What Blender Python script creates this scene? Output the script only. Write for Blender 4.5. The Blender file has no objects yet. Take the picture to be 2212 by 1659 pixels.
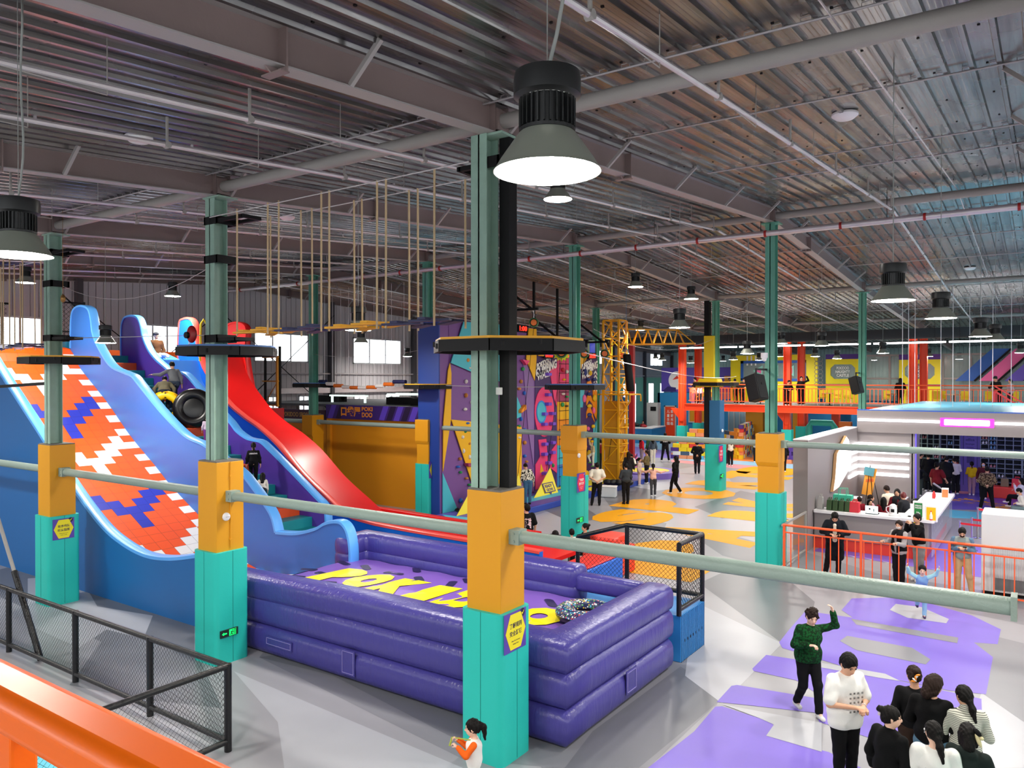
import bpy, bmesh, math, random, os
import numpy as np
from mathutils import Vector, Matrix
R = math.radians
# ---------------------------------------------------------------- camera, world, exposure
F, CX, CY, HY, CZ = 1655.0, 1106.0, 829.5, 817.7, 5.1
YAW = R(34.755)
PITCH = math.atan((CY - HY) / F)
SC = bpy.context.scene
COL = SC.collection
cam_data = bpy.data.cameras.new('camera')
cam = bpy.data.objects.new('camera', cam_data)
COL.objects.link(cam)
cam.location = (0, 0, CZ)
cam.rotation_euler = (math.pi / 2 - PITCH, 0, YAW)
cam_data.sensor_width = 36.0
cam_data.lens = F / 2212.0 * 36.0
cam_data.clip_start = 0.05
cam_data.clip_end = 300
SC.camera = cam
SC.view_settings.view_transform = 'Standard'
SC.view_settings.look = 'None'
SC.view_settings.exposure = 0.1
SC.view_settings.gamma = 1.0
SC.view_settings.use_curve_mapping = False
world = bpy.data.worlds.new('world')
SC.world = world
world.use_nodes = True
world.node_tree.nodes['Background'].inputs[0].default_value = (0.93, 0.97, 1.0, 1)
world.node_tree.nodes['Background'].inputs[1].default_value = 5.0
LAMP_POWER = 330.0
STRIP_POWER = 14.0
CAMROT = cam.rotation_euler.to_matrix()
CAMLOC = Vector((0, 0, CZ))

def ray(px, py):
    return CAMROT @ Vector(((px - CX) / F, (CY - py) / F, -1.0))
def PZ(px, py, z=0.0):
    r = ray(px, py); return CAMLOC + r * ((z - CZ) / r.z)
def PX(px, py, x):
    r = ray(px, py); return CAMLOC + r * (x / r.x)
def PY(px, py, y):
    r = ray(px, py); return CAMLOC + r * (y / r.y)
def PD(px, py, d):
    return CAMLOC + ray(px, py) * d

# ---------------------------------------------------------------- materials
def lin(h):
    h = h.lstrip('#'); c = [int(h[i:i + 2], 16) / 255 for i in (0, 2, 4)]
    return tuple(x / 12.92 if x <= 0.04045 else ((x + 0.055) / 1.055) ** 2.4 for x in c) + (1,)
MATS = {}
def mat(name, hexc, rough=0.6, metal=0.0, bump=0.0, bscale=60.0, var=0.0, vscale=3.0, coat=0.0, spec=0.5, emit=None, estr=0.0, alpha=1.0, trans=0.0):
    if name in MATS: return MATS[name]
    m = bpy.data.materials.new(name); m.use_nodes = True
    nt = m.node_tree; b = nt.nodes['Principled BSDF']
    c = lin(hexc)
    b.inputs['Base Color'].default_value = c
    b.inputs['Roughness'].default_value = rough
    b.inputs['Metallic'].default_value = metal
    b.inputs['Specular IOR Level'].default_value = spec
    b.inputs['Coat Weight'].default_value = coat
    if trans: b.inputs['Transmission Weight'].default_value = trans
    if emit:
        b.inputs['Emission Color'].default_value = lin(emit); b.inputs['Emission Strength'].default_value = estr
    if alpha < 1: b.inputs['Alpha'].default_value = alpha
    if bump or var:
        tc = nt.nodes.new('ShaderNodeTexCoord')
    if bump:
        n = nt.nodes.new('ShaderNodeTexNoise'); n.inputs['Scale'].default_value = bscale; n.inputs['Detail'].default_value = 3
        nt.links.new(tc.outputs['Object'], n.inputs['Vector'])
        bp = nt.nodes.new('ShaderNodeBump'); bp.inputs['Strength'].default_value = bump; bp.inputs['Distance'].default_value = 0.01
        nt.links.new(n.outputs['Fac'], bp.inputs['Height']); nt.links.new(bp.outputs['Normal'], b.inputs['Normal'])
    if var:
        n = nt.nodes.new('ShaderNodeTexNoise'); n.inputs['Scale'].default_value = vscale; n.inputs['Detail'].default_value = 5
        nt.links.new(tc.outputs['Object'], n.inputs['Vector'])
        mx = nt.nodes.new('ShaderNodeMix'); mx.data_type = 'RGBA'
        mx.inputs['A'].default_value = tuple(x * (1 - var) for x in c[:3]) + (1,)
        mx.inputs['B'].default_value = tuple(min(1, x * (1 + var)) for x in c[:3]) + (1,)
        nt.links.new(n.outputs['Fac'], mx.inputs['Factor']); nt.links.new(mx.outputs['Result'], b.inputs['Base Color'])
    MATS[name] = m
    return m

# ---------------------------------------------------------------- mesh building
class MB:
    def __init__(s): s.v = []; s.f = []; s.m = []; s.cur = 0
    def mi(s, i): s.cur = i; return s
    def add(s, vs, fs):
        o = len(s.v); s.v.extend([tuple(v) for v in vs]); s.f.extend([tuple(o + i for i in f) for f in fs]); s.m.extend([s.cur] * len(fs)); return s
    def hexa(s, p):
        return s.add(p, [(0, 3, 2, 1), (4, 5, 6, 7), (0, 1, 5, 4), (1, 2, 6, 5), (2, 3, 7, 6), (3, 0, 4, 7)])
    def box(s, c, d, rz=0.0, mtx=None):
        x, y, z = d[0] / 2, d[1] / 2, d[2] / 2
        p = [Vector(q) for q in ((-x, -y, -z), (x, -y, -z), (x, y, -z), (-x, y, -z), (-x, -y, z), (x, -y, z), (x, y, z), (-x, y, z))]
        if mtx: p = [mtx @ q for q in p]
        elif rz: r = Matrix.Rotation(rz, 3, 'Z'); p = [r @ q for q in p]
        c = Vector(c); return s.hexa([q + c for q in p])
    def bb(s, x0, x1, y0, y1, z0, z1):
        return s.box(((x0 + x1) / 2, (y0 + y1) / 2, (z0 + z1) / 2), (abs(x1 - x0), abs(y1 - y0), abs(z1 - z0)))
    def bar(s, a, b, w, h=None, up=(0, 0, 1)):
        a = Vector(a); b = Vector(b); h = h or w; d = (b - a).normalized(); u = Vector(up)
        if abs(d.dot(u)) > 0.98: u = Vector((1, 0, 0))
        r = d.cross(u).normalized() * w / 2; q = r.normalized().cross(d).normalized() * h / 2
        return s.hexa([a - r - q, a + r - q, a + r + q, a - r + q, b - r - q, b + r - q, b + r + q, b - r + q])
    def tube(s, pts, r, n=8, cap=True, rs=None):
        pts = [Vector(p) for p in pts]; L = len(pts); vs = []; prev = None
        for i, p in enumerate(pts):
            d = (pts[min(i + 1, L - 1)] - pts[max(i - 1, 0)]).normalized()
            if prev is None:
                u = Vector((0, 0, 1)) if abs(d.z) < 0.9 else Vector((1, 0, 0)); a = d.cross(u).normalized()
            else: a = (prev - d * prev.dot(d)).normalized()
            prev = a; b = d.cross(a); rr = rs[i] if rs else r
            vs += [p + (a * math.cos(2 * math.pi * k / n) + b * math.sin(2 * math.pi * k / n)) * rr for k in range(n)]
        fs = [(i * n + k, i * n + (k + 1) % n, (i + 1) * n + (k + 1) % n, (i + 1) * n + k) for i in range(L - 1) for k in range(n)]
        if cap: fs += [tuple(range(n))[::-1], tuple((L - 1) * n + k for k in range(n))]
        return s.add(vs, fs)
    def lathe(s, c, prof, n=24, axis=2, cap=False):
        vs = []; c = Vector(c)
        for (r, z) in prof:
            for k in range(n):
                t = 2 * math.pi * k / n; q = [r * math.cos(t), r * math.sin(t), z]
                if axis == 0: q = [q[2], q[0], q[1]]
                if axis == 1: q = [q[1], q[2], q[0]]
                vs.append(c + Vector(q))
        fs = [(i * n + k, i * n + (k + 1) % n, (i + 1) * n + (k + 1) % n, (i + 1) * n + k) for i in range(len(prof) - 1) for k in range(n)]
        if cap: fs += [tuple(range(n))[::-1], tuple((len(prof) - 1) * n + k for k in range(n))]
        return s.add(vs, fs)
    def ell(s, c, r, n=12, m=8, mtx=None):
        vs = []; c = Vector(c)
        for j in range(m + 1):
            ph = math.pi * j / m
            for k in range(n):
                t = 2 * math.pi * k / n
                q = Vector((r[0] * math.sin(ph) * math.cos(t), r[1] * math.sin(ph) * math.sin(t), -r[2] * math.cos(ph)))
                if mtx: q = mtx @ q
                vs.append(c + q)
        return s.add(vs, [(i * n + k, i * n + (k + 1) % n, (i + 1) * n + (k + 1) % n, (i + 1) * n + k) for i in range(m) for k in range(n)])
    def prism(s, poly, ext):
        poly = [Vector(p) for p in poly]; e = Vector(ext); n = len(poly)
        return s.add(poly + [p + e for p in poly], [tuple(range(n))[::-1], tuple(range(n, 2 * n))] + [(i, (i + 1) % n, n + (i + 1) % n, n + i) for i in range(n)])
    def poly(s, pts): return s.add(pts, [tuple(range(len(pts)))])
    def rbox(s, c, d, r=0.03, n=3, rz=0.0):
        # box with rounded vertical edges
        x, y, z = d[0] / 2 - r, d[1] / 2 - r, d[2] / 2; out = []
        for cx_, cy_, a0 in ((x, y, 0), (-x, y, 90), (-x, -y, 180), (x, -y, 270)):
            for k in range(n + 1):
                a = R(a0 + 90 * k / n); out.append((cx_ + r * math.cos(a), cy_ + r * math.sin(a)))
        cs, sn = math.cos(rz), math.sin(rz)
        return s.prism([(c[0] + p[0] * cs - p[1] * sn, c[1] + p[0] * sn + p[1] * cs, c[2] - z) for p in out], (0, 0, 2 * z))
    def build(s, name, mats, parent=None, smooth=False, bevel=0.0, origin=None, fix=True):
        me = bpy.data.meshes.new(name)
        vs = s.v
        if origin is not None:
            o = Vector(origin); vs = [tuple(Vector(v) - o) for v in vs]
        me.from_pydata(vs, [], s.f)
        if not isinstance(mats, (list, tuple)): mats = [mats]
        for m in mats: me.materials.append(m)
        if any(s.m): me.polygons.foreach_set('material_index', s.m)
        if fix:
            bm = bmesh.new(); bm.from_mesh(me); bmesh.ops.recalc_face_normals(bm, faces=bm.faces); bm.to_mesh(me); bm.free()
        ob = bpy.data.objects.new(name, me); COL.objects.link(ob)
        if origin is not None: ob.location = origin
        if bevel:
            md = ob.modifiers.new('bevel', 'BEVEL'); md.width = bevel; md.segments = 2; md.limit_method = 'ANGLE'
        if smooth:
            me.polygons.foreach_set('use_smooth', [True] * len(me.polygons))
            if smooth != 'all':
                try: me.set_sharp_from_angle(angle=R(38))
                except Exception: pass
        if parent is not None:
            ob.parent = parent
            if origin is None: ob.matrix_parent_inverse = Matrix.Translation(-parent.location) if not parent.rotation_euler.z else parent.matrix_basis.inverted()
            else: ob.matrix_parent_inverse = parent.matrix_basis.inverted()
        return ob
def tag(o, label=None, cat=None, group=None, kind=None):
    if label: o['label'] = label
    if cat: o['category'] = cat
    if group: o['group'] = group
    if kind: o['kind'] = kind
    return o
def empty(name, loc, label, cat, group=None, rz=0.0):
    o = bpy.data.objects.new(name, None); COL.objects.link(o); o.location = loc; o.rotation_euler.z = rz
    o.empty_display_size = 0.2
    return tag(o, label, cat, group)
def one(name, mb, mats, label, cat, group=None, **k):
    return tag(mb.build(name, mats, **k), label, cat, group)
def st(name, mb, mats, **k): return tag(mb.build(name, mats, **k), kind='structure')
def dup(root, loc, rz=0.0, label=None, group=None, scale=None):
    r = root.copy(); COL.objects.link(r); r.location = loc; r.rotation_euler.z = rz
    if scale: r.scale = scale
    if label: r['label'] = label
    if group: r['group'] = group
    for ch in list(root.children):
        if ch.name.startswith('hanging_cable'): continue
        c = ch.copy(); COL.objects.link(c); c.parent = r
        for g in ch.children:
            d = g.copy(); COL.objects.link(d); d.parent = c
    return r
FONTCACHE = {}
def text_mesh(s, size=1.0, bold=0.0, depth=0.0):
    # returns verts, faces of flat text centred on origin in XY, height ~ size
    k = (s, bold)
    if k not in FONTCACHE:
        cu = bpy.data.curves.new('t', 'FONT'); cu.body = s; cu.align_x = 'CENTER'; cu.align_y = 'CENTER'; cu.offset = bold; cu.resolution_u = 3
        o = bpy.data.objects.new('t', cu); COL.objects.link(o)
        dg = bpy.context.evaluated_depsgraph_get(); me = bpy.data.meshes.new_from_object(o.evaluated_get(dg))
        FONTCACHE[k] = ([tuple(v.co) for v in me.vertices], [tuple(p.vertices) for p in me.polygons])
        bpy.data.objects.remove(o); bpy.data.curves.remove(cu); bpy.data.meshes.remove(me)
    vs, fs = FONTCACHE[k]
    return [(x * size, y * size, z) for x, y, z in vs], fs
def put_text(mb, s, org, ux, uy, w=None, h=1.0, bold=0.0, mi=None, off=0.0, slant=0.0):
    vs, fs = text_mesh(s, 1.0, bold)
    if not vs: return
    x0 = min(v[0] for v in vs); x1 = max(v[0] for v in vs); y0 = min(v[1] for v in vs); y1 = max(v[1] for v in vs)
    sy = h / (y1 - y0); sx = (w / (x1 - x0)) if w else sy
    ux = Vector(ux).normalized(); uy = Vector(uy).normalized(); n = ux.cross(uy).normalized(); org = Vector(org)
    out = []
    for x, y, z in vs:
        a = (x - (x0 + x1) / 2) * sx; b = (y - (y0 + y1) / 2) * sy
        out.append(org + ux * (a + slant * b) + uy * b + n * off)
    if mi is not None: mb.mi(mi)
    mb.add(out, fs)
def quadgrid(mb, fn, nu, nv):
    vs = [fn(i / nu, j / nv) for j in range(nv + 1) for i in range(nu + 1)]
    mb.add(vs, [(j * (nu + 1) + i, j * (nu + 1) + i + 1, (j + 1) * (nu + 1) + i + 1, (j + 1) * (nu + 1) + i) for j in range(nv) for i in range(nu)])

def parts(name, mbs, mats, parent, **k):
    return [m.build(name, mats, parent=parent, **k) for m in mbs]
# ================================================================ large structure
X0, Y0, SX, SY = -6.13, 8.45, 6.20, 12.84
def gx(i): return X0 + i * SX
def gy(j): return Y0 + j * SY
XW = gx(-4)            # end wall
YF = gy(5)             # far wall
XR, YN = 13.0, -9.0
RP = [(-9.0, 7.0), (8.45, 8.40), (21.29, 9.36), (34.13, 8.66), (46.97, 8.2), (73.5, 7.3)]
def rz_(y):
    for (a, za), (b, zb) in zip(RP, RP[1:]):
        if y <= b: return za + (zb - za) * (y - a) / (b - a)
    return RP[-1][1]
CEIL = 0.42
# ---- materials
m_floor = mat('floor_vinyl', '#97979d', 0.33, bump=0.03, bscale=200, var=0.05, vscale=1.2)
m_fl_light = mat('floor_light_grey', '#abadb4', 0.33, var=0.04, vscale=2)
m_fl_dark = mat('floor_dark_grey', '#6d6f75', 0.35, var=0.05, vscale=2)
m_fl_mid = mat('floor_mid_grey', '#818288', 0.35, var=0.05, vscale=2)
m_fl_yel = mat('floor_yellow', '#e29c00', 0.5, var=0.04, spec=.2)
m_fl_pur = mat('floor_purple', '#7a66c6', 0.4, var=0.04, spec=.35)
m_fl_vio = mat('floor_violet', '#5a4aa8', 0.35)
m_fl_cyan = mat('floor_cyan', '#5cc3dc', 0.35)
m_fl_org = mat('floor_orange', '#f08a3c', 0.4)
m_fl_pink = mat('floor_pink', '#e8929a', 0.4)
m_fl_white = mat('floor_white', '#d0d0d6', 0.35)
m_fl_sky = mat('floor_sky', '#8fc0dd', 0.35)

def foil():
    m = bpy.data.materials.new('ceiling_foil'); m.use_nodes = True; nt = m.node_tree; b = nt.nodes['Principled BSDF']
    b.inputs['Metallic'].default_value = 0.92
    tc = nt.nodes.new('ShaderNodeTexCoord'); mp = nt.nodes.new('ShaderNodeMapping'); mp.inputs['Scale'].default_value = (9, 0.35, 1)
    nt.links.new(tc.outputs['Object'], mp.inputs['Vector'])
    n = nt.nodes.new('ShaderNodeTexNoise'); n.inputs['Scale'].default_value = 1.0; n.inputs['Detail'].default_value = 4
    nt.links.new(mp.outputs['Vector'], n.inputs['Vector'])
    cr = nt.nodes.new('ShaderNodeValToRGB'); cr.color_ramp.elements[0].position = 0.3; cr.color_ramp.elements[1].position = 0.72
    cr.color_ramp.elements[0].color = (0.11, 0.105, 0.11, 1); cr.color_ramp.elements[1].color = (0.34, 0.33, 0.325, 1)
    nt.links.new(n.outputs['Fac'], cr.inputs['Fac']); nt.links.new(cr.outputs['Color'], b.inputs['Base Color'])
    n2 = nt.nodes.new('ShaderNodeTexNoise'); n2.inputs['Scale'].default_value = 1.1; n2.inputs['Detail'].default_value = 2
    nt.links.new(tc.outputs['Object'], n2.inputs['Vector'])
    mr = nt.nodes.new('ShaderNodeMapRange'); mr.inputs['To Min'].default_value = 0.16; mr.inputs['To Max'].default_value = 0.36
    nt.links.new(n2.outputs['Fac'], mr.inputs['Value']); nt.links.new(mr.outputs['Result'], b.inputs['Roughness'])
    w = nt.nodes.new('ShaderNodeTexWave'); w.bands_direction = 'X'; w.inputs['Scale'].default_value = 5.6; w.wave_profile = 'SAW'
    nt.links.new(tc.outputs['Object'], w.inputs['Vector'])
    mpw = nt.nodes.new('ShaderNodeMath'); mpw.operation = 'POWER'; mpw.inputs[1].default_value = 8
    nt.links.new(w.outputs['Fac'], mpw.inputs[0])
    n3 = nt.nodes.new('ShaderNodeTexNoise'); n3.inputs['Scale'].default_value = 1.5; n3.inputs['Detail'].default_value = 1
    mp3 = nt.nodes.new('ShaderNodeMapping'); mp3.inputs['Scale'].default_value = (3, .5, 1); nt.links.new(tc.outputs['Object'], mp3.inputs['Vector']); nt.links.new(mp3.outputs['Vector'], n3.inputs['Vector'])
    ad = nt.nodes.new('ShaderNodeMath'); ad.operation = 'MULTIPLY_ADD'; ad.inputs[1].default_value = 0.25
    nt.links.new(mpw.outputs[0], ad.inputs[0]); nt.links.new(n3.outputs['Fac'], ad.inputs[2])
    bp = nt.nodes.new('ShaderNodeBump'); bp.inputs['Strength'].default_value = 0.2; bp.inputs['Distance'].default_value = 0.03
    nt.links.new(ad.outputs[0], bp.inputs['Height']); nt.links.new(bp.outputs['Normal'], b.inputs['Normal'])
    return m
m_foil = foil()
def panelwall(name, hexc, pitch=0.3, axis=1):
    m = mat(name, hexc, 0.5, 0.1); nt = m.node_tree; b = nt.nodes['Principled BSDF']
    tc = nt.nodes.new('ShaderNodeTexCoord'); sp = nt.nodes.new('ShaderNodeSeparateXYZ'); nt.links.new(tc.outputs['Object'], sp.inputs[0])
    md = nt.nodes.new('ShaderNodeMath'); md.operation = 'PINGPONG'; md.inputs[1].default_value = pitch / 2
    nt.links.new(sp.outputs[axis], md.inputs[0])
    mr = nt.nodes.new('ShaderNodeMapRange'); mr.inputs['From Max'].default_value = 0.022
    nt.links.new(md.outputs[0], mr.inputs['Value'])
    bp = nt.nodes.new('ShaderNodeBump'); bp.inputs['Strength'].default_value = 1.0; bp.inputs['Distance'].default_value = 0.02
    nt.links.new(mr.outputs['Result'], bp.inputs['Height']); nt.links.new(bp.outputs['Normal'], b.inputs['Normal'])
    mx = nt.nodes.new('ShaderNodeMix'); mx.data_type = 'RGBA'; c = lin(hexc)
    mx.inputs['A'].default_value = tuple(x * 0.45 for x in c[:3]) + (1,); mx.inputs['B'].default_value = c
    nt.links.new(mr.outputs['Result'], mx.inputs['Factor']); nt.links.new(mx.outputs['Result'], b.inputs['Base Color'])
    return m
m_endwall = panelwall('end_wall_panels', '#c6c3c8')
m_farwall = panelwall('far_wall_panels', '#9fbab4', axis=0)
m_plain = mat('plain_wall_paint', '#9a9a9c', 0.7)
m_beam = mat('beam_paint_lilac_grey', '#8c7a78', 0.45, bump=0.15, bscale=30, var=0.06)
m_flange = mat('beam_flange_grey', '#a8a4a2', 0.5, var=0.05)
m_tube = mat('roof_tube_grey', '#a09c98', 0.5, bump=0.2, bscale=50)
m_gal = mat('galvanised_pipe', '#d9d3d6', 0.35, 0.5, var=0.08, vscale=8)
m_dark = mat('black_steel', '#0c0c0e', 0.55, spec=.25)
m_green = mat('column_green_paint', '#8fae9f', 0.5, bump=0.25, bscale=25, var=0.16, vscale=5)
m_green2 = mat('column_teal_paint', '#5fa38e', 0.5, bump=0.2, bscale=25, var=0.12, vscale=5)
m_orange = mat('orange_sleeve_board', '#d8960a', 0.55, bump=0.03, bscale=80)
m_cyan = mat('cyan_pad_vinyl', '#1fc0b4', 0.55, bump=0.12, bscale=30)
m_concrete = mat('grey_concrete', '#6f6c66', 0.9, bump=0.5, bscale=40, var=0.2, vscale=20)
m_tie = mat('tie_beam_mint', '#8c9f96', 0.45, bump=0.5, bscale=45, var=0.06)
m_frame = mat('window_frame_white', '#d5d8dc', 0.5)
m_glass = mat('window_glass', '#ffffff', 0.05, trans=1.0, alpha=0.25)

# ---- ceiling: ribbed foil sheets running down the slope
mb = MB()
pit = 0.29
nx = int((XR - XW + 2) / pit)
prof = []
for k in range(nx):
    x = XW - 0.5 + k * pit
    prof += [(x, 0), (x + 0.19, 0), (x + 0.205, -0.045), (x + 0.255, -0.045), (x + 0.27, 0)]
ysl = [p[0] for p in RP]
vs = [(x, y, rz_(y) + CEIL + dz) for y in ysl for (x, dz) in prof]
n = len(prof)
mb.add(vs, [(j * n + i, j * n + i + 1, (j + 1) * n + i + 1, (j + 1) * n + i) for j in range(len(ysl) - 1) for i in range(n - 1)])
st('ceiling', mb, m_foil, fix=False)
mb = MB()
for (a, za), (b, zb) in zip(RP, RP[1:]):
    mb.add([(XW - 0.6, a, za + CEIL + .05), (XR + 1, a, za + CEIL + .05), (XR + 1, b, zb + CEIL + .05), (XW - 0.6, b, zb + CEIL + .05), (XW - 0.6, a, za + CEIL + .1), (XR + 1, a, za + CEIL + .1), (XR + 1, b, zb + CEIL + .1), (XW - 0.6, b, zb + CEIL + .1)],
           [(0, 1, 2, 3), (4, 5, 6, 7), (0, 1, 5, 4), (1, 2, 6, 5), (2, 3, 7, 6), (3, 0, 4, 7)])
st('trim_1', mb, m_plain)
# screw dots on the foil
mb = MB(); random.seed(3)
for y in np.arange(-1.2, 40, 1.55):
    for k in range(nx):
        x = XW - 0.5 + k * pit + 0.1
        if x < -29 or x > 3 or k % 2: continue
        z = rz_(y) + CEIL - 0.004
        mb.box((x, y, z), (0.028, 0.028, 0.012))
st('trim_2', mb, m_dark)

# ---- walls with windows
def wall_x(name, x, y0, y1, wins, mats, th=0.12):
    """wall in plane x (normal +X) with windows (ya,yb,za,zb); top follows the roof"""
    mb = MB(); ys = sorted(set([y0, y1] + [w for q in wins for w in q[:2]] + [p[0] for p in RP if y0 < p[0] < y1]))
    for a, b in zip(ys, ys[1:]):
        holes = sorted([(q[2], q[3]) for q in wins if q[0] <= a + 1e-6 and q[1] >= b - 1e-6])
        z = -0.0; segs = []
        for h in holes: segs.append((z, h[0])); z = h[1]
        for (lo, hi) in segs: mb.bb(x - th, x, a, b, lo, hi)
        ta, tb = rz_(a) + CEIL + .06, rz_(b) + CEIL + .06
        mb.hexa([(x - th, a, z), (x, a, z), (x, b, z), (x - th, b, z), (x - th, a, ta), (x, a, ta), (x, b, tb), (x - th, b, tb)])
    return st(name, mb, mats)
WN = [0]
def window_x(x, ya, yb, za, zb, nm=3):
    WN[0] += 1
    mb = MB(); f = 0.07
    for (a, b, c, d) in ((ya, yb, za, za + f), (ya, yb, zb - f, zb), (ya, ya + f, za, zb), (yb - f, yb, za, zb)): mb.bb(x - 0.13, x + 0.03, a, b, c, d)
    for k in range(1, nm): q = ya + (yb - ya) * k / nm; mb.bb(x - 0.11, x + 0.0, q - 0.035, q + 0.035, za, zb)
    o = st('window_%d' % WN[0], mb, m_frame)
    g = MB(); g.bb(x - 0.07, x - 0.06, ya + f, yb - f, za + f, zb - f)
    g.build('glass', m_glass, parent=o)
def yat(px, x=XW): return PX(px, 800, x).y
wins = [(yat(-60), yat(92), 6.0, 7.4), (yat(298), yat(392), 5.95, 7.4), (yat(548), yat(666), 5.9, 7.35), (yat(762), yat(866), 5.9, 7.35)]
for k in range(7):
    y = yat(1404) - 6.25 + 6.25 * (k - 4)
    if y < yat(940): continue
    wins.append((y, y + 2.9, 6.3, 7.5))
low = []
for p0, p1 in ((578, 602), (644, 668), (764, 790), (832, 860)): low.append((yat(p0), yat(p1), 3.0, 4.25))
for p0, p1 in ((1345, 1352), (1362, 1374), (1400, 1412), (1425, 1434)): low.append((yat(p0), yat(p1), 1.0, 4.7))
wall_x('wall_left', XW, YN, YF, wins + low, m_endwall)
for w in wins: window_x(XW, *w, nm=3)
for w in low: window_x(XW, *w, nm=2)
# far wall, right wall, near wall (unseen windows added in the last two)
mb = MB(); mb.bb(XW - .1, XR, YF, YF + .12, 0, rz_(YF) + CEIL + .06)
st('wall_far', mb, m_farwall)
mb = MB()
NW = 0
for k in range(12):
    ya_, yb_ = -8 + 6.6 * k, -8 + 6.6 * k + 5.6
    if yb_ < YF: window_x(XR, ya_, yb_, 4.9, 7.3, nm=4); NW += 1  # unseen windows added so daylight lifts the upper columns and ceiling
for (a, za), (b, zb) in ():
    b2 = min(b, YF + .1); zb2 = rz_(b2)
    mb.hexa([(XR, a, 0), (XR + .12, a, 0), (XR + .12, b2, 0), (XR, b2, 0), (XR, a, za + CEIL + .06), (XR + .12, a, za + CEIL + .06), (XR + .12, b2, zb2 + CEIL + .06), (XR, b2, zb2 + CEIL + .06)])
wall_x('wall_right', XR + .12, YN, YF, [(-8 + 6.6 * k, -8 + 6.6 * k + 5.6, 4.9, 7.3) for k in range(NW)], m_plain)
mb = MB(); xs = [XW - .1]
mb.bb(XW - .1, XR, YN - .12, YN, 0, 4.6); mb.bb(XW - .1, XR, YN - .12, YN, 6.9, rz_(YN) + CEIL + .06)
for k in range(8): mb.bb(XW - .1 + 6.3 * k - .01, XW - .1 + 6.3 * k + .7, YN - .12, YN, 4.6, 6.9)  # piers between unseen openings added to let daylight in
st('wall_near', mb, m_plain)
# end wall: columns, girts, cross bracing
mb = MB()
for y in [gy(j / 2) for j in range(-2, 11)]:
    mb.bb(XW + 0.0, XW + .28, y - .11, y + .11, 0, rz_(y) + .1)
st('trim_3', mb, mat('wall_column_dark', '#4c4a50', 0.6))
mb = MB()
for z in (5.35,):
    mb.tube([(XW + .16, YN, z), (XW + .16, YF, z)], 0.045, 8)
mb.bb(XW + .01, XW + .22, yat(585), yat(915), 4.35, 4.62)
st('trim_4', mb, m_gal)
mb = MB()
for (a, b) in ((0.5, 1.0), (1.0, 1.5)):
    ya, yb = gy(a), gy(b)
    mb.tube([(XW + .32, ya, 7.9), (XW + .32, yb, 3.2)], 0.02, 6); mb.tube([(XW + .34, yb, 8.4), (XW + .34, ya, 3.2)], 0.02, 6)
st('trim_5', mb, m_dark)
# green wainscot boards on the far part of the end wall
mb = MB()
m_mint = mat('mint_wall_board', '#8fd3b4', 0.6)
segs = sorted([q[:2] for q in low if q[0] > 45]); y = yat(1322)
for a, b in segs + [(YF, YF)]:
    if a > y: mb.bb(XW + .0, XW + .05, y, a, 0, 5.2)
    y = b
for a, b in segs: mb.bb(XW, XW + .05, a, b, 4.7, 5.2); mb.bb(XW, XW + .05, a, b, 0, 1.0)
st('trim_6', mb, m_mint)

# ---- floor (vinyl print included in the same mesh)
mb = MB()
mb.bb(XW - .1, XR + .1, YN - .1, YF + .1, -0.1, 0)
LV = [0]
def fp(pts, mi, lv=1, raw=False):
    LV[0] += 1
    z = 0.0012 * lv + 0.00002 * LV[0]
    P = [(p[0], p[1], z) if raw else tuple(PZ(p[0], p[1], 0))[:2] + (z,) for p in pts]
    mb.mi(mi).poly(P)
# mats: 0 base 1 light 2 dark 3 mid 4 yellow 5 purple 6 violet 7 cyan 8 orange 9 pink 10 white 11 sky
FM = [m_floor, m_fl_light, m_fl_dark, m_fl_mid, m_fl_yel, m_fl_pur, m_fl_vio, m_fl_cyan, m_fl_org, m_fl_pink, m_fl_white, m_fl_sky]
# camouflage facets, foreground
fp([(560, 1420), (1000, 1640), (1200, 1659), (1520, 1420), (1440, 1330), (1000, 1250), (700, 1250)], 3)
fp([(560, 1420), (720, 1460), (1010, 1610), (1010, 1530), (700, 1400)], 2, 2)
fp([(1160, 1640), (1175, 1620), (1480, 1430), (1560, 1510), (1400, 1659), (1170, 1659)], 3, 2)
fp([(1280, 1580), (1470, 1440), (1570, 1500), (1500, 1560), (1380, 1659), (1220, 1659)], 2, 2)
fp([(505, 1450), (1000, 1659), (1010, 1700), (620, 1700), (600, 1560)], 1, 1)
fp([(0, 1230), (60, 1215), (420, 1350), (420, 1440), (250, 1400), (0, 1290)], 2, 1)
fp([(60, 1250), (170, 1240), (210, 1310), (330, 1330), (310, 1380), (230, 1360), (170, 1400), (60, 1350)], 1, 2)
fp([(150, 1480), (260, 1330), (430, 1420), (480, 1530), (300, 1510)], 2, 1)
fp([(1510, 1260), (1640, 1200), (1760, 1300), (1740, 1400), (1690, 1390)], 2, 1)
fp([(1500, 1300), (1690, 1390), (1560, 1520), (1480, 1460)], 1, 2)
fp([(1560, 1200), (1700, 1240), (2212, 1350), (2212, 1290), (1900, 1240), (1700, 1180)], 3, 1)
fp([(1290, 1180), (1340, 1120), (1440, 1130), (1420, 1180), (1330, 1200)], 2, 1)
fp([(1300, 1070), (1390, 1020), (1460, 1060), (1330, 1110)], 2, 1)
fp([(1300, 1040), (1550, 1000), (1580, 1040), (1420, 1060)], 1, 1)
fp([(1500, 1095), (1600, 1060), (1700, 1080), (1640, 1110), (1560, 1120)], 2, 1)
fp([(1560, 1150), (1700, 1190), (1690, 1230), (1560, 1200), (1500, 1160)], 2, 2)
fp([(1110, 1130), (1240, 1085), (1250, 1130), (1180, 1180), (1110, 1170)], 1, 1)
fp([(1170, 1100), (1240, 1080), (1300, 1120), (1240, 1130)], 2, 2)
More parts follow.
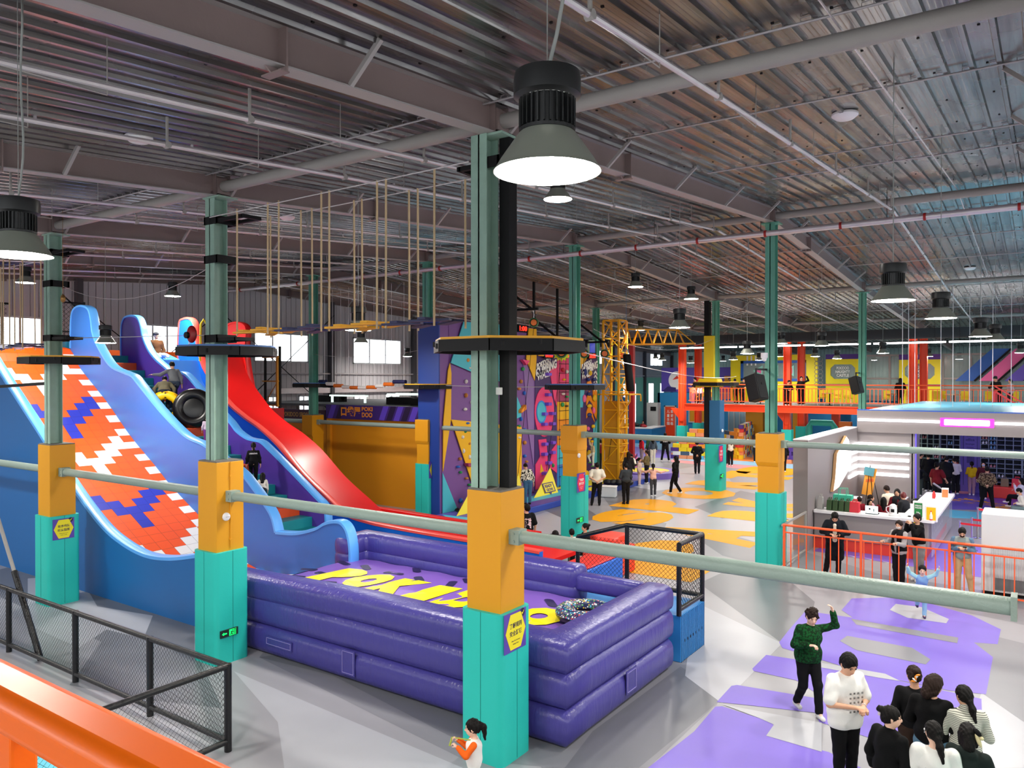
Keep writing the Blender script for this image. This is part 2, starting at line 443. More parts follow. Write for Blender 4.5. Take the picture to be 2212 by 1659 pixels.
fp([(2150, 1400), (2212, 1420), (2212, 1659), (2120, 1659), (2100, 1560)], 1, 1)
fp([(2010, 1340), (2212, 1390), (2212, 1560), (2110, 1490)], 3, 2)
# foreground purple lettering stripes
def stripe(pts, lv=3): fp(pts, 5, lv)
stripe([(1500, 1580), (1545, 1527), (1560, 1526), (1665, 1560), (1672, 1568), (1655, 1590), (1790, 1625), (1860, 1659), (1900, 1700), (1380, 1700), (1400, 1659)])
stripe([(1548, 1517), (1580, 1482), (1592, 1480), (1760, 1508), (1930, 1560), (1960, 1620), (1770, 1560), (1760, 1540), (1600, 1522)])
stripe([(1625, 1445), (1655, 1415), (1765, 1432), (1960, 1475), (2120, 1510), (2122, 1560), (1960, 1590), (1800, 1540), (1770, 1502), (1720, 1470), (1628, 1450)])
stripe([(1683, 1388), (1705, 1360), (1740, 1320), (1880, 1340), (2080, 1370), (2145, 1420), (2130, 1500), (2050, 1492), (1870, 1455), (1690, 1400)])
stripe([(1818, 1318), (1840, 1293), (1960, 1290), (2100, 1330), (2162, 1360), (2155, 1392), (2060, 1385), (1930, 1360), (1850, 1340)])
fp([(1814, 1385), (1830, 1374), (1970, 1400), (2010, 1425), (2000, 1436), (1850, 1405)], 3, 5)
fp([(1922, 1318), (1935, 1305), (1990, 1312), (2050, 1338), (2044, 1347), (1960, 1335)], 1, 5)
fp([(1838, 1337), (2070, 1378), (2068, 1390), (1850, 1350)], 3, 5)
fp([(1762, 1430), (1912, 1456), (1945, 1472), (1900, 1465), (1765, 1441)], 1, 5)
fp([(1560, 1522), (1680, 1545), (1775, 1562), (1775, 1625), (1655, 1590), (1672, 1566), (1640, 1552)], 1, 5)
# big yellow letters on the hall floor (glyph tops toward -X, reading away from the camera)
def ftxt(s, c, w, h, mi, lv=4, rot=0.0, bold=0.085, slant=0.0):
    ux = Vector((0, 1, 0)); uy = Vector((-1, 0, 0))
    if rot: m3 = Matrix.Rotation(rot, 3, 'Z'); ux = m3 @ ux; uy = m3 @ uy
    put_text(mb, s, (c[0], c[1], 0.0012 * lv + .0006), ux, uy, w, h, bold, mi, slant=slant)
def span(pts):
    q = [PZ(x, y) for x, y in pts]; xs = [v.x for v in q]; ys = [v.y for v in q]; return min(xs), max(xs), min(ys), max(ys)
def letter(s, pts, mi=4, **k):
    a, b, c, d = span(pts); ftxt(s, ((a + b) / 2, (c + d) / 2), d - c, b - a, mi, **k)
letter('S', [(1266, 1118), (1452, 1122), (1345, 1098), (1400, 1140)])
letter('P', [(1317, 1092), (1508, 1103), (1400, 1077), (1487, 1111)])
letter('O', [(1420, 1064), (1598, 1067), (1500, 1052), (1530, 1081)])
letter('R', [(1480, 1045), (1645, 1050), (1560, 1034), (1630, 1058)])
letter('T', [(1568, 1020), (1700, 1035), (1600, 1018), (1690, 1042)])
letter('S', [(1588, 1016), (1720, 1024), (1640, 1008), (1700, 1030)])
letter('P', [(1440, 1250), (1593, 1200), (1400, 1160), (1565, 1215)])
letter('A', [(1436, 1140), (1640, 1165), (1470, 1128), (1620, 1184)])
letter('R', [(1527, 1115), (1700, 1120), (1600, 1096), (1700, 1131)])
letter('K', [(1565, 1090), (1740, 1100), (1600, 1074), (1720, 1100)])
# strips around the block play area
def strip(pts, mi, lv=2): fp(pts, mi, lv)
strip([(1450, 978), (1700, 992), (1700, 1003), (1450, 985)], 8, 3)
strip([(1450, 986), (1730, 1004), (1730, 1014), (1450, 992)], 11, 3)
strip([(1450, 993), (1740, 1015), (1740, 1026), (1450, 998)], 9, 3)
fp([(1335, 945), (1460, 958), (1450, 985), (1330, 965)], 11, 2)
fp([(1335, 960), (1450, 975), (1450, 990), (1330, 985)], 5, 3)
# kiosk floor: violet carpet print with lettering
fp([(1755, 1190), (2212, 1262), (2212, 1190), (2020, 1165), (1900, 1130)], 5, 2)
fp([(2050, 1040), (2212, 1060), (2212, 1105), (2180, 1103), (2035, 1100)], 6, 3)
fp([(2035, 1100), (2130, 1108), (2130, 1122), (2040, 1118)], 7, 3)
fp([(2060, 1050), (2100, 1052), (2096, 1068), (2062, 1066)], 9, 4)
fp([(2150, 1062), (2190, 1064), (2184, 1076), (2150, 1074)], 9, 4)
for k in range(6):
    fp([(1830 + 36 * k, 1199 + 6 * k), (1850 + 36 * k, 1204 + 6 * k), (1836 + 36 * k, 1207 + 6 * k), (1848 + 36 * k, 1205 + 6 * k)], 10, 5)
put_text(mb, '洛客攀岩', PZ(2125, 1088) + Vector((0, 0, .009)), (0.82, -0.57, 0), (0.57, 0.82, 0), 2.6, 1.2, 0.03, 4)
# ball-court print inside the near net cage
fp([(-60, 1540), (60, 1570), (190, 1600), (330, 1700), (420, 1800), (-200, 1800)], 6, 2)
fp([(30, 1570), (150, 1560), (240, 1659), (140, 1700), (20, 1640)], 7, 3)
fp([(130, 1650), (200, 1600), (330, 1700), (300, 1800), (120, 1750)], 10, 4)
st('floor', mb, FM, fix=False)
# ================================================================ columns, roof steel, pipes, lamps
def column(i, j, kind, label, steel=None, sleeve=True, pad_z=2.0, sleeve_z=3.6, off=0.0):
    x, y = gx(i), gy(j)
    e = empty('steel_column', (x, y, 0), label, 'column', None)
    top = rz_(y) - 0.02
    b = MB(); w = 0.28; xo, yo = x - .82 * off, y - .57 * off
    b.bb(xo - .13, xo + .13, yo - w / 2, yo - w / 2 + .016, 0, top); b.bb(xo - .13, xo + .13, yo + w / 2 - .016, yo + w / 2, 0, top)
    b.bb(xo - .012, xo + .012, yo - w / 2, yo + w / 2, 0, top)
    b.bb(x - .24, x + .24, y - .2, y + .2, top - .03, top)
    b.build('steel_shaft', steel or m_green, parent=e)
    if sleeve:
        b = MB(); b.box((x, y, (pad_z - .1 + sleeve_z) / 2), (.56, .56, sleeve_z - pad_z + .1))
        b.build('orange_sleeve', m_orange, parent=e, bevel=.008)
        b = MB(); b.box((x, y, sleeve_z + .012), (.54, .54, .024)); b.build('mortar_cap', m_concrete, parent=e)
        b = MB(); b.rbox((x, y, pad_z / 2), (.70, .70, pad_z), .1, 5)
        b.mi(1)
        for s in (-1, 1):
            b.bb(x + s * .352 - .001, x + s * .352 + .001, y - .004, y + .004, 0.02, pad_z); b.bb(x - .004, x + .004, y + s * .352 - .001, y + s * .352 + .001, 0.02, pad_z)
        b.build('foot_pad', [m_cyan, mat('pad_seam', '#0d7f78', 0.8)], parent=e, smooth=True)
    return e
c3 = column(0, 0, 0, 'nearest and tallest worn mint column, with orange sleeve and turquoise pad before the airbag', off=.15)
c2 = column(-1, 0, 0, 'mint column with orange sleeve left of the airbag, green exit sign on its pad', off=.07)
c1 = column(-2, 0, 0, 'mint column with orange sleeve furthest left, in front of the orange slide', off=.07)
X4 = .42
c4 = column(1 + X4 / SX, 0, 0, 'column just past the right edge that carries the end of the big mint tie pipe')
column(-3, 1, 0, 'column with orange sleeve standing between the red slide and the long orange wall', m_green2)
column(-2, 1, 0, 'column with orange sleeve at the blue edge of the climbing wall', m_green2)
column(-1, 1, 0, 'column with orange sleeve and red notice in front of the climbing wall', m_green2)
cr = column(0, 1, 0, 'column with tall turquoise pad at the end of the orange kiosk railing', m_green2)
column(-1, 2, 0, 'middle hall column with turquoise pad standing on the yellow floor letter O', m_green2, sleeve=False)
column(-2, 2, 0, 'bare green column behind the climbing wall', m_green2, sleeve=False)
column(0, 2, 0, 'bare green column rising above the kiosk roof', m_green2, sleeve=False)
# hall column: pad, blue wrap, black post beside it, yellow padded collar
e = [o for o in bpy.data.objects if o.get('label', '').startswith('middle hall')][0]
x, y = gx(-1), gy(2)
b = MB(); b.rbox((x, y, 1.05), (.78, .78, 2.1), .1, 5); b.build('foot_pad', m_cyan, parent=e, smooth=True)
b = MB(); b.rbox((x + .04, y + .02, 3.1), (.54, .54, 2.0), .04); b.build('blue_wrap', mat('blue_pad', '#1f5f8e', .55, bump=.1), parent=e)
b = MB(); b.bb(x - .46, x - .24, y - .25, y + .05, 2.1, rz_(y)); b.build('black_post', m_dark, parent=e)
m_yel = mat('yellow_vinyl', '#efd316', .5, bump=.1)
b = MB(); b.bb(x - .46, x + .02, y - .30, y + .2, 5.1, 7.05); b.build('yellow_wrap', m_yel, parent=e, bevel=.02)
b = MB(); b.hexa([(x - .75, y - .62, 4.72), (x + .35, y - .62, 4.72), (x + .35, y + .1, 4.72), (x - .75, y + .1, 4.72), (x - .62, y - .5, 5.1), (x + .25, y - .5, 5.1), (x + .25, y + .1, 5.1), (x - .62, y + .1, 5.1)])
b.build('yellow_collar_pad', m_yel, parent=e, bevel=.03)
# black twin posts bolted beside the near column
b = MB(); x, y = gx(0), gy(0)
b.bb(x + .055, x + .22, y - .0, y + .19, 3.62, rz_(y) - .0)
one('black_post', b, m_dark, 'tall black square post bolted beside the nearest mint column', 'post', bevel=.005)
b = MB(); p = PX(1085, 842, 0)  # white socket on the black post
b.box((x + .07, y - .02, 4.93), (.10, .03, .10)); one('wall_socket', b, mat('white_plastic', '#e9e9e6', .4), 'white socket box fixed to the black post beside the nearest column', 'socket', bevel=.008)

# notched sleeves of the middle row (small orange ledge boxes)
for i in (-3, -2, -1, 0):
    x, y = gx(i), gy(1)
    e = [o for o in bpy.data.objects if o.type == 'EMPTY' and abs(o.location.x - x) < .01 and abs(o.location.y - y) < .01][0]
    b = MB(); b.hexa([(x - .29, y - .29, 2.72), (x + .27, y - .29, 2.72), (x + .27, y + .28, 2.72), (x - .29, y + .28, 2.72), (x - .33, y - .33, 2.82), (x + .27, y - .33, 2.82), (x + .27, y + .28, 2.82), (x - .33, y + .28, 2.82)])
    b.bb(x - .33, x + .288, y - .33, y + .29, 2.82, 3.6)
    b.build('upper_sleeve_box', m_orange, parent=e, bevel=.01)

# ---- tie beams between the columns
def tie(i0, i1, j, z, r, label):
    e = empty('tie_beam', (gx(i0), gy(j), z), label, 'beam', 'tie beams between the columns')
    a, bq = gx(i0) + .34, gx(i1) - .28 + (.02 if (i1, j) == (1, 0) else 0)
    y = gy(j)
    b = MB(); b.tube([(a + .1, y, z), (bq - .05, y, z)], r, 16); b.build('pipe', m_tie, parent=e, smooth=True)
    b = MB()
    b.bb(a - .06, a + .1, y - r * 1.15, y + r * 1.15, z - r * 1.15, z + r * 1.15)
    b.bb(bq - .05, bq, y - r * 1.2, y + r * 1.2, z - r * 1.3, z + r * 1.3)
    for s in (-1, 1): b.tube([(a + .02, y - r * 1.15 - .015, z + s * .05), (a + .02, y, z + s * .05)], .018, 8)
    b.build('end_bracket', m_tie, parent=e)
    return e
names = {(-3, 0): 'at the left edge', (-2, 0): 'crossing in front of the orange slide', (-1, 0): 'crossing above the purple airbag', (0, 0): 'largest, crossing the right foreground above the net cage'}
for i in (-3, -2, -1, 0): tie(i, i + 1, 0, 2.99, .085, 'mint round tie pipe between two near columns, ' + names[(i, 0)])
names = {-4: 'behind the red slide', -3: 'above the purple banner of the orange wall', -2: 'in front of the climbing wall', -1: 'across the middle of the hall floor view', 0: 'in front of the kiosk fascia'}
for i in (-4, -3, -2, -1, 0): tie(i, i + 1, 1, 3.32, .085, 'mint tie pipe of the middle column row, ' + names[i])
tie(-4, -2, 2, 4.75, .08, 'thin mint pipe in front of the tall narrow windows behind the punching bag')

# ---- rafters
def rafter(i, label):
    x = gx(i); e = empty('roof_rafter', (x, gy(0), rz_(gy(0))), label, 'roof beam', 'steel roof rafters')
    b = MB(); fl = MB(); brs = []; sps = []
    for (a, za), (c, zc) in zip(RP, RP[1:]):
        for (x0, x1, h0, h1, t) in ((x - .006, x + .006, .014, .39, b), (x - .11, x + .11, 0, .016, fl), (x - .11, x + .11, .39, .405, fl)):
            t.hexa([(x0, a, za + h0), (x1, a, za + h0), (x1, c, zc + h0), (x0, c, zc + h0), (x0, a, za + h1), (x1, a, za + h1), (x1, c, zc + h1), (x0, c, zc + h1)])
    ys = np.arange(-0.1, 60, 2.9)
    for n_, y in enumerate(ys):
        z = rz_(y); s = -1 if x > -3 else 1
        br = MB(); brs.append(br); br.bar((x + s * .1, y, z + .02), (x + s * .52, y + .02, z + .41), .05, .05)
    for j in range(5):
        y = gy(j); z = rz_(y)
        for s in (-1, 1): sp = MB(); sps.append(sp); sp.bb(x - .1, x + .1, y + s * .15 - .006, y + s * .15 + .006, z + .01, z + .4)
    for y in (gy(0) - 3.6, gy(0) + 3.9, gy(1) + 3.8, gy(2) + 3.8):
        z = rz_(y)
        sp = MB(); sps.append(sp); sp.bb(x - .13, x + .13, y - .01, y + .01, z - .06, z + .42); sp.bb(x - .15, x + .15, y - .09, y + .01, z - .07, z - .055)
        sp.hexa([(x - .01, y - .18, z - .005), (x + .01, y - .18, z - .005), (x + .01, y, z - .005), (x - .01, y, z - .005), (x - .01, y - .1, z - .06), (x + .01, y - .1, z - .06), (x + .01, y, z - .06), (x - .01, y, z - .06)])
    b.build('web', m_beam, parent=e); fl.build('flanges', m_flange, parent=e); parts('knee_brace', brs, m_flange, e); parts('splice_plate', sps, m_beam, e)
rn = {-4: 'against the end wall', -3: 'third bay from the near column, above the slides', -2: 'over the left column', -1: 'over the column left of the airbag', 0: 'nearest, over the tallest column and the big lamp', 1: 'just beyond the right edge'}
for i in range(-4, 2): rafter(i, 'lilac grey steel rafter ' + rn[i])
# round struts along the rows
k_ = ['first row above the near columns', 'second row above the middle columns', 'third row above the kiosk', 'fourth row above the mezzanine', 'row over the near balcony']
for k, j in enumerate((0, 1, 2, 3)):
    b = MB(); y = gy(j); z = rz_(y) + .17
    for i in range(-4, 2):
        b.tube([(gx(i) + .12, y, z), (gx(i + 1) - .12, y, z)], .10, 14)
    b.mi(1)
    for i in range(-4, 2):
        for q in (gx(i) + .1, gx(i + 1) - .13): b.bb(q, q + .03, y - .14, y + .14, z - .14, z + .14)
    one('roof_strut', b, [m_tube, m_beam], 'round grey steel strut running between rafters, ' + k_[k], 'roof strut', 'round struts under the roof', smooth=True)
# ---- sprinkler pipes
b = MB(); ym = gy(1) - .42; zm = 9.0
b.tube([(XW + .3, ym, zm), (XR - .5, ym, zm)], .075, 12)
b.mi(1)
for x in np.arange(-29, 3, 1.9): b.tube([(x, ym, zm), (x + .06, ym, zm)], .095, 12)
b.mi(2)
for x in np.arange(-28, 3, 3.1): b.tube([(x, ym, zm), (x, ym, rz_(ym) + CEIL)], .008, 5)
one('sprinkler_main_pipe', b, [m_gal, mat('red_coupling', '#a01c1c', .5), m_dark], 'thick pale sprinkler main with red couplings across the middle of the roof', 'pipe', smooth=True)
def branch(x, label):
    e = empty('sprinkler_branch_pipe', (x, ym, zm), label, 'pipe', 'sprinkler branch pipes')
    b = MB(); cs = []; ysb = [-6, 8.45, 21.29 - .5]
    b.tube([(x, y, rz_(y) - .06) for y in ysb], .032, 8)
    b.tube([(x, y, rz_(y) - .06) for y in (21.2, 34.13, 46.97, 60)], .03, 8)
    for y in np.arange(-.5, 46, 3.05):
        z = rz_(y); c = MB(); cs.append(c); c.tube([(x, y, z - .05), (x, y, z + .3)], .02, 6); c.tube([(x - .04, y, z - .06), (x + .04, y + .0, z - .06)], .045, 8)
        c.tube([(x, y, z - .06), (x, y + 1.4, z - .03)], .008, 4); c.tube([(x, y + 1.4, z - .03), (x, y + 1.4, rz_(y + 1.4) + CEIL)], .006, 5)
    b.build('pipe', m_gal, parent=e, smooth=True); parts('hanger_rod', cs, m_tube, e)
for i in range(-4, 1):
    branch(gx(i) + 3.03, 'pale sprinkler branch pipe hung under the foil ceiling, centre of bay %s from the left' % ['one', 'two', 'three', 'four', 'five'][i + 4])
    if i > -4: branch(gx(i) - 1.47, 'pale sprinkler branch pipe hung close beside rafter number %s from the left' % ['two', 'three', 'four', 'five'][i + 3])
# ---- electrical conduits on the ceiling
m_conduit = mat('conduit_grey', '#b9b5b8', .4, .4)
nm = ['beside the first strut', 'with a junction box over the right foreground', 'starting at the near rafter', 'just before the sprinkler main', 'behind the sprinkler main', 'above the climbing wall top', 'before the third strut', 'behind the third strut', 'toward the mezzanine', 'over the mezzanine']
for n_, y in enumerate((8.15, 11.2, 15.0, 16.7, 23.6, 26.8, 30.2, 36.5, 40.5, 44.0)):
    b = MB(); x0 = [-30, -5.6, -5.6, -4.8, -30, -30, -24, -30, -24, -24][n_]; z = rz_(y) + CEIL - .06
    b.tube([(x0, y, z), (XR - 1, y, z)], .014, 6)
    for x in np.arange(x0 + .15, 3, .29) if y < 20 else ():
        b.tube([(x - .05, y, z + .0), (x - .05, y, z + .05), (x + .06, y - .02, z + .045), (x + .06, y, z)], .006, 4, cap=False)
    if n_ in (1, 3): b.bb(x0 + 6.2, x0 + 6.35, y - .06, y + .06, z - .08, z + .03)
    one('ceiling_conduit', b, m_conduit, 'thin conduit with wire loops on the ceiling, ' + nm[n_], 'conduit', 'ceiling conduits')
for n_, x in enumerate((gx(-3) + 1.7, gx(-2) + 1.7, gx(-1) + 1.7, gx(0) + 4.4)):
    b = MB(); b.tube([(x, y, rz_(y) + CEIL - .12) for y in (-6, 8.45, 21.29, 34.13, 46.9)], .013, 6)
    for y in np.arange(-2, 44, 2.2): b.box((x, y, rz_(y) + CEIL - .08), (.03, .03, .08))
    one('ceiling_conduit', b, m_gal, 'thin pale conduit running up the roof slope, number %s from the left' % ['one', 'two', 'three', 'four'][n_], 'conduit', 'ceiling conduits')

# ---- high-bay lamps
m_lampblk = mat('lamp_black', '#1b1d1e', .4)
m_lamphood = mat('lamp_hood_dark', '#868b80', .4, .1)
m_lampglow = mat('lamp_glow', '#ffffff', .5, emit='#fff9f0', estr=LAMP_POWER)
def make_lamp():
    e = bpy.data.objects.new('high_bay_lamp', None); COL.objects.link(e)
    b = MB(); b.lathe((0, 0, 0), [(0.001, .46), (.115, .46), (.15, .45), (.155, .42), (.155, .345), (.135, .335), (.13, .33)], 32)
    b.build('driver_housing', m_lampblk, parent=e, smooth=True)
    b = MB(); b.lathe((0, 0, 0), [(.112, .335), (.112, .20), (.13, .195), (.13, .18), (.11, .175)], 32)
    for k in range(28):
        t = 2 * math.pi * k / 28; b.bar((math.cos(t) * .12, math.sin(t) * .12, .2), (math.cos(t) * .12, math.sin(t) * .12, .335), .006, .022, up=(math.cos(t), math.sin(t), 0))
    b.build('heat_sink', m_lampblk, parent=e)
    b = MB(); b.lathe((0, 0, 0), [(.115, .19), (.135, .17), (.17, .12), (.215, .055), (.243, .008), (.25, 0), (.246, .0), (.21, .055), (.165, .115), (.12, .17)], 40)
    b.build('hood', m_lamphood, parent=e, smooth=True)
    b = MB(); b.lathe((0, 0, 0), [(.001, -.012), (.12, -.010), (.243, .004)], 32)
    b.build('glowing_lens', m_lampglow, parent=e, smooth=True)
    return e
LP0 = make_lamp()
def lamp_at(P, label, group='high-bay lamps', first=[True]):
    global LP0
    if first[0]: o = LP0; o.location = P; first[0] = False; tag(o, label, 'lamp', group)
    else: o = dup(LP0, P, 0, label, group); o['category'] = 'lamp'
    top = rz_(P[1]) + CEIL
    b = MB(); 
    if P[2] < 7 and (P - Vector((0, 0, CZ))).length < 8:
        b.tube([Vector(P) + Vector((0, 0, .46 + (top - P[2] - .46) * t)) + Vector((.04 * math.sin(t * 9) + .09 * math.sin(t * 3.1), 0, 0)) for t in [k / 12 for k in range(13)]], .009, 6)
        b.tube([(P[0], P[1], P[2] + .46), (P[0], P[1], top)], .003, 4)
    else: b.tube([(P[0], P[1], P[2] + .46), (P[0], P[1], top)], .007, 5)
    c = b.build('hanging_cable', mat('cable_grey', '#8f9390', .5), parent=o)
    return o
# ================================================================ slides
def smooth_path(pts, n=6):
    out = []; L = len(pts)
    for i in range(L - 1):
        p0, p1, p2, p3 = pts[max(i - 1, 0)], pts[i], pts[i + 1], pts[min(i + 2, L - 1)]
        for k in range(n):
            t = k / n
            out.append(tuple(0.5 * ((2 * p1[a]) + (-p0[a] + p2[a]) * t + (2 * p0[a] - 5 * p1[a] + 4 * p2[a] - p3[a]) * t * t + (-p0[a] + 3 * p1[a] - 3 * p2[a] + p3[a]) * t ** 3) for a in range(len(p1))))
    out.append(tuple(pts[-1])); return out
def prof_px(pp, y):
    return [(PY(a, b, y).x, PY(a, b, y).z) for a, b in pp]
def divider(name, pr, y0, y1, m, mrim, parent, zb=0.0, rim=0.035, lab=None, inner=None):
    pr = [p for p in pr]
    b = MB()
    n = len(pr); vs = []
    for (x, z) in pr: vs += [(x, y0, z), (x, y1, z), (x, y1, zb), (x, y0, zb)]
    fs = []
    for i in range(n - 1):
        a = 4 * i; c = a + 4
        fs += [(a, c, c + 1, a + 1), (a + 3, a + 2, c + 2, c + 3)]; b.add([], [])
    b.add(vs, fs)
    b.mi(0); b.f += [(4 * i, 4 * i + 3, 4 * i + 7, 4 * i + 4) for i in range(n - 1)] + [(0, 1, 2, 3), (4 * n - 4, 4 * n - 1, 4 * n - 2, 4 * n - 3)]
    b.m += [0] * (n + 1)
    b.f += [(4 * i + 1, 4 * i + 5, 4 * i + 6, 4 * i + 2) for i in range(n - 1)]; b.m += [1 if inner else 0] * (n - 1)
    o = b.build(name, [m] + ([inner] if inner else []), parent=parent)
    r = MB(); ym = (y0 + y1) / 2; w = (y1 - y0) / 2 + 0.02
    vs = []
    for i, (x, z) in enumerate(pr):
        xa, za = pr[max(i - 1, 0)]; xb, zb2 = pr[min(i + 1, n - 1)]
        d = Vector((xb - xa, 0, zb2 - za)).normalized(); nn = Vector((-d.z, 0, d.x))
        if nn.z < 0 and abs(d.x) > .3: nn = -nn
        for (yy, k) in ((ym - w, -.04), (ym - w, rim * .6), (ym - w * .7, rim), (ym + w * .7, rim), (ym + w, rim * .6), (ym + w, -.04)):
            vs.append(Vector((x, yy, z)) + nn * k)
    k = 6
    r.add(vs, [(i * k + j, i * k + (j + 1) % k, (i + 1) * k + (j + 1) % k, (i + 1) * k + j) for i in range(n - 1) for j in range(k)] + [tuple(range(k)), tuple((n - 1) * k + j for j in range(k))])
    r.build('rim_padding', mrim, parent=o, smooth=True)
    if lab: o['label'] = lab
    return o
m_slblue = mat('slide_blue_vinyl', '#3576cc', 0.38, bump=.06, bscale=4)
m_slblue_d = mat('slide_blue_panel', '#1767ad', 0.4, bump=.05, bscale=5)
m_slrim = mat('slide_rim_light_blue', '#5fb0ff', 0.35)
m_slpur = mat('slide_purple_vinyl', '#5638a4', 0.42)
m_slred = mat('slide_red_vinyl', '#e01c1c', 0.35)
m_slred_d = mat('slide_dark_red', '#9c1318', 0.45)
m_slbr = mat('slide_rim_red', '#ff5a50', 0.35)
m_slroy = mat('slide_royal_blue', '#0f6ad6', 0.4)
YA, YB_, YC, YD = 12.0, 13.55, 15.0, 16.75
# -- wide orange slide
S1 = empty('tubing_slide', (-19, 9.3, 0), 'wide tiled orange tubing slide with white and blue chevrons behind the left columns', 'slide')
near = smooth_path(prof_px([(-60, 690), (0, 790), (50, 868), (100, 945), (165, 1050), (225, 1130), (270, 1170), (320, 1197), (370, 1205), (425, 1200), (490, 1188)], 9.3))
divider('near_side_panel', near, 9.2, 9.4, m_slblue_d, m_slrim, S1, rim=.05)
lane = smooth_path(prof_px([(110, 752), (150, 753), (168, 787), (190, 817), (233, 871), (282, 942), (336, 1007), (366, 1045), (422, 1105), (523, 1207), (578, 1235), (648, 1240), (700, 1227), (749, 1211)], YA), 10)
# resample by arc length
def resample(pr, step):
    out = [pr[0]]; acc = 0
    for a, c in zip(pr, pr[1:]):
        d = math.hypot(c[0] - a[0], c[1] - a[1])
        while acc + d >= step:
            t = (step - acc) / d; a = (a[0] + (c[0] - a[0]) * t, a[1] + (c[1] - a[1]) * t); out.append(a); d = math.hypot(c[0] - a[0], c[1] - a[1]); acc = 0
        acc += d
    out.append(pr[-1]); return out
lane = resample(lane, .315)
m_tile = []
def tilemat(name, h):
    m = mat(name, h, 0.45); nt = m.node_tree; b = nt.nodes['Principled BSDF']
    tc = nt.nodes.new('ShaderNodeTexCoord'); v = nt.nodes.new('ShaderNodeTexBrick'); v.inputs['Scale'].default_value = 1.0
    mp = nt.nodes.new('ShaderNodeMapping'); nt.links.new(tc.outputs['UV'], mp.inputs['Vector']); nt.links.new(mp.outputs['Vector'], v.inputs['Vector'])
    v.offset = 0; v.inputs['Brick Width'].default_value = 1; v.inputs['Row Height'].default_value = 1; v.inputs['Mortar Size'].default_value = .03; v.inputs['Mortar Smooth'].default_value = .6
    c = lin(h); v.inputs['Color1'].default_value = c; v.inputs['Color2'].default_value = c; v.inputs['Mortar'].default_value = tuple(x * .62 for x in c[:3]) + (1,)
    nt.links.new(v.outputs['Color'], b.inputs['Base Color']); return m
tm = [tilemat('tile_orange', '#f8590c'), tilemat('tile_white', '#f2f2f0'), tilemat('tile_blue', '#2a35b0')]
b = MB(); nc = 8; y0s, y1s = 9.4, YA; nr = len(lane) - 1
uvs = []
start = 0
chev = {}
for q, (r0, mi_) in enumerate(((6, 1), (12, 2), (18, 1), (25, 2), (32, 1), (40, 2))):
    for c in range(7):
        for t in (0, 1, 2) if c == 3 else (0, 1): chev[(r0 + 3 - abs(c - 3) + t, c)] = mi_
for i in range(nr):
    for c in range(nc):
        ya = y0s + (y1s - y0s) * c / nc; yb = y0s + (y1s - y0s) * (c + 1) / nc
        b.mi(chev.get((i, c), 1 if (c == nc - 1 and i % 2 == 1 and i > 4) else 0))
        b.add([(lane[i][0], ya, lane[i][1]), (lane[i + 1][0], ya, lane[i + 1][1]), (lane[i + 1][0], yb, lane[i + 1][1]), (lane[i][0], yb, lane[i][1])], [(0, 1, 2, 3)])
bed = b.build('tiled_slide_bed', tm, parent=S1, fix=False)
uvl = bed.data.uv_layers.new(name='uv')
for i, d in enumerate(uvl.data): d.uv = ((0, 0), (1, 0), (1, 1), (0, 1))[i % 4]
b = MB(); vs = []
for (x, z) in lane: vs += [(x, y0s, z - .01), (x, y1s, z - .01), (x, y1s, z - .12), (x, y0s, z - .12)]
n = len(lane)
b.add(vs, [(4 * i + a, 4 * i + (a + 1) % 4, 4 * i + 4 + (a + 1) % 4, 4 * i + 4 + a) for i in range(n - 1) for a in (0, 1, 2, 3)] + [(0, 1, 2, 3), (4 * n - 4, 4 * n - 3, 4 * n - 2, 4 * n - 1)])
b.build('slide_underframe', m_slblue_d, parent=S1)
xt = lane[0][0]
b = MB(); b.bb(XW + .35, xt + .02, 9.2, YD, 5.86, lane[0][1] - .005)
one('slide_top_deck', b, mat('orange_deck', '#f0640f', .5), 'orange deck at the top of the slides below the end wall windows', 'platform')
# the hood boards closing the top of the orange slide
# divider A
A = smooth_path(prof_px([(153, 752), (154, 700), (157, 675), (166, 663), (180, 661), (192, 668), (198, 690), (202, 720), (215, 752), (240, 790), (270, 805), (287, 813), (305, 835), (350, 890), (400, 940), (440, 960), (480, 990), (520, 1020), (545, 1050), (570, 1085), (588, 1115), (597, 1150)], YA + .02), 6)
divider('tall_divider_wall', A, YA, YA + .22, m_slblue, m_slrim, S1, inner=m_slpur, lab='light blue divider with a high rounded crest')
A2 = smooth_path(prof_px([(597, 1150), (640, 1152), (680, 1143), (700, 1132), (717, 1127), (735, 1128), (747, 1140), (754, 1160), (758, 1190), (758, 1232)], YA + .02), 6)
divider('low_end_wall', A2, YA, YA + .22, m_slblue, m_slrim, S1, inner=m_slpur)
# -- stair lane
S2 = empty('slide_staircase', (-21, 12.9, 0), 'dark stair lane with teal and orange steps between the blue and purple slide dividers', 'stairs')
Bp = smooth_path(prof_px([(261, 790), (261, 720), (263, 697), (270, 685), (285, 682), (297, 687), (304, 705), (308, 727), (320, 755), (335, 775), (352, 790), (366, 802), (376, 811), (384, 806), (396, 806), (410, 818), (445, 858), (493, 908), (510, 930), (530, 945), (545, 950), (562, 954), (580, 970), (630, 1020), (680, 1072), (697, 1090), (704, 1110), (705, 1190)], YB_), 6)
divider('purple_divider_wall', Bp, YB_, YB_ + .18, m_slpur, m_slrim, S2, inner=m_slblue)
m_step = [mat('step_teal', '#0e8a93', .5), mat('step_orange', '#e5521f', .5)]
ns = 24; xs0, xs1 = -13.3, -25.3
for k in range(ns):
    x1 = xs0 + (xs1 - xs0) * k / ns; z = 5.85 * (k + 1) / ns
    b = MB(); b.bb(x1 + (xs1 - xs0) / ns, x1, YA + .24, YB_, 0, z)
    b.build('step', m_step[1 if k % 4 == 2 else 0], parent=S2, bevel=.012)
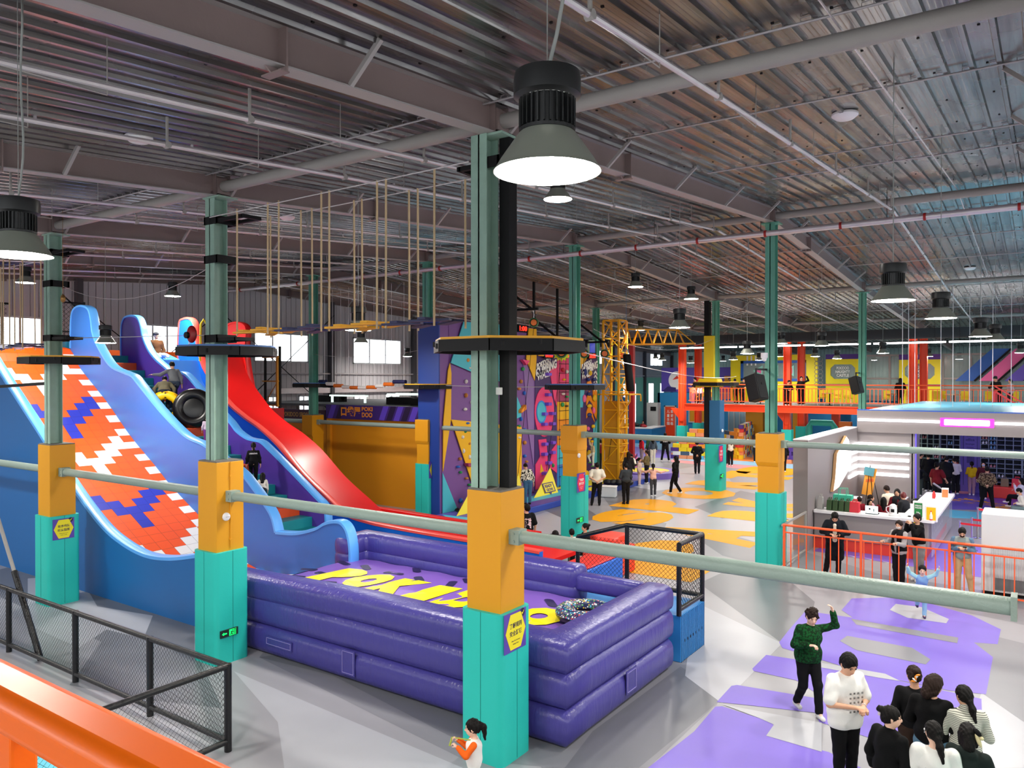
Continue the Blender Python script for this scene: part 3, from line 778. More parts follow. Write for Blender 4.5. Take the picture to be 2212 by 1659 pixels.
# -- blue slide
S3 = empty('blue_slide', (-20, 14.3, 0), 'narrow blue slide between the purple divider and the red slide', 'slide')
Cp = smooth_path(prof_px([(384, 790), (384, 740), (387, 697), (394, 689), (405, 687), (414, 691), (420, 705), (425, 740), (434, 780), (445, 805), (470, 842), (493, 872), (525, 900), (560, 925), (600, 962), (650, 1022), (700, 1070), (745, 1110), (790, 1127), (850, 1140), (1000, 1166), (1120, 1185), (1165, 1193)], YC), 6)
def bed_of(pr, x0, x1, dz, ya, yb, m, nm_, par, thick=.1):
    b = MB(); q = [(x, z + dz) for x, z in pr if x0 <= x <= x1]; vs = []
    for (x, z) in q: vs += [(x, ya, z), (x, yb, z), (x, yb, z - thick), (x, ya, z - thick)]
    n = len(q)
    b.add(vs, [(4 * i + a, 4 * i + (a + 1) % 4, 4 * i + 4 + (a + 1) % 4, 4 * i + 4 + a) for i in range(n - 1) for a in range(4)] + [(0, 1, 2, 3), (4 * n - 4, 4 * n - 3, 4 * n - 2, 4 * n - 1)])
    return b.build(nm_, m, parent=par, smooth=True)
bed_of([(p[0], min(p[1], 6.2)) for p in Cp], -24.8, -15.9, -.5, YB_ + .18, YC, m_slblue, 'slide_bed', S3)
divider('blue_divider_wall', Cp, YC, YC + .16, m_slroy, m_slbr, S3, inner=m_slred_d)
b = MB(); b.hexa([(-25.6, YB_ + .2, 5.9), (-24.2, YB_ + .2, 5.5), (-24.2, YC, 5.5), (-25.6, YC, 5.9), (-25.6, YB_ + .2, 6.15), (-24.2, YB_ + .2, 5.75), (-24.2, YC, 5.75), (-25.6, YC, 6.15)])
b.build('slide_mouth', m_slrim, parent=S3)
# -- red slide
S4 = empty('red_slide', (-20, 16, 0), 'tall glossy red slide, furthest right of the slides, running out along the floor', 'slide')
Dp = smooth_path(prof_px([(488, 760), (488, 720), (492, 702), (503, 697), (515, 697), (526, 702), (531, 715), (529, 745), (530, 780), (538, 830), (550, 875), (575, 920), (600, 960), (640, 1018), (700, 1066), (760, 1090), (850, 1104), (1000, 1128), (1100, 1144), (1160, 1153)], YD), 6)
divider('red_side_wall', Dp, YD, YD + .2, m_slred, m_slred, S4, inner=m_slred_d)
bed_of([(p[0], min(p[1], 6.3)) for p in Cp], -24.9, -8.4, -.28, YC + .16, YD, m_slred, 'slide_bed', S4)
b = MB(); b.bb(-25.9, -23.3, YD + .2, YD + 1.9, 0, 4.0)
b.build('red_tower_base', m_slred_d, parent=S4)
b = MB(); zt = 4.1
for (x, y) in ((-24.2, YD + 1.75), (-23.35, YD + 1.75)): b.bar((x, y, 4.0), (x, y, 6.3), .07)
b.build('tower_posts', m_dark, parent=S4)
m_gate = mat('gate_ochre', '#c78a2c', .5)
b = MB()
for (x0, x1, z) in ((-24.3, -23.35, 4.1), (-24.3, -23.35, 5.0), (-24.3, -23.35, 5.9)): b.bar((x0, YD + 1.7, z), (x1, YD + 1.7, z), .05)
b.bar((-23.42, YD + 1.7, 4.05), (-23.42, YD + 1.7, 5.95), .09); b.bar((-24.2, YD + 1.7, 4.1), (-23.5, YD + 1.7, 4.9), .02)
one('ladder_gate', b, m_gate, 'ochre barred gate frame on the red tower beside the red slide', 'gate')
# landing mat end of red slide
b = MB(); b.bb(-9.0, -8.35, YC, YD, .0, .8); b.mi(1).bb(-9.1, -8.4, YC + .1, YD + .1, .8, .84)
one('landing_block', b, [m_slroy, m_slred], 'blue padded block with red top closing the foot of the red slide', 'padded block', bevel=.03)
m_redv = mat('red_bench_vinyl', '#e8402f', .45)
b = MB(); b.bb(-9.6, -8.9, 16.95, 18.6, 0, .72)
b.bb(-9.6, -9.0, 17.6, 17.9, .72, .98)
one('red_bench_block', b, m_redv, 'red padded block bench beyond the foot of the red slide', 'bench', bevel=.05)
b = MB(); P = PZ(1262, 1230); b.box((P.x + .2, P.y + .9, .42), (1.0, .8, .84)); one('red_bench_block', b, m_redv, 'red padded block right of the column behind the mother and toddler', 'bench', bevel=.04)
# ---- net posts & frames on the deck
m_net = mat('black_net', '#0e0e10', .8)
def net(b, a, u, v, w, h, step=.055, r=.0028):
    """diamond net over rectangle a + s*u + t*v ; u,v unit"""
    a, u, v = Vector(a), Vector(u).normalized(), Vector(v).normalized()
    def seg(s0, t0, s1, t1):
        b.tube([a + u * s0 + v * t0, a + u * s1 + v * t1], r, 3, cap=False)
    q = -h
    while q < w:
        s0 = max(q, 0); s1 = min(q + h, w)
        if s1 > s0: seg(s0, s0 - q, s1, s1 - q); seg(s0, h - (s0 - q), s1, h - (s1 - q))
        q += step * 1.9
def frame_panel(par, a, u, v, w, h, t=.06, step=.055, r=.0028, nets=True, m=None):
    a, u, v = Vector(a), Vector(u).normalized(), Vector(v).normalized()
    b = MB()
    if nets: net(b, a, u, v, w, h, step, r); b.build('net', m_net, parent=par)
    return
e = empty('deck_safety_fence', (-27.5, 9.4, 6.05), 'black netted safety fence on the slide deck in front of the windows', 'fence')
b = MB()
for x in (-29.6, -27.6): 
    b.bar((x, 9.3, 6.05), (x, 9.3, 7.6), .07)
for y in (9.35, 10.6, 11.8): b.bar((-29.8, y, 6.05), (-29.8, y, 7.75), .08)
for z in (6.15, 7.72): b.bar((-29.8, 9.3, z), (-29.8, 12.0, z), .07)
b.build('posts_and_rails', m_dark, parent=e)
b = MB(); net(b, (-29.8, 9.35, 6.15), (0, 1, 0), (0, 0, 1), 2.6, 1.55, .08, .006); b.build('net', m_net, parent=e)
for n_, (x, y0, y1, lb) in enumerate(((-27.4, 12.3, 13.4, 'black netted gate frame between the blue crest and the purple crest'),)):
    e = empty('net_gate', (x, y0, 6.05), lb, 'gate')
    b = MB()
    for y in (y0, y1): b.bar((x, y, 5.9), (x, y, 7.75 if y == y1 else 7.5), .07)
    for z in (6.7, 7.7): b.bar((x, y0, z), (x, y1, z), .05)
    b.bar((x, y0, 8.3), (x, y1, 7.3), .05)
    b.build('frame', m_dark, parent=e)
    b = MB(); net(b, (x, y0, 6.0), (0, 1, 0), (0, 0, 1), y1 - y0, 1.7, .08, .006); b.build('net', m_net, parent=e)
b = MB(); b.bb(-27.3, -27.0, 12.6, 13.3, 5.87, 6.5); one('blue_step_block', b, mat('teal_block', '#1e8fb8', .5), 'teal padded block at the top of the stair lane', 'padded block', bevel=.03)
b = MB(); P = PD(436, 752, 25.5)
b.tube([PD(432, 780, 25), PD(434, 700, 25), PD(440, 690, 25), PD(446, 700, 25)], .035, 8)
one('yellow_hoop_rail', b, m_yel, 'yellow hoop rail standing behind the second column at the slide top', 'rail', smooth=True)
# ---- tubes carried up the stair (black rubber ring seen edge-on, yellow patterned one)
m_rub = mat('tube_black_vinyl', '#101012', .3)
def ring(c, R_, r, mats_, nrm, label, name='tubing_ring', flat=.8, disc=False):
    b = MB(); nz = Vector(nrm).normalized(); q = nz.to_track_quat('Z', 'Y').to_matrix(); vs = []; N, M_ = 40, 16
    for i in range(N):
        t = 2 * math.pi * i / N
        for j in range(M_):
            p = 2 * math.pi * j / M_; rr = R_ + r * math.cos(p)
            vs.append(Vector(c) + q @ Vector((rr * math.cos(t), rr * math.sin(t), r * flat * math.sin(p))))
    for i in range(N):
        for j in range(M_):
            b.mi(1 if j < M_ // 2 and len(mats_) > 1 else 0)
            b.add([], []); b.f.append((i * M_ + j, ((i + 1) % N) * M_ + j, ((i + 1) % N) * M_ + (j + 1) % M_, i * M_ + (j + 1) % M_)); b.m.append(b.cur)
    b.v = [tuple(v) for v in vs]
    if disc: b.mi(0).ell(c, (R_ * 1.02, R_ * 1.02, .07), 24, 8, q)
    return one(name, b, mats_, label, 'inflatable ring', smooth='all', origin=c)
def starry(name, base, cols, scale=28):
    m = mat(name, base, .4); nt = m.node_tree; bs = nt.nodes['Principled BSDF']
    tc = nt.nodes.new('ShaderNodeTexCoord'); v = nt.nodes.new('ShaderNodeTexVoronoi'); v.inputs['Scale'].default_value = scale
    nt.links.new(tc.outputs['Object'], v.inputs['Vector'])
    cr = nt.nodes.new('ShaderNodeValToRGB'); cr.color_ramp.interpolation = 'CONSTANT'
    sp = nt.nodes.new('ShaderNodeSeparateColor'); nt.links.new(v.outputs['Color'], sp.inputs[0]); nt.links.new(sp.outputs[0], cr.inputs['Fac'])
    els = cr.color_ramp.elements; els[0].color = lin(cols[0]); els[1].position = 1 / len(cols); els[1].color = lin(cols[1])
    for k in range(2, len(cols)): q = els.new(k / len(cols)); q.color = lin(cols[k])
    lt = nt.nodes.new('ShaderNodeMath'); lt.operation = 'LESS_THAN'; lt.inputs[1].default_value = .42
    nt.links.new(v.outputs['Distance'], lt.inputs[0])
    mx = nt.nodes.new('ShaderNodeMix'); mx.data_type = 'RGBA'; mx.inputs['A'].default_value = lin(base)
    nt.links.new(lt.outputs[0], mx.inputs['Factor']); nt.links.new(cr.outputs['Color'], mx.inputs['B']); nt.links.new(mx.outputs['Result'], bs.inputs['Base Color'])
    return m
m_star = starry('star_print_navy', '#1a2b5c', ['#f4f4f4', '#52c4e8', '#f7d84a', '#e8506a', '#63c268', '#ffffff'])
m_yprint = starry('yellow_print', '#ffd60a', ['#ffd60a', '#ffd60a', '#5a3a14', '#ffd60a', '#e88a10'], 14)
PR = PZ(1265, 1325, 1.17)
ring((PR.x, PR.y, 1.19), .36, .15, [m_rub, m_star], (0, 0, 1), 'navy star-print inflatable ring lying on the purple airbag near its right end')
Pr = PY(408, 882, 12.95)
ring((Pr.x, 13.1, Pr.z), .42, .16, [m_rub], (.65, -.55, .1), 'big black inflatable ring carried upright by the person in the khaki coat', disc=True)
Pr = PY(356, 880, 12.6)
ring((Pr.x, 12.62, Pr.z), .36, .13, [m_rub, m_yprint], (.75, -.6, .1), 'yellow print inflatable ring held at the left hand of the person in the khaki coat')

# ================================================================ airbag
m_air = mat('airbag_purple_vinyl', '#443f90', .30, bump=.0)
nt = m_air.node_tree; bs = nt.nodes['Principled BSDF']
tc = nt.nodes.new('ShaderNodeTexCoord'); mp = nt.nodes.new('ShaderNodeMapping'); mp.inputs['Scale'].default_value = (5, 5, .8)
nz = nt.nodes.new('ShaderNodeTexNoise'); nz.inputs['Scale'].default_value = 2.6; nz.inputs['Detail'].default_value = 4; nz.inputs['Distortion'].default_value = .6
nt.links.new(tc.outputs['Object'], mp.inputs['Vector']); nt.links.new(mp.outputs['Vector'], nz.inputs['Vector'])
bp = nt.nodes.new('ShaderNodeBump'); bp.inputs['Strength'].default_value = .35; bp.inputs['Distance'].default_value = .03
nt.links.new(nz.outputs['Fac'], bp.inputs['Height']); nt.links.new(bp.outputs['Normal'], bs.inputs['Normal'])
AB = empty('landing_airbag', (-9, 10.9, 0), 'huge purple inflatable landing airbag with yellow lettering on its bed', 'airbag')
def puff(path, w, h, zc, name='air_tube', n=20, p=3.2):
    """inflated wall tube swept along an XY path with mitred corners"""
    L = len(path); b = MB(); vs = []
    # subdivide
    pts = []
    for a, c in zip(path, path[1:]):
        d = math.hypot(c[0] - a[0], c[1] - a[1]); k = max(2, int(d / .35))
        pts += [(a[0] + (c[0] - a[0]) * i / k, a[1] + (c[1] - a[1]) * i / k) for i in range(k)]
    pts.append(path[-1]); L = len(pts)
    for i, q in enumerate(pts):
        a = pts[max(i - 1, 0)]; c = pts[min(i + 1, L - 1)]
        d = Vector((c[0] - a[0], c[1] - a[1])).normalized(); nn = Vector((-d.y, d.x)); k = 1.0
        if 0 < i < L - 1:
            d1 = Vector((q[0] - a[0], q[1] - a[1])).normalized(); k = 1 / max(.5, nn.dot(Vector((-d1.y, d1.x))))
        sc = 1.0
        for j in range(n):
            t = 2 * math.pi * j / n; ct, sn = math.cos(t), math.sin(t)
            u = math.copysign(abs(ct) ** (2 / p), ct) * w / 2 * k * sc; zq = zc - (.10 * max(0, min(1, (-9.5 - q[0]) / 3.5)) if q[1] < 10 and zc > 1 else 0); z = math.copysign(abs(sn) ** (2 / p), sn) * h / 2 * sc
            vs.append((q[0] + nn.x * u, q[1] + nn.y * u, zq + z))
    fs = [(i * n + j, i * n + (j + 1) % n, (i + 1) * n + (j + 1) % n, (i + 1) * n + j) for i in range(L - 1) for j in range(n)]
    # puffed end caps
    for e_, s in ((0, -1), (L - 1, 1)):
        q = pts[e_]; a = pts[1] if e_ == 0 else pts[L - 2]; d = Vector((q[0] - a[0], q[1] - a[1])).normalized()
        base = e_ * n; o = len(vs)
        for r_, f in ((.8, .06), (.45, .10)):
            for j in range(n):
                v = vs[base + j]; vs.append((q[0] + (v[0] - q[0]) * r_ + d.x * f, q[1] + (v[1] - q[1]) * r_ + d.y * f, zc + (v[2] - zc) * r_))
        fs += [(base + j, base + (j + 1) % n, o + (j + 1) % n, o + j) for j in range(n)] + [(o + j, o + (j + 1) % n, o + n + (j + 1) % n, o + n + j) for j in range(n)] + [tuple(o + n + j for j in range(n))]
    b.add(vs, fs); return b.build(name, m_air, parent=AB, smooth='all')
xl, xr, yf, yb = -13.1, -5.62, 9.27, 12.62
for z in (.27, .79, 1.24): puff([(xl, yf), (xr, yf), (xr, yb)], .62, .56 if z < 1 else .48, z)
for z in (1.0, 1.3): puff([(-13.0, 12.05), (-13.0, yb + .15), (-7.3, yb + .15)], .5 if z < 1 else .56, .48, z)
puff([(-7.25, yb + .1), (-6.0, yb + .1)], .34, .34, 1.24)
# bed: gently domed, with print
b = MB()
def bedz(x, y): u = (x - xl) / (xr - xl); v = (y - 9.55) / (12.4 - 9.55); return .98 + .08 * math.sin(math.pi * max(0, min(1, u))) ** .5 * math.sin(math.pi * max(0, min(1, v))) ** .5 + .01 * math.sin(x * 7 + y * 3)
xb_ = -12.86
quadgrid(b, lambda u, v: (xb_ + u * (xr - xb_), 9.5 + v * 2.95, bedz(xb_ + u * (xr - xb_), 9.5 + v * 2.95)), 60, 24)
m_bed = mat('airbag_bed_lilac', '#8560c2', .3, bump=.12, bscale=6)
bed = b.build('air_bed', m_bed, parent=AB, smooth='all', fix=False)
b = MB()
m_black = mat('print_dark', '#231a4a', .4); m_ylw = mat('print_yellow', '#fff000', .35)
def drape(mb, s, cx, cy, w, h, ux, uy, mi_, slant=0, bold=.03, lift=.012):
    vs, fs = text_mesh(s, 1.0, bold); x0 = min(v[0] for v in vs); x1 = max(v[0] for v in vs); y0 = min(v[1] for v in vs); y1 = max(v[1] for v in vs)
    out = []
    for x, y, z in vs:
        a = (x - (x0 + x1) / 2) / (x1 - x0) * w; c = (y - (y0 + y1) / 2) / (y1 - y0) * h; a += slant * c
        X = cx + ux[0] * a + uy[0] * c; Y = cy + ux[1] * a + uy[1] * c
        out.append((X, Y, bedz(X, Y) + lift))
    mb.mi(mi_).add(out, fs)
random.seed(5)
def pill(cx, cy, L, w, an):
    P_ = []
    for k in range(14):
        t = 2 * math.pi * k / 14; a = math.cos(t) * w + (L if math.cos(t) > 0 else -L); c = math.sin(t) * w
        X = cx + a * math.cos(an) - c * math.sin(an); Y = cy + a * math.sin(an) + c * math.cos(an); P_.append((X, Y, bedz(X, Y) + .008))
    b.mi(1).poly(P_)
for (px, py, an) in ((668, 1230, .2), (700, 1243, .3), (705, 1262, .4), (742, 1217, .0), (790, 1229, -.3), (850, 1243, .4), (905, 1256, -.4), (975, 1266, -.8), (822, 1290, .4), (1190, 1307, -.5), (1215, 1347, .3), (1190, 1375, .3), (900, 1232, -.5), (1010, 1258, -.5), (640, 1247, .3)):
    Pq = PZ(px, py, 1.0); 
    if 9.7 < Pq.y < 12.35: pill(Pq.x, Pq.y, .16, .09, an - .3)
wl = .81
for k, ch in enumerate('POKIDOO'):
    drape(b, ch, -11.9 + k * wl, 10.95, (wl - .02) * (.72 if ch == 'I' else 1), 1.08, (1, 0), (0, 1), 0, .12, .11, .016)
b.build('bed_print', [m_ylw, m_black], parent=AB, fix=False)
# stitched flaps
m_st = mat('stitch_thread', '#9b92d0', .6)
def flap(o, ux, uz, w, h, nrm):
    o, ux, uz, nrm = Vector(o), Vector(ux), Vector(uz), Vector(nrm); b = MB()
    b.mi(0).prism([o, o + ux * w, o + ux * w - uz * h, o - uz * h], nrm * .012)
    b.mi(1)
    for r_ in (0.03,):
        c = [o + ux * r_ - uz * r_, o + ux * (w - r_) - uz * r_, o + ux * (w - r_) - uz * (h - r_), o + ux * r_ - uz * (h - r_)]
        for p, q in zip(c, c[1:] + c[:1]): b.bar(p + nrm * .016, q + nrm * .016, .01, .006)
    b.build('stitched_flap', [m_air, m_st], parent=AB)
flap(PY(575, 1372, 8.955), (1, 0, 0), (0, 0, 1), .72, .17, (0, -1, 0))
flap(PY(738, 1400, 8.955), (1, 0, 0), (0, 0, 1), .32, .42, (0, -1, 0))
flap(PX(1352, 1452, -5.30), (0, 1, 0), (0, 0, 1), .36, .36, (1, 0, 0))
# exit platform (blue, with holes) and its net cage
m_exit = mat('exit_platform_blue', '#2f86d0', .45)
EX = empty('exit_platform', (-6.2, 13.5, 0), 'blue ribbed exit platform at the far right end of the airbag', 'platform')
b = MB(); b.bb(-8.0, -5.32, 12.98, 14.15, 0, .84); b.build('platform_box', m_exit, parent=EX, bevel=.015)
b = MB()
for k in range(7): b.box((-5.318, 13.15 + k * .14, .36), (.006, .035, .045))
for k in range(18): b.bb(-5.322, -5.314, 13.0 + k * .065, 13.01 + k * .065, .0, .84)
b.build('vent_holes', mat('hole_dark', '#0b2e50', .8), parent=EX)
b = MB(); b.bb(-9.2, -8.0, 13.1, 14.1, 0, .5); b.build('lower_step', m_exit, parent=EX, bevel=.015)
m_pipe = mat('padded_black_pipe', '#101114', .35, bump=.7, bscale=22)
CG = empty('exit_net_cage', (-6, 13.6, .84), 'black padded net cage standing on the blue exit platform', 'cage')
b = MB(); r_ = .045; P1, P2, P3 = (-6.95, 14.12, 2.12), (-5.36, 14.12, 2.12), (-5.36, 12.98, 2.12)
P0 = (-8.1, 14.12, 1.75)
for pth in ([P0, P1, P2], [P2, P3]): b.tube(pth, r_, 10)
for (x, y, z) in (P1, P2, P3, P0): b.tube([(x, y, .84 if x > -8 else 0), (x, y, z)], r_, 10)
for a, c in (((-5.36, 14.12, .95), (-5.36, 12.98, .95)), ((-8.1, 14.12, .95), (-5.36, 14.12, .95))): b.tube([a, c], r_, 10)
b.build('padded_frame', m_pipe, parent=CG, smooth=True)
b = MB(); net(b, (-5.36, 12.98, .95), (0, 1, 0), (0, 0, 1), 1.14, 1.17, .05, .004); net(b, (-6.95, 14.12, .95), (1, 0, 0), (0, 0, 1), 1.6, 1.17, .05, .004); net(b, (-8.1, 14.12, .7), (1, 0, 0), (0, 0, 1), 1.15, 1.1, .05, .004)
b.build('net', m_net, parent=CG)
# ---- near net cage, left foreground
NC = empty('net_fence', (-9.15, 6.37, 0), 'long black padded net fence in the left foreground below the orange handrail', 'fence')
b = MB(); xs_ = [-9.15, -11.08, -13.35, -15.85, -18.2]; hh = 1.17
for z in (.14, hh): b.tube([(-9.15, 6.37, z), (-18.4, 6.37, z)], .042, 10); b.tube([(-9.15, 6.37, z), (-9.15, 2.0, z)], .042, 10)
b.build('padded_rails', m_pipe, parent=NC, smooth=True)
for x in xs_:
    b = MB(); b.tube([(x, 6.37, 0), (x, 6.37, hh + .03)], .05, 10); b.build('padded_post', m_pipe, parent=NC, smooth=True)
for y in (4.27, 2.1):
    b = MB(); b.tube([(-9.15, y, 0), (-9.15, y, hh + .03)], .05, 10); b.build('padded_post', m_pipe, parent=NC, smooth=True)
b = MB(); net(b, (-18.2, 6.37, .14), (1, 0, 0), (0, 0, 1), 9.05, hh - .14, .042, .0022); net(b, (-9.15, 2.1, .14), (0, 1, 0), (0, 0, 1), 4.27, hh - .14, .042, .0022)
b.build('net', m_net, parent=NC)
b = MB(); a = PY(88, 1425, 6.50); c = PY(38, 1258, 6.50); d = PY(0, 1135, 6.50); d2 = a + (d - a) * 2.2
b.tube([a, a + (c - a) * 1.15], .055, 10); b.mi(1).tube([a + (c - a) * 1.1, d2], .035, 8)
one('slanted_pole', b, [m_pipe, m_tube], 'slanted steel pole with black padding rising from the net fence at the left edge', 'pole', smooth=True)
# ---- orange balcony rail right in front of the camera
m_rail = mat('handrail_orange_paint', '#f46a04', .35, coat=.1, spec=.3, bump=.05, bscale=8)
HR = empty('balcony_handrail', (-1.3, .6, 4), 'glossy orange steel handrail very close in the bottom left corner', 'railing')
q0 = PD(0, 1498, 1.23)
b = MB(); yr, zr = q0.y, q0.z; b.box(((-3.6 + .3) / 2, yr, zr), (3.9, .082, .066)); b.build('top_rail', m_rail, parent=HR, bevel=.02, smooth=True)
b = MB(); b.box(((-3.6 + .3) / 2, yr, zr - .225), (3.9, .05, .04)); b.build('lower_rail', m_rail, parent=HR, bevel=.006)
for x in (PD(42, 1560, 1.2).x, -2.6, .1):
    b = MB(); b.box((x, yr, (zr - .03 + 3.9) / 2), (.055, .04, zr - .03 - 3.9)); b.build('post', m_rail, parent=HR, bevel=.005)
b = MB(); b.bb(-6, 8, -6, yr + .06, 3.72, 3.9); st('trim_7', b, m_plain)
# ================================================================ climbing wall block
XC = -17.8
def cw(px, py, dx=0.0): v = PX(px, py, XC); return Vector((XC + dx, v.y, v.z))
m_cp = mat('wall_panel_purple', '#7a4f93', .5, bump=.05); m_cpl = mat('wall_panel_lilac', '#8b6aa6', .5)
m_ct = mat('wall_panel_teal', '#4cc0d0', .5); m_cy = mat('wall_panel_yellow', '#f2b705', .5); m_cb = mat('wall_side_blue', '#0d3a8f', .5)
m_cd = mat('wall_panel_dark_purple', '#402a66', .5); m_cpk = mat('wall_panel_pink', '#ee3f78', .5); m_cr = mat('wall_panel_rose', '#a83a62', .5)
m_cbl = mat('wall_panel_blue', '#2f8fd8', .5); m_cor = mat('wall_panel_orange', '#f39314', .5); m_wh = mat('paint_white', '#f4f4f2', .5)
CMATS = [m_cp, m_cpl, m_ct, m_cy, m_cb, m_cd, m_cpk, m_cr, m_cbl, m_cor, m_wh, m_dark]
CWL = ['purple and yellow faceted climbing wall section beside the blue edge', 'dark purple climbing wall section with pink shapes and purple blocks', 'pink and yellow climbing section under a black net grid', 'dark climbing section with orange arrows and round holds']
y0c, y1c, y2c, y3c, y4c = cw(955, 1100).y - .1, cw(1154, 900).y, cw(1203, 900).y, cw(1251, 900).y, cw(1290, 900).y
tops = [7.25, 6.25, 6.2, 6.2]
CW = []
for k, (a, c) in enumerate(((y0c, y1c), (y1c, y2c), (y2c, y3c), (y3c, y4c))):
    e = empty('climbing_wall', (XC, (a + c) / 2, 0), CWL[k], 'climbing wall', 'sections of the climbing wall'); CW.append(e)
    b = MB(); b.bb(XC - .9, XC - .02, a, c, 0, tops[k]); b.mi(4 if k == 0 else 5).bb(XC - .92, XC - .9, a, c, 0, tops[k]); 
    b.mi(4).bb(XC - 1.0, XC - .02, a - .06, a, 0, tops[k])
    b.build('wall_body', CMATS, parent=e)
def panel(k, mi_, pts, dx=0.0, th=.03, name='painted_facet'):
    b = MB(); b.mi(mi_).prism([cw(x, y, dx) for x, y in pts], (-th, 0, 0)); b.build(name, CMATS, parent=CW[k])
def ring_poly(cx, cy, rx, ry, n=24): return [(cx + rx * math.cos(2 * math.pi * t / n), cy + ry * math.sin(2 * math.pi * t / n)) for t in range(n)]
panel(0, 0, [(969, 693), (1155, 711), (1153, 1062), (955, 1110), (955, 1020), (971, 910), (972, 800)], 0)
panel(0, 1, [(1133, 776), (1151, 822), (1152, 1010), (1140, 930), (1128, 776)], .035)
panel(0, 3, [(970, 784), (973, 806), (972, 908), (955, 1018), (956, 912), (966, 800)], .05)
panel(0, 2, [(998, 695), (1112, 704), (1100, 832), (1024, 807), (970, 784)], .09)
panel(0, 3, [(972, 906), (1124, 922), (1124, 1045), (1019, 1050)], .07)
panel(0, 2, [(955, 1022), (988, 1103), (955, 1112)], .04)
panel(0, 3, [(1138, 709), (1155, 711), (1155, 775), (1151, 822), (1133, 776)], .1)
panel(0, 2, [(1112, 850), (1124, 880), (1124, 900), (1112, 905)], .05)
panel(0, 9, [(1118, 886), (1128, 874), (1129, 884), (1118, 892)], .2, .15)
panel(0, 6, [(1121, 777), (1136, 779), (1130, 789)], .2, .16, 'wedge_volume')
panel(0, 7, [(1000, 1000), (1013, 1000), (1008, 1008), (1001, 1006)], .25, .2, 'wedge_volume')
# section 2
panel(1, 5, [(1156, 762), (1202, 766), (1202, 1044), (1155, 1060)], 0)
panel(1, 6, ring_poly(1175, 890, 21, 54), .03)
panel(1, 8, ring_poly(1168, 890, 11, 25), .045); panel(1, 2, ring_poly(1167, 890, 9, 21), .06)
panel(1, 6, [(1187, 802), (1195, 791), (1202, 790), (1202, 878), (1196, 862)], .03)
panel(1, 6, [(1156, 1004), (1166, 986), (1162, 950), (1179, 948), (1183, 1010), (1176, 1050), (1156, 1058)], .03)
panel(1, 3, [(1167, 1002), (1173, 1018), (1165, 1022)], .045)
panel(1, 6, [(1187, 1010), (1191, 972), (1202, 957), (1202, 1022)], .03)
for (x, y) in ((1179, 808.6), (1179, 852.5), (1179, 872.6), (1171, 894), (1187.6, 893), (1171, 916), (1188, 915), (1179, 937), (1171.6, 959), (1188, 955.6), (1171, 980.6), (1188, 977), (1180, 999.5), (1171.6, 1021.7)):
    P = cw(x, y); b = MB(); b.box(P + Vector((.12, 0, 0)), (.24, .26, .13)); b.build('block_hold', mat('hold_block_violet', '#7a4fd0', .5), parent=CW[1], bevel=.015)
def wtxt(k, s, px, py, w, h, mi_=10, rot=0.0, dx=.06, bold=.05, name='painted_lettering'):
    b = MB(); ux = Vector((0, math.cos(rot), math.sin(rot))); uz = Vector((0, 0, 1))
    put_text(b, s, cw(px, py, dx), ux, uz, w, h, bold, mi_); b.build(name, CMATS, parent=CW[k], fix=False)
wtxt(1, 'POKIDOO', 1172, 784, 1.15, .24, rot=.28); wtxt(1, 'CLIMBING', 1178, 795, 1.75, .40, rot=.25); wtxt(1, 'WALL', 1172, 808, 1.1, .38, rot=.2)
# section 3: coloured bands under a net grid
for (a, c, mi_) in ((764, 830, 6), (830, 868, 7), (868, 905, 3), (905, 962, 9), (962, 1005, 2), (1005, 1052, 8)):
    panel(2, mi_, [(1204, a), (1250, a + 1), (1250, c + 1 if c < 1000 else c - 8), (1204, c)], 0)
b = MB()
for z in np.arange(.3, 6.2, .42): b.tube([(XC + .08, y2c + .05, z), (XC + .08, y3c - .05, z)], .012, 4)
for y in np.arange(y2c + .1, y3c, .55): b.tube([(XC + .08, y, .25), (XC + .08, y, 6.2)], .012, 4)
b.build('net_grid', m_net, parent=CW[2])
# section 4
panel(3, 5, [(1252, 768), (1290, 770), (1290, 1034), (1252, 1044)], 0)
panel(3, 3, [(1252, 768), (1272, 769), (1262, 782), (1252, 800)], .02)
panel(3, 2, [(1252, 842), (1262, 842), (1258, 880), (1252, 880)], .02)
for (y, h) in ((830, 16), (862, 18), (890, 18)): panel(3, 9, [(1266, y), (1272, y - h), (1278, y), (1284, y + 22), (1278, y + 10), (1272, y + 2), (1266, y + 14)], .03)
panel(3, 9, [(1280, 838), (1289, 838), (1289, 908), (1280, 890)], .02); panel(3, 2, [(1281, 925), (1289, 905), (1289, 1000), (1283, 1000)], .02)
for k in range(5): panel(3, 10, [(1282, 806 + 9 * k), (1285.5, 800 + 9 * k), (1289, 807 + 9 * k), (1289, 811 + 9 * k), (1285.5, 804 + 9 * k), (1282, 810 + 9 * k)], .03)
for k in range(3): panel(3, 10, [(1270, 1024 + 9 * k), (1273.5, 1016 + 9 * k), (1277, 1023 + 9 * k), (1277, 1027 + 9 * k), (1273.5, 1021 + 9 * k), (1270, 1029 + 9 * k)], .03)
wtxt(3, 'POKIDOO', 1265, 786, 1.0, .22, rot=.28); wtxt(3, 'CLIMBING', 1272, 795, 1.6, .38, rot=.25); wtxt(3, 'WALL', 1264, 808, .9, .36, rot=.2)
def hold(k, px, py, col, r=.085):
    P = cw(px, py); b = MB(); s = r
    b.ell(P + Vector((.06, 0, 0)), (.09, s * (.9 + .3 * math.sin(px)), s * (.8 + .3 * math.cos(py))), 8, 6); b.build('climbing_hold', mat('hold_' + col.strip('#'), col, .5), parent=CW[k], smooth='all')
W_, B_, G_, O_, Y_, P_2 = '#e9e6dc', '#2b6cc8', '#2f9d55', '#d08a3a', '#f2c518', '#f2669c'
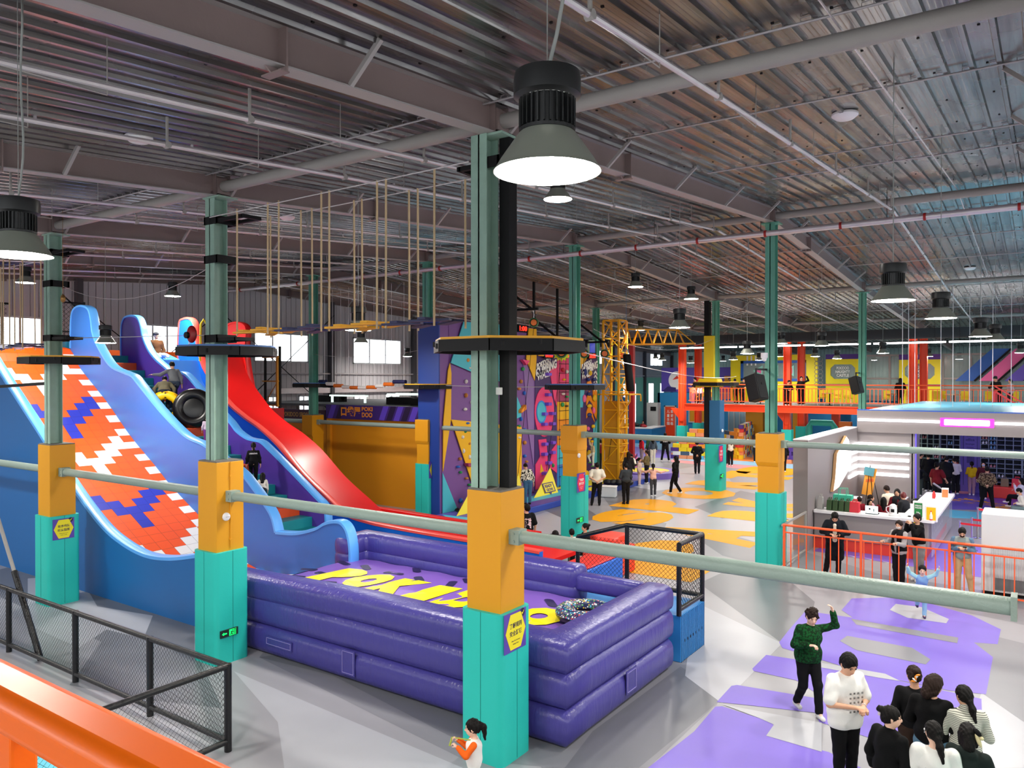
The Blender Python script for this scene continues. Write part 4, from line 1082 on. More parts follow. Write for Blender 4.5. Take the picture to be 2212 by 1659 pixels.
for (x, y, c) in ((1007, 748, W_), (1020, 763, O_), (1007, 778, O_), (1011, 795, W_), (1022, 780, B_), (1004, 824, W_), (1018, 836, W_), (1004, 854, O_), (1016, 869, W_), (1002, 884, W_), (1019, 883, G_), (1007, 914, B_), (1002, 930, G_), (1020, 927, O_), (1016, 942, G_), (996, 944, W_), (1011, 958, O_), (998, 974, W_), (1011, 987, W_), (991, 991, O_), (987, 1008, B_), (992, 1020, G_), (1019, 1018, G_), (1005, 1033, O_), (1011, 1047, G_), (993, 1081, B_), (1125, 752, B_), (1127, 797, G_), (1123, 824, O_), (1119, 840, O_), (1130, 849, B_), (1123, 905, B_), (1119, 920, G_), (1131, 929, B_), (1119, 945, W_), (1131, 956, O_), (1131, 985, B_), (1135, 997, O_), (1140, 1015, G_)): hold(0, x, y, c)
for (x, y, c) in ((1192, 1005, G_),): hold(1, x, y, c)
for (x, y, c) in ((1214, 799, '#c0303a'), (1222, 803, W_), (1216, 820, Y_), (1214, 851, W_), (1222, 857, G_), (1213, 874, G_), (1222, 877, '#6b4a1f')): hold(2, x, y, c, .1)
for (x, y, c) in ((1262, 804, '#283a80'), (1273, 806, Y_), (1269, 820, '#283a80'), (1282, 820, '#283a80'), (1260, 839, Y_), (1275, 838, P_2), (1260, 861, P_2), (1271, 851, '#283a80'), (1282, 860, Y_), (1271, 877, Y_), (1280, 887, P_2), (1271, 896, '#283a80'), (1279, 921, Y_), (1268, 926, P_2), (1272, 945, Y_), (1270, 980, Y_), (1262, 965, P_2), (1265, 1023, Y_), (1263, 1003, '#283a80')): hold(3, x, y, c, .17)
# timers, signs, auto belays, gate flags
m_led = mat('timer_red_digits', '#ff2418', .5, emit='#ff2010', estr=5)
def timer(px, py, s, label, sc=1.0):
    P = cw(px, py, .12); e = empty('timer_display', P, label, 'display', 'red timers above the climbing wall')
    b = MB(); b.box(P, (.1, .72 * sc, .30)); b.build('display_case', m_dark, parent=e)
    b = MB(); put_text(b, s, P + Vector((.056, 0, 0)), (0, 1, 0), (0, 0, 1), .6 * sc, .2, .03); b.build('red_digits', m_led, parent=e, fix=False)
timer(1179, 767, '00:00', 'red digital timer above the pink shape section'); timer(1223, 767, '00', 'red digital timer above the net grid section, half hidden by the column', .7)
timer(1273, 769, '28:53', 'red digital timer above the arrow section'); timer(1123, 710, '1:00', 'red digital timer above the faceted section', .9); timer(1024, 704, '0', 'red digital timer at the teal facet, partly behind the column', .5)
m_sb = mat('sign_royal', '#2f49c0', .4, emit='#2f49c0', estr=.4); m_sy = mat('sign_amber', '#f5b82e', .4)
e = empty('light_box_sign', cw(1173, 752), 'blue rounded sign reading SPORTS above the climbing wall', 'sign')
b = MB(); P = cw(1174, 752, .1); b.box(P, (.12, 1.15, .72)); b.build('sign_frame', m_sy, parent=e, bevel=.05)
b = MB(); b.box(P + Vector((.03, 0, 0)), (.1, 1.0, .6)); b.build('sign_face', m_sb, parent=e)
b = MB(); put_text(b, 'SPORTS', P + Vector((.085, 0, -.07)), (0, 1, 0), (0, 0, 1), .9, .28, .05); put_text(b, 'POKIDOO', P + Vector((.085, 0, .17)), (0, 1, 0), (0, 0, 1), .55, .11, .04); b.build('sign_lettering', m_wh, parent=e, fix=False)
e = empty('light_box_sign', cw(1272, 752), 'small blue sign behind the fourth rope reel above the wall', 'sign')
b = MB(); P = cw(1274, 752, .1); b.box(P, (.1, .5, .62)); b.build('sign_face', m_sb, parent=e); 
b = MB(); b.box(P + Vector((-.02, 0, 0)), (.1, .62, .74)); b.build('sign_frame', mat('pale_green', '#b8d8b0', .5), parent=e, bevel=.04)
m_bo = mat('belay_orange', '#f07a28', .4); m_bg = mat('belay_green', '#3f7a46', .4)
reels = []
for n_, (px, py, r, s) in enumerate(((1153, 697, .19, 'above the yellow rope platform'), (1213, 761, .24, 'with yellow starburst left of the column'), (1262, 764, .2, 'right of the column'), (1306, 764, .2, 'in front of the crane tower'), (1343, 768, .2, 'under the crane boom'))):
    x = XC + 1.0; P = PX(px, py, x); e = empty('rope_reel', P, 'round green and orange rope reel ' + s, 'rope reel', 'rope reels above the climbing wall')
    f = (CAMLOC - P); f.z = 0; f.normalize(); q = f.to_track_quat('Z', 'Y').to_matrix().to_4x4(); q.translation = P
    b = MB(); b.lathe((0, 0, 0), [(.001, -.12), (r, -.12), (r * 1.05, -.03), (r, .06), (r * .8, .08)], 20); b.v = [tuple(q @ Vector(v)) for v in b.v]; b.build('reel_housing', m_bg, parent=e, smooth=True)
    b = MB(); b.lathe((0, 0, 0), [(.001, .10), (r * .62, .10), (r * .68, .06)], 20); b.v = [tuple(q @ Vector(v)) for v in b.v]; b.build('orange_face', m_bo, parent=e)
    b = MB(); b.lathe((0, 0, 0), [(r * .68, .09), (r * .82, .085), (r * .82, .05)], 20); b.v = [tuple(q @ Vector(v)) for v in b.v]; b.build('black_ring', m_dark, parent=e)
    if n_ == 1:
        b = MB(); S_ = [((r * (1.7 if k % 2 else 1.25)) * math.cos(2 * math.pi * k / 28), (r * (1.7 if k % 2 else 1.25)) * math.sin(2 * math.pi * k / 28), -.1) for k in range(28)]
        b.prism(S_, (0, 0, -.03)); b.v = [tuple(q @ Vector(v)) for v in b.v]; b.build('starburst_plate', mat('lime', '#d8e020', .5), parent=e)
    b = MB(); b.tube([P + Vector((0, 0, r)), P + Vector((0, 0, r + .3))], .02, 5); b.tube([P + Vector((-.05, 0, r + .3)), P + Vector((.05, 0, r + .1))], .015, 5); b.build('hook', m_gal, parent=e)
    b = MB(); b.tube([P + Vector((0, 0, -r)), Vector((XC + .5, P.y - .4, 1.2))], .012, 4); b.build('belay_strap', m_net, parent=e)
# black support arms above the wall
for n_, (px, py) in enumerate(((1153, 697), (1213, 761), (1262, 764), (1306, 764))):
    P = PX(px, py, XC + 1.0); z = P.z + .55; b = MB()
    b.bar((XC - .5, P.y, z), (XC + 1.2, P.y, z), .09); b.bar((XC - .4, P.y, z), (XC - .4, P.y, rz_(P.y) + .3), .09); b.bar((XC - .35, P.y, z + .9), (XC + .9, P.y, z), .08); b.bar((XC - .5, P.y, z - .6), (XC - .5, P.y, z), .09)
    one('reel_support_arm', b, m_dark, 'black steel arm carrying rope reel number %s along the climbing wall' % ['one', 'two', 'three', 'four'][n_], 'bracket', 'black arms over the climbing wall')
for n_, (pts, yy, lab) in enumerate((([(1188, 1010), (1153, 1062), (1205, 1054)], 0, 'yellow triangular start flag reading READY GO at the pink shape section'), ([(1119, 1020), (1106, 1058), (1132, 1050)], 0, 'yellow triangular start flag mostly hidden behind the near column, right side'), ([(1024, 1045), (986, 1103), (1040, 1100)], 0, 'yellow triangular start flag mostly hidden left of the near column'))):
    e = empty('start_flag', cw(*pts[0], .4), lab, 'flag', 'triangular start flags')
    T = [PX(x, y, XC + (.35 if k == 0 else .8)) for k, (x, y) in enumerate(pts)]; T[1].z = T[2].z = .25
    b = MB(); b.prism(T, (.02, 0, 0)); b.build('flag_cloth', mat('flag_yellow', '#f0dc1c', .5), parent=e)
    if n_ == 0:
        nrm = (T[1] - T[0]).cross(T[2] - T[0]).normalized(); nrm = nrm if nrm.x > 0 else -nrm; c = (T[0] + T[1] + T[2]) / 3
        ux = Vector((0, 1, 0)); uy = nrm.cross(ux).normalized(); uy = uy if uy.z > 0 else -uy
        b = MB(); L = [(-.42, .12), (-.42, -.3), (-.1, -.3), (0, -.42), (.1, -.3), (.42, -.3), (.42, .12)]
        b.prism([c + ux * x + uy * y + nrm * .04 for x, y in L], nrm * .004); b.mi(1).prism([c + ux * x * .82 + uy * (y * .82 - .02) + nrm * .046 for x, y in [(-.42, .12), (-.42, -.3), (.42, -.3), (.42, .12)]], nrm * .002)
        b.mi(0); put_text(b, 'READY', c + nrm * .052 + uy * -.02, ux, uy, .56, .13, .05); put_text(b, 'GO!!!', c + nrm * .052 + uy * -.18, ux, uy, .5, .12, .05)
        b.build('speech_bubble_print', [m_cd, mat('flag_yellow', '#f0dc1c', .5)], parent=e, fix=False)
# crash mat
e = empty('crash_mat', (-16.8, 28, 0), 'long violet and cyan crash mat along the foot of the climbing wall', 'mat')
b = MB(); b.bb(XC + .02, -15.85, y0c - .3, 35.4, 0, .24)
b.build('mat_body', mat('mat_blue_edge', '#2b47a8', .5, bump=.1), parent=e, bevel=.02)
b = MB(); zt = .245
def mp_(pts, mi_, dz): b.mi(mi_).poly([tuple(PZ(x, y, .24))[:2] + (zt + dz,) for x, y in pts])
b.mi(0).poly([(XC + .05, y0c - .25, zt), (-15.9, y0c - .25, zt), (-15.9, 35.35, zt), (XC + .05, 35.35, zt)])
mp_([(955, 1112), (1010, 1118), (1010, 1135), (985, 1130)], 1, .002); mp_([(1112, 1080), (1250, 1050), (1250, 1062), (1112, 1092)], 1, .002); mp_([(1150, 1070), (1190, 1063), (1175, 1073)], 1, .004)
mp_([(1180, 1052), (1215, 1046), (1225, 1052), (1190, 1062)], 2, .003); mp_([(1210, 1060), (1240, 1054), (1232, 1063)], 2, .003)
mp_([(1262, 1040), (1325, 1028), (1332, 1038), (1300, 1046), (1270, 1050)], 2, .003); mp_([(1262, 1056), (1285, 1050), (1280, 1062)], 2, .003)
b.build('mat_print', [mat('mat_violet', '#5b47a6', .5), mat('mat_cyan', '#45bcd8', .5), mat('mat_yellow', '#f2dd18', .5)], parent=e, fix=False)
b = MB(); b.lathe((-17.0, 37.0, 0), [(1.6, 0), (1.6, .3), (.001, .3)], 28); b.mi(1).lathe((-17.0, 37.0, .002), [(1.1, .305), (.001, .306)], 28)
one('round_platform', b, [mat('mat_lilac', '#7d63bc', .5), mat('mat_yellow', '#f2dd18', .5)], 'round lilac platform with yellow centre at the foot of the crane tower', 'platform')
b = MB(); P = PZ(975, 1112); 
for k in range(7): b.ell(P + Vector((.25 * k * .6 + .1, -.15 * k * .6, .12)), (.28, .2, .12 + .05 * (k % 3)), 8, 6, Matrix.Rotation(k * 1.1, 3, 'Z'))
one('dark_coat_heap', b, mat('black_nylon', '#111114', .45, bump=.5, bscale=9), 'heap of black coats lying at the left foot of the climbing wall', 'coats', smooth='all')
b = MB(); P = PZ(1313, 1048, .24)
for k in range(5): b.ell(P + Vector((.22 * k, .1 * k, .14)), (.25, .2, .14), 8, 6, Matrix.Rotation(k * 1.3, 3, 'Z'))
one('dark_coat_heap', b, mat('black_nylon', '#111114', .45), 'heap of black coats at the foot of the yellow crane tower', 'coats', smooth='all')
b = MB(); P = PZ(1314, 1073); b.box(P + Vector((0, 0, .22)), (.7, .45, .42), rz=.3); b.mi(1).box(P + Vector((0, 0, .45)), (.74, .49, .04), rz=.3)
one('storage_box', b, [mat('box_clear', '#cfd8de', .3), m_wh], 'pale plastic storage box in front of the crane tower', 'box', bevel=.02)

# ================================================================ yellow crane tower, boom, bag
m_cry = mat('crane_yellow', '#f5b614', .4)
xt, yt = -17.2, 33.6
CR = empty('play_crane', (xt, yt, 0), 'tall yellow lattice play crane with boom beside the climbing wall', 'crane')
Hc = 7.9; w = .42
b = MB()
for sx in (-1, 1):
    for sy in (-1, 1): b.bar((xt + sx * w, yt + sy * w, 0), (xt + sx * w, yt + sy * w, Hc), .09)
b.build('tower_legs', m_cry, parent=CR)
b = MB(); zz = 0
for k in range(9):
    z0, z1 = k * .87 + .1, k * .87 + .97
    for sx, sy, ex, ey in ((-1, -1, 1, -1), (1, -1, 1, 1), (1, 1, -1, 1), (-1, 1, -1, -1)):
        s = 1 if k % 2 else 0
        A_, B2 = (xt + sx * w, yt + sy * w), (xt + ex * w, yt + ey * w)
        b.bar((*A_, z1), (*B2, z1), .05); b.bar((*(A_ if s else B2), z0), (*(B2 if s else A_), z1), .045)
b.build('lattice_braces', m_cry, parent=CR)
b = MB()
for k in range(17): z = .35 + k * .4; b.bar((xt + w + .12, yt - .35, z), (xt + w + .12, yt + .35, z), .05); b.bar((xt + w, yt - .35, z), (xt + w + .12, yt - .35, z), .04)
b.build('climbing_rungs', m_cry, parent=CR)
b = MB(); b.bb(xt - .35, xt + .35, yt - .38, yt + .38, .1, 4.0); b.build('tower_infill', mat('crane_infill', '#c88c10', .6), parent=CR)
b = MB(); zb = 6.75
L = 3.4; d = Vector((.75, .25, 0)).normalized(); o = Vector((xt + w, yt, zb)); pn = Vector((-d.y, d.x, 0)) * .3
b.bar(o - pn, o + d * L - pn, .06); b.bar(o + pn, o + d * L + pn, .06); b.bar(o + Vector((0, 0, .75)), o + d * (L - .8) + Vector((0, 0, .65)), .06)
for k in range(7):
    q = o + d * (L / 7 * k); t_ = o + d * (min(L / 7 * (k + .5), L - .8)) + Vector((0, 0, .7))
    b.bar(q - pn, t_, .04); b.bar(q + pn, t_, .04); b.bar(t_, o + d * (L / 7 * (k + 1)) - pn, .04); b.bar(q - pn, q + pn, .04)
b.bar(o + d * L - pn, o + d * L + pn, .06)
b.build('boom', m_cry, parent=CR)
b = MB(); b.bb(xt - .62, xt + 1.1, yt - .6, yt + .6, 4.3, 4.36)
for (x, y) in ((1.1, -.6), (1.1, .6)): b.bar((xt + x, yt + y, 4.3), (xt + x, yt + y, 4.0), .05)
b.bar((xt + 1.1, yt - .6, 4.0), (xt + .4, yt - .4, 3.2), .05)
b.build('tower_ledge', m_cry, parent=CR)
P = PD(1358, 805, 34.5); e = empty('punching_bag', P, 'long black punching bag hanging before the tall mint windows', 'punching bag')
b = MB(); b.lathe(P + Vector((0, 0, -.85)), [(.001, 0), (.15, .01), (.18, .06), (.18, 1.62), (.15, 1.68), (.001, 1.7)], 20)
b.v = [(v[0] + (P.z - v[2]) * .12, v[1], v[2]) for v in b.v]
b.build('bag_body', m_dark, parent=e, smooth=True)
b = MB(); 
for k in range(4): t = k * 1.57; b.tube([P + Vector((-.09 + .13 * math.cos(t), .13 * math.sin(t), .84)), P + Vector((-.12, 0, 1.15))], .012, 4)
b.tube([P + Vector((-.12, 0, 1.15)), Vector((P.x - .12, P.y, rz_(P.y) + CEIL - .05))], .008, 4)
b.build('blue_straps', mat('strap_blue', '#2b8fd0', .5), parent=e)
for n_, px in enumerate((1329,)):
    b = MB(); x = PZ(px, 960); b.bb(-18.6, -18.35, 38, 38.25, 0, 7); one('red_steel_post', b, m_slred_d, 'dark red steel post behind the yellow crane tower', 'post')
b = MB(); P = PD(1396, 935, 48)
t0 = PD(1345, 850, 46)
for k in range(3):
    pass
ar = []
c0 = PD(1345, 925, 45)
for k in range(13): a = math.pi * (1 - k / 12 * 1.0); ar.append(c0 + Vector((.82 * math.cos(a) * 1.0, .57 * -math.cos(a), 0)) * 1.15 + Vector((0, 0, 1.9 * math.sin(a) - .2)))
b.tube([Vector((ar[0].x, ar[0].y, 0))] + ar + [Vector((ar[-1].x, ar[-1].y, 0))], .16, 10)
one('blue_arch', b, mat('arch_blue', '#1f86cc', .5), 'blue padded arch behind the crane tower', 'arch', smooth=True)
# pink and violet striped columns
m_pk = mat('block_pink', '#ef6aa8', .5); m_vi = mat('block_violet', '#6b55c0', .5)
for n_, (px, py, h, mm, lb) in enumerate(((1333, 1010, 2.5, 1, 'tallest dark striped'), (1341, 1012, 2.0, 0, 'pink striped tall'), (1353, 1010, 1.35, 1, 'violet striped middle'), (1364, 1014, .85, 0, 'pink striped low'))):
    P = PZ(px, py); b = MB(); b.box((P.x, P.y, h / 2), (.5, .5, h)); b.mi(1)
    for k in range(int(h / .4)):
        z = .1 + k * .4
        for (ox, oy, dx_, dy_) in ((-.255, -.25, 0, .5), (-.25, -.255, .5, 0), (.255, -.25, 0, .5)): b.add([(P.x + ox, P.y + oy, z), (P.x + ox + dx_, P.y + oy + dy_, z + .25), (P.x + ox + dx_, P.y + oy + dy_, z + .42), (P.x + ox, P.y + oy, z + .17)], [(0, 1, 2, 3)])
    one('striped_pillar', b, [m_pk if mm == 0 else m_vi, m_cd], lb + ' padded pillar beside the crane tower', 'padded pillar', 'striped pillars')

# ================================================================ orange long wall + banner
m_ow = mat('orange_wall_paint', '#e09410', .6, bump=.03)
m_ow2 = mat('orange_wall_painted_shade', '#b26a12', .6)  # darker copy of the orange paint, shade put into the colour
b = MB(); yo = 22.35; b.bb(-24.85, -18.75, yo, yo + .15, 0, 3.45); b.bb(-26.2, -25.0, yo - .02, yo + .1, 0, 3.3)
b.bb(-25.0, -24.8, yo - .12, yo + .15, 0, 3.45)
st('wall_orange_near', b, m_ow)
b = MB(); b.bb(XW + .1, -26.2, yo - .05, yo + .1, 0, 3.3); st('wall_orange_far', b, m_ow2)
e = empty('wall_banner', (-22, yo - .1, 3.7), 'purple banner with orange lettering and slanted stripes along the top of the orange wall', 'banner')
b = MB(); b.bb(-25.0, -18.7, yo - .16, yo - .06, 3.42, 4.0); b.build('banner_board', mat('banner_purple', '#392073', .5), parent=e)
b = MB(); yy = yo - .165
for k, x in enumerate((-24.9, -24.4, -21.9, -21.5, -21.1, -20.7, -20.3, -19.9)):
    b.mi(k % 2 + 1).add([(x, yy, 3.43), (x + .3, yy, 3.43), (x + .55, yy, 3.99), (x + .25, yy, 3.99)], [(0, 1, 2, 3)])
b.mi(0); put_text(b, '口袋屋', (-23.5, yy - .002, 3.74), (1, 0, 0), (0, 0, 1), 1.15, .42, .04, 0); put_text(b, 'POKI', (-22.55, yy - .002, 3.86), (1, 0, 0), (0, 0, 1), .62, .17, .04, 0); put_text(b, 'DOO', (-22.55, yy - .002, 3.62), (1, 0, 0), (0, 0, 1), .6, .2, .04, 0)
b.build('banner_lettering', [mat('banner_orange', '#e8912a', .5), mat('banner_violet', '#5a3fc0', .5), mat('banner_dark', '#20103c', .5)], parent=e, fix=False)
e = empty('wall_banner', (-27, yo - .1, 3.5), 'dim purple banner with gold lettering between the red tower and the orange sleeve column', 'banner')
b = MB(); b.bb(-29.6, -25.1, yo - .14, yo - .04, 3.3, 3.75); b.build('banner_board', mat('banner_plum', '#3a2238', .5), parent=e)
b = MB(); put_text(b, 'FACTORY  <<<  POKIDOO SPORTS PARK', (-27.4, yo - .145, 3.53), (1, 0, 0), (0, 0, 1), 4.2, .2, .02); b.build('banner_lettering', mat('banner_gold', '#a88248', .5), parent=e, fix=False)
# clutter on the low roof behind the orange wall
b = MB(); b.bb(XW + .1, -18.9, yo + .15, 29.5, 3.9, 4.0); st('trim_8', b, mat('low_roof_grey', '#4a4c50', .7))
m_strip = mat('light_strip', '#ffffff', .5, emit='#ffffff', estr=STRIP_POWER)
for n_, (x0, x1, y, z) in enumerate(((-27.3, -24.9, 24.5, 4.28), (-24.6, -19.2, 25.5, 4.35), (-26.9, -21.5, 28.5, 4.3))):
    b = MB(); b.bb(x0, x1, y - .06, y + .06, z, z + .07); b.bb(x0 + .1, x0 + .16, y - .05, y + .05, 3.95, z); b.bb(x1 - .16, x1 - .1, y - .05, y + .05, 3.95, z); one('tube_light_rail', b, mat('rail_pale', '#cfe0d8', .4, emit='#e8fff4', estr=1.0), 'pale light rail on the low roof behind the orange wall, number %s from the front' % ['one', 'two', 'three'][n_], 'light', 'light rails on the low roof')
for n_, (x, y, s) in enumerate(((-27.8, 25, 1.6), (-22.3, 24.2, 1.8), (-20.6, 23.6, 1.3))):
    b = MB(); b.box((x, y, 4.15), (s, .5, .3)); b.tube([(x - s / 2, y, 4.2), (x + s / 2, y, 4.2)], .12, 8)
    one('air_duct_box', b, [m_dark], 'dark duct box lying on the low roof, number %s from the left' % ['one', 'two', 'three'][n_], 'duct', 'duct boxes on the low roof')

# ================================================================ rope course
m_plank = mat('plank_yellow', '#e9a91c', .5, bump=.2, bscale=20); m_pblue = mat('plank_blue', '#3a68a8', .5, bump=.2, bscale=20); m_rope = mat('rope_beige', '#c9b08a', .8, bump=.5, bscale=80)
m_navy = mat('plank_navy', '#1d2350', .5)
def platform(i, j, z, r, m, label, dx=0.0, dy=0.0):
    x, y = gx(i) + dx, gy(j) + dy; e = empty('rope_course_platform', (x, y, z), label, 'platform', 'rope course platforms round the columns')
    o = [(x + r * math.cos(R(22.5 + 45 * k)), y + r * math.sin(R(22.5 + 45 * k))) for k in range(8)]
    b = MB(); b.prism([(a, c, z - .022) for a, c in o], (0, 0, .03)); b.build('deck_boards', m, parent=e)
    b = MB()
    for p, q in zip(o, o[1:] + o[:1]): b.bar((*p, z - .10), (*q, z - .10), .05, .15)
    for a in (-.5, 0, .5): b.bar((x - r * .85, y + a * r, z - .06), (x + r * .85, y + a * r, z - .06), .05, .07); b.bar((x + a * r, y - r * .85, z - .10), (x + a * r, y + r * .85, z - .10), .05, .07)
    b.build('steel_frame', m_dark, parent=e)
platform(0, 0, 5.62, 1.02, m_plank, 'yellow edged octagonal platform round the nearest column', .2, .0)
platform(-1, 0, 5.68, .86, m_pblue, 'blue edged octagonal platform round the column left of the airbag', .22)
platform(-2, 0, 5.60, .80, m_plank, 'yellow edged platform round the column in front of the orange slide', .15)
platform(-1, 1, 4.92, .95, m_pblue, 'blue platform round the column with the red notice')
platform(-2, 1, 4.90, .9, m_plank, 'thin yellow platform at the blue edge of the climbing wall')
platform(-3, 1, 4.92, .85, m_pblue, 'blue platform round the column before the long orange wall')
platform(-1, 2, 4.95, 1.0, m_plank, 'thin yellow platform round the yellow wrapped hall post')
def collar(i, j, z, label, a=0.34, arm=None):
    x, y = gx(i), gy(j); b = MB(); b.bb(x - .2, x + .2, y - .2, y - .16, z - .07, z + .07); b.bb(x - .2, x + .2, y + .16, y + .2, z - .07, z + .07); b.bb(x + .16, x + .2, y - .2, y + .2, z - .07, z + .07); b.bb(x - .2, x - .16, y - .2, y + .2, z - .07, z + .07)
    if arm:
        for s in (-1, 1): b.bar((x + .1, y + s * .16, z - .02), (x + arm, y + s * .16, z - .02), .06)
        b.bar((x + arm, y - .19, z - .02), (x + arm, y + .19, z - .02), .06)
    one('cable_bracket', b, m_dark, label, 'bracket', 'black brackets on the columns')
collar(0, 0, 8.0, 'black cable bracket high on the nearest column, below the rafter', arm=-.5)
collar(-1, 0, 7.95, 'black cable bracket with arm high on the column left of the airbag', arm=.9)
collar(-1, 0, 7.25, 'plain black band below the high bracket of the column left of the airbag')
collar(-1, 0, 5.82, 'black band bracket just above the blue platform', arm=.7)
collar(-2, 0, 7.95, 'black cable bracket with arm high on the leftmost column', arm=.9)
collar(-2, 0, 7.25, 'plain black band on the leftmost column under its high bracket')
collar(-2, 0, 6.02, 'black cable bracket above the yellow platform of the leftmost column', arm=.8)
b = MB(); b.bar((gx(-2) - 3, 8.5, 4.9), (gx(-2) - .12, 8.45, 5.0), .07); one('black_side_bar', b, m_dark, 'black bar reaching the leftmost column from the left edge', 'bar')
def swing(x0, x1, j, z, m, label, ztop=8.0, offs=.35, nr_=2):
    y = gy(j); e = empty('hanging_step', ((x0 + x1) / 2, y, z), label, 'hanging step', 'hanging steps of the rope course')
    b = MB(); n_ = 2; w = (x1 - x0) / 2
    for k in range(2):
        xa = x0 + k * w; zz = z + .03 * k
        b.bar((xa, y - .36, zz), (xa + w, y - .1, zz + .02), .16, .03); b.bar((xa, y + .36, zz), (xa + w, y + .1, zz + .02), .16, .03); b.bar((xa + w * .5, y - .42, zz + .03), (xa + w * .5, y + .42, zz + .03), .14, .03)
    b.build('planks', m, parent=e)
    for s in (-1, 1):
        for x in (x0 + .05, x1 - .08):
            r = MB(); r.tube([(x, y + s * offs, z - .05), (x, y + s * offs * .98, ztop)], .016, 6); r.build('rope', m_rope, parent=e, smooth=True)
steps = [(-11.4, -10.45, m_plank, 'yellow'), (-10.3, -9.15, m_navy, 'navy'), (-9.1, -7.95, m_plank, 'yellow'), (-7.9, -6.85, m_navy, 'navy')]
for k, (a, c, m, cn) in enumerate(steps): swing(a, c, 0, 5.88, m, '%s plank step hanging on beige ropes, %s from the left of the near rope bridge' % (cn, ['first', 'second', 'third', 'fourth'][k]))
for k, (a, c) in enumerate(((-20.1, -19.3), (-21.2, -20.3), (-22.3, -21.4))): swing(a, c, 0, 5.85, m_navy if k != 1 else m_gal, 'plank step on ropes left of the leftmost column, %s outward from it' % ['first', 'second', 'third'][k])
def cable(a, c, label, r=.008, sag=0.0, n=10):
    a, c = Vector(a), Vector(c); b = MB(); b.tube([a + (c - a) * k / n - Vector((0, 0, sag * 4 * (k / n) * (1 - k / n))) for k in range(n + 1)], r, 5); one('steel_cable', b, m_gal, label, 'cable', 'steel cables of the rope course')
for s, t in ((-1, 'front'), (1, 'rear')):
    cable((gx(-1) + .2, gy(0) + s * .35, 7.95), (gx(0) - .2, gy(0) + s * .35, 8.0), t + ' overhead cable of the near rope bridge', .01)
    cable((-24, gy(0) + s * .35, 7.95), (gx(-2) - .2, gy(0) + s * .35, 7.95), t + ' overhead cable left of the leftmost column', .01)
cable((gx(-2) + .8, 8.45, 6.0), (gx(-1) - .2, 8.45, 5.9), 'zip cable between the two left columns, ending at a red trolley')
cable((gx(-2) + .2, 8.5, 7.2), (gx(-1), 8.5, 7.3), 'slack thin cable between the bands of the two left columns', .006, .5)
cable((gx(-3), 21.29, 6.1), (gx(-2), 21.29, 6.2), 'thin cable between the middle row columns above the log bridge', .006, .2)
cable((gx(-2), 21.29, 4.88), (gx(-1), 21.29, 4.85), 'cable walk at eye level in front of the climbing wall', .012, .05)
cable((gx(0) + .9, 8.9, 5.5), (gx(-1) + 1, 34, 5.2), 'cable running from the nearest platform to the yellow hall post', .008, .2)
cable((gx(-1), 33.9, 6.9), (-16.4, 30.0, 7.3), 'sagging cable above the crane boom', .006, .7)
cable((gx(-1), 34.13, 4.75), (gx(-2) - 1, 47, 4.8), 'low thin cable in front of the tall mint windows', .006, .02)
logs = [-24.37, -23.96, -23.49, -23.01, -22.56, -22.1, -21.64, -21.16, -20.72, -20.24, -19.6]
lc = [m_navy, m_wh, m_bo, m_wh, m_bo, m_wh, m_bo, m_wh, m_bo, m_navy]
for k, (a, c) in enumerate(zip(logs, logs[1:])):
    zz = 4.98 - .012 * (k * (9 - k)); e = empty('hanging_log', ((a + c) / 2, 21.29, zz), '%s log of the hanging log bridge, position %s from the left' % (['navy', 'white', 'orange', 'white', 'orange', 'white', 'orange', 'white', 'orange', 'navy'][k], ['one', 'two', 'three', 'four', 'five', 'six', 'seven', 'eight', 'nine', 'ten'][k]), 'log', 'logs of the hanging bridge')
    b = MB(); b.tube([(a + .01, 21.29, zz), (c - .01, 21.29, zz)], .075, 10); b.build('log_body', lc[k], parent=e, smooth=True)
    b = MB(); b.tube([(c - .06, 21.25, zz), (c - .06, 21.25, 8.7)], .008, 4); b.build('hanging_cord', m_gal, parent=e)
b = MB(); P = PD(414, 722, 13.9); b.ell(P, (.13, .07, .16), 12, 8); b.mi(1).lathe(P + Vector((-.02, -.06, -.02)), [(.001, -.05), (.06, -.05), (.06, .03)], 14, axis=1); b.mi(2).tube([P + Vector((-.08, 0, -.12)), P + Vector((-.12, 0, -.3)), P + Vector((-.05, 0, -.3)), P + Vector((-.08, 0, -.12))], .008, 5)
one('zip_trolley', b, [m_slred_d, m_dark, m_gal], 'dark red trolley hanging at the second column above the blue platform', 'trolley', smooth=True)
b = MB(); P = PD(136, 645, 16.6); b.ell(P, (.07, .05, .09), 8, 6); b.tube([P, Vector((P.x, P.y, rz_(P.y) + CEIL - .05))], .004, 4); one('pulley', b, mat('brass', '#a37a44', .4, .6), 'small brass pulley on a thin cord beside the leftmost column', 'pulley', smooth='all')
# clouds of thin vertical safety cords on the right
for k, px in enumerate((1949, 1962, 1976, 2032, 2058, 2094, 2118, 2144, 2184)):
    P = PD(px, 880, 30 + (k % 3)); b = MB(); b.tube([(P.x, P.y, 3.95), (P.x, P.y, rz_(P.y) + .3)], .012, 4)
    one('vertical_cord', b, m_gal, 'thin vertical cord standing above the kiosk roof, number %s from the left' % ['one', 'two', 'three', 'four', 'five', 'six', 'seven', 'eight', 'nine'][k], 'cord', 'thin cords above the kiosk')
for k, px in enumerate((1930, 223, 1466, 1614, 1685)): 
    pass
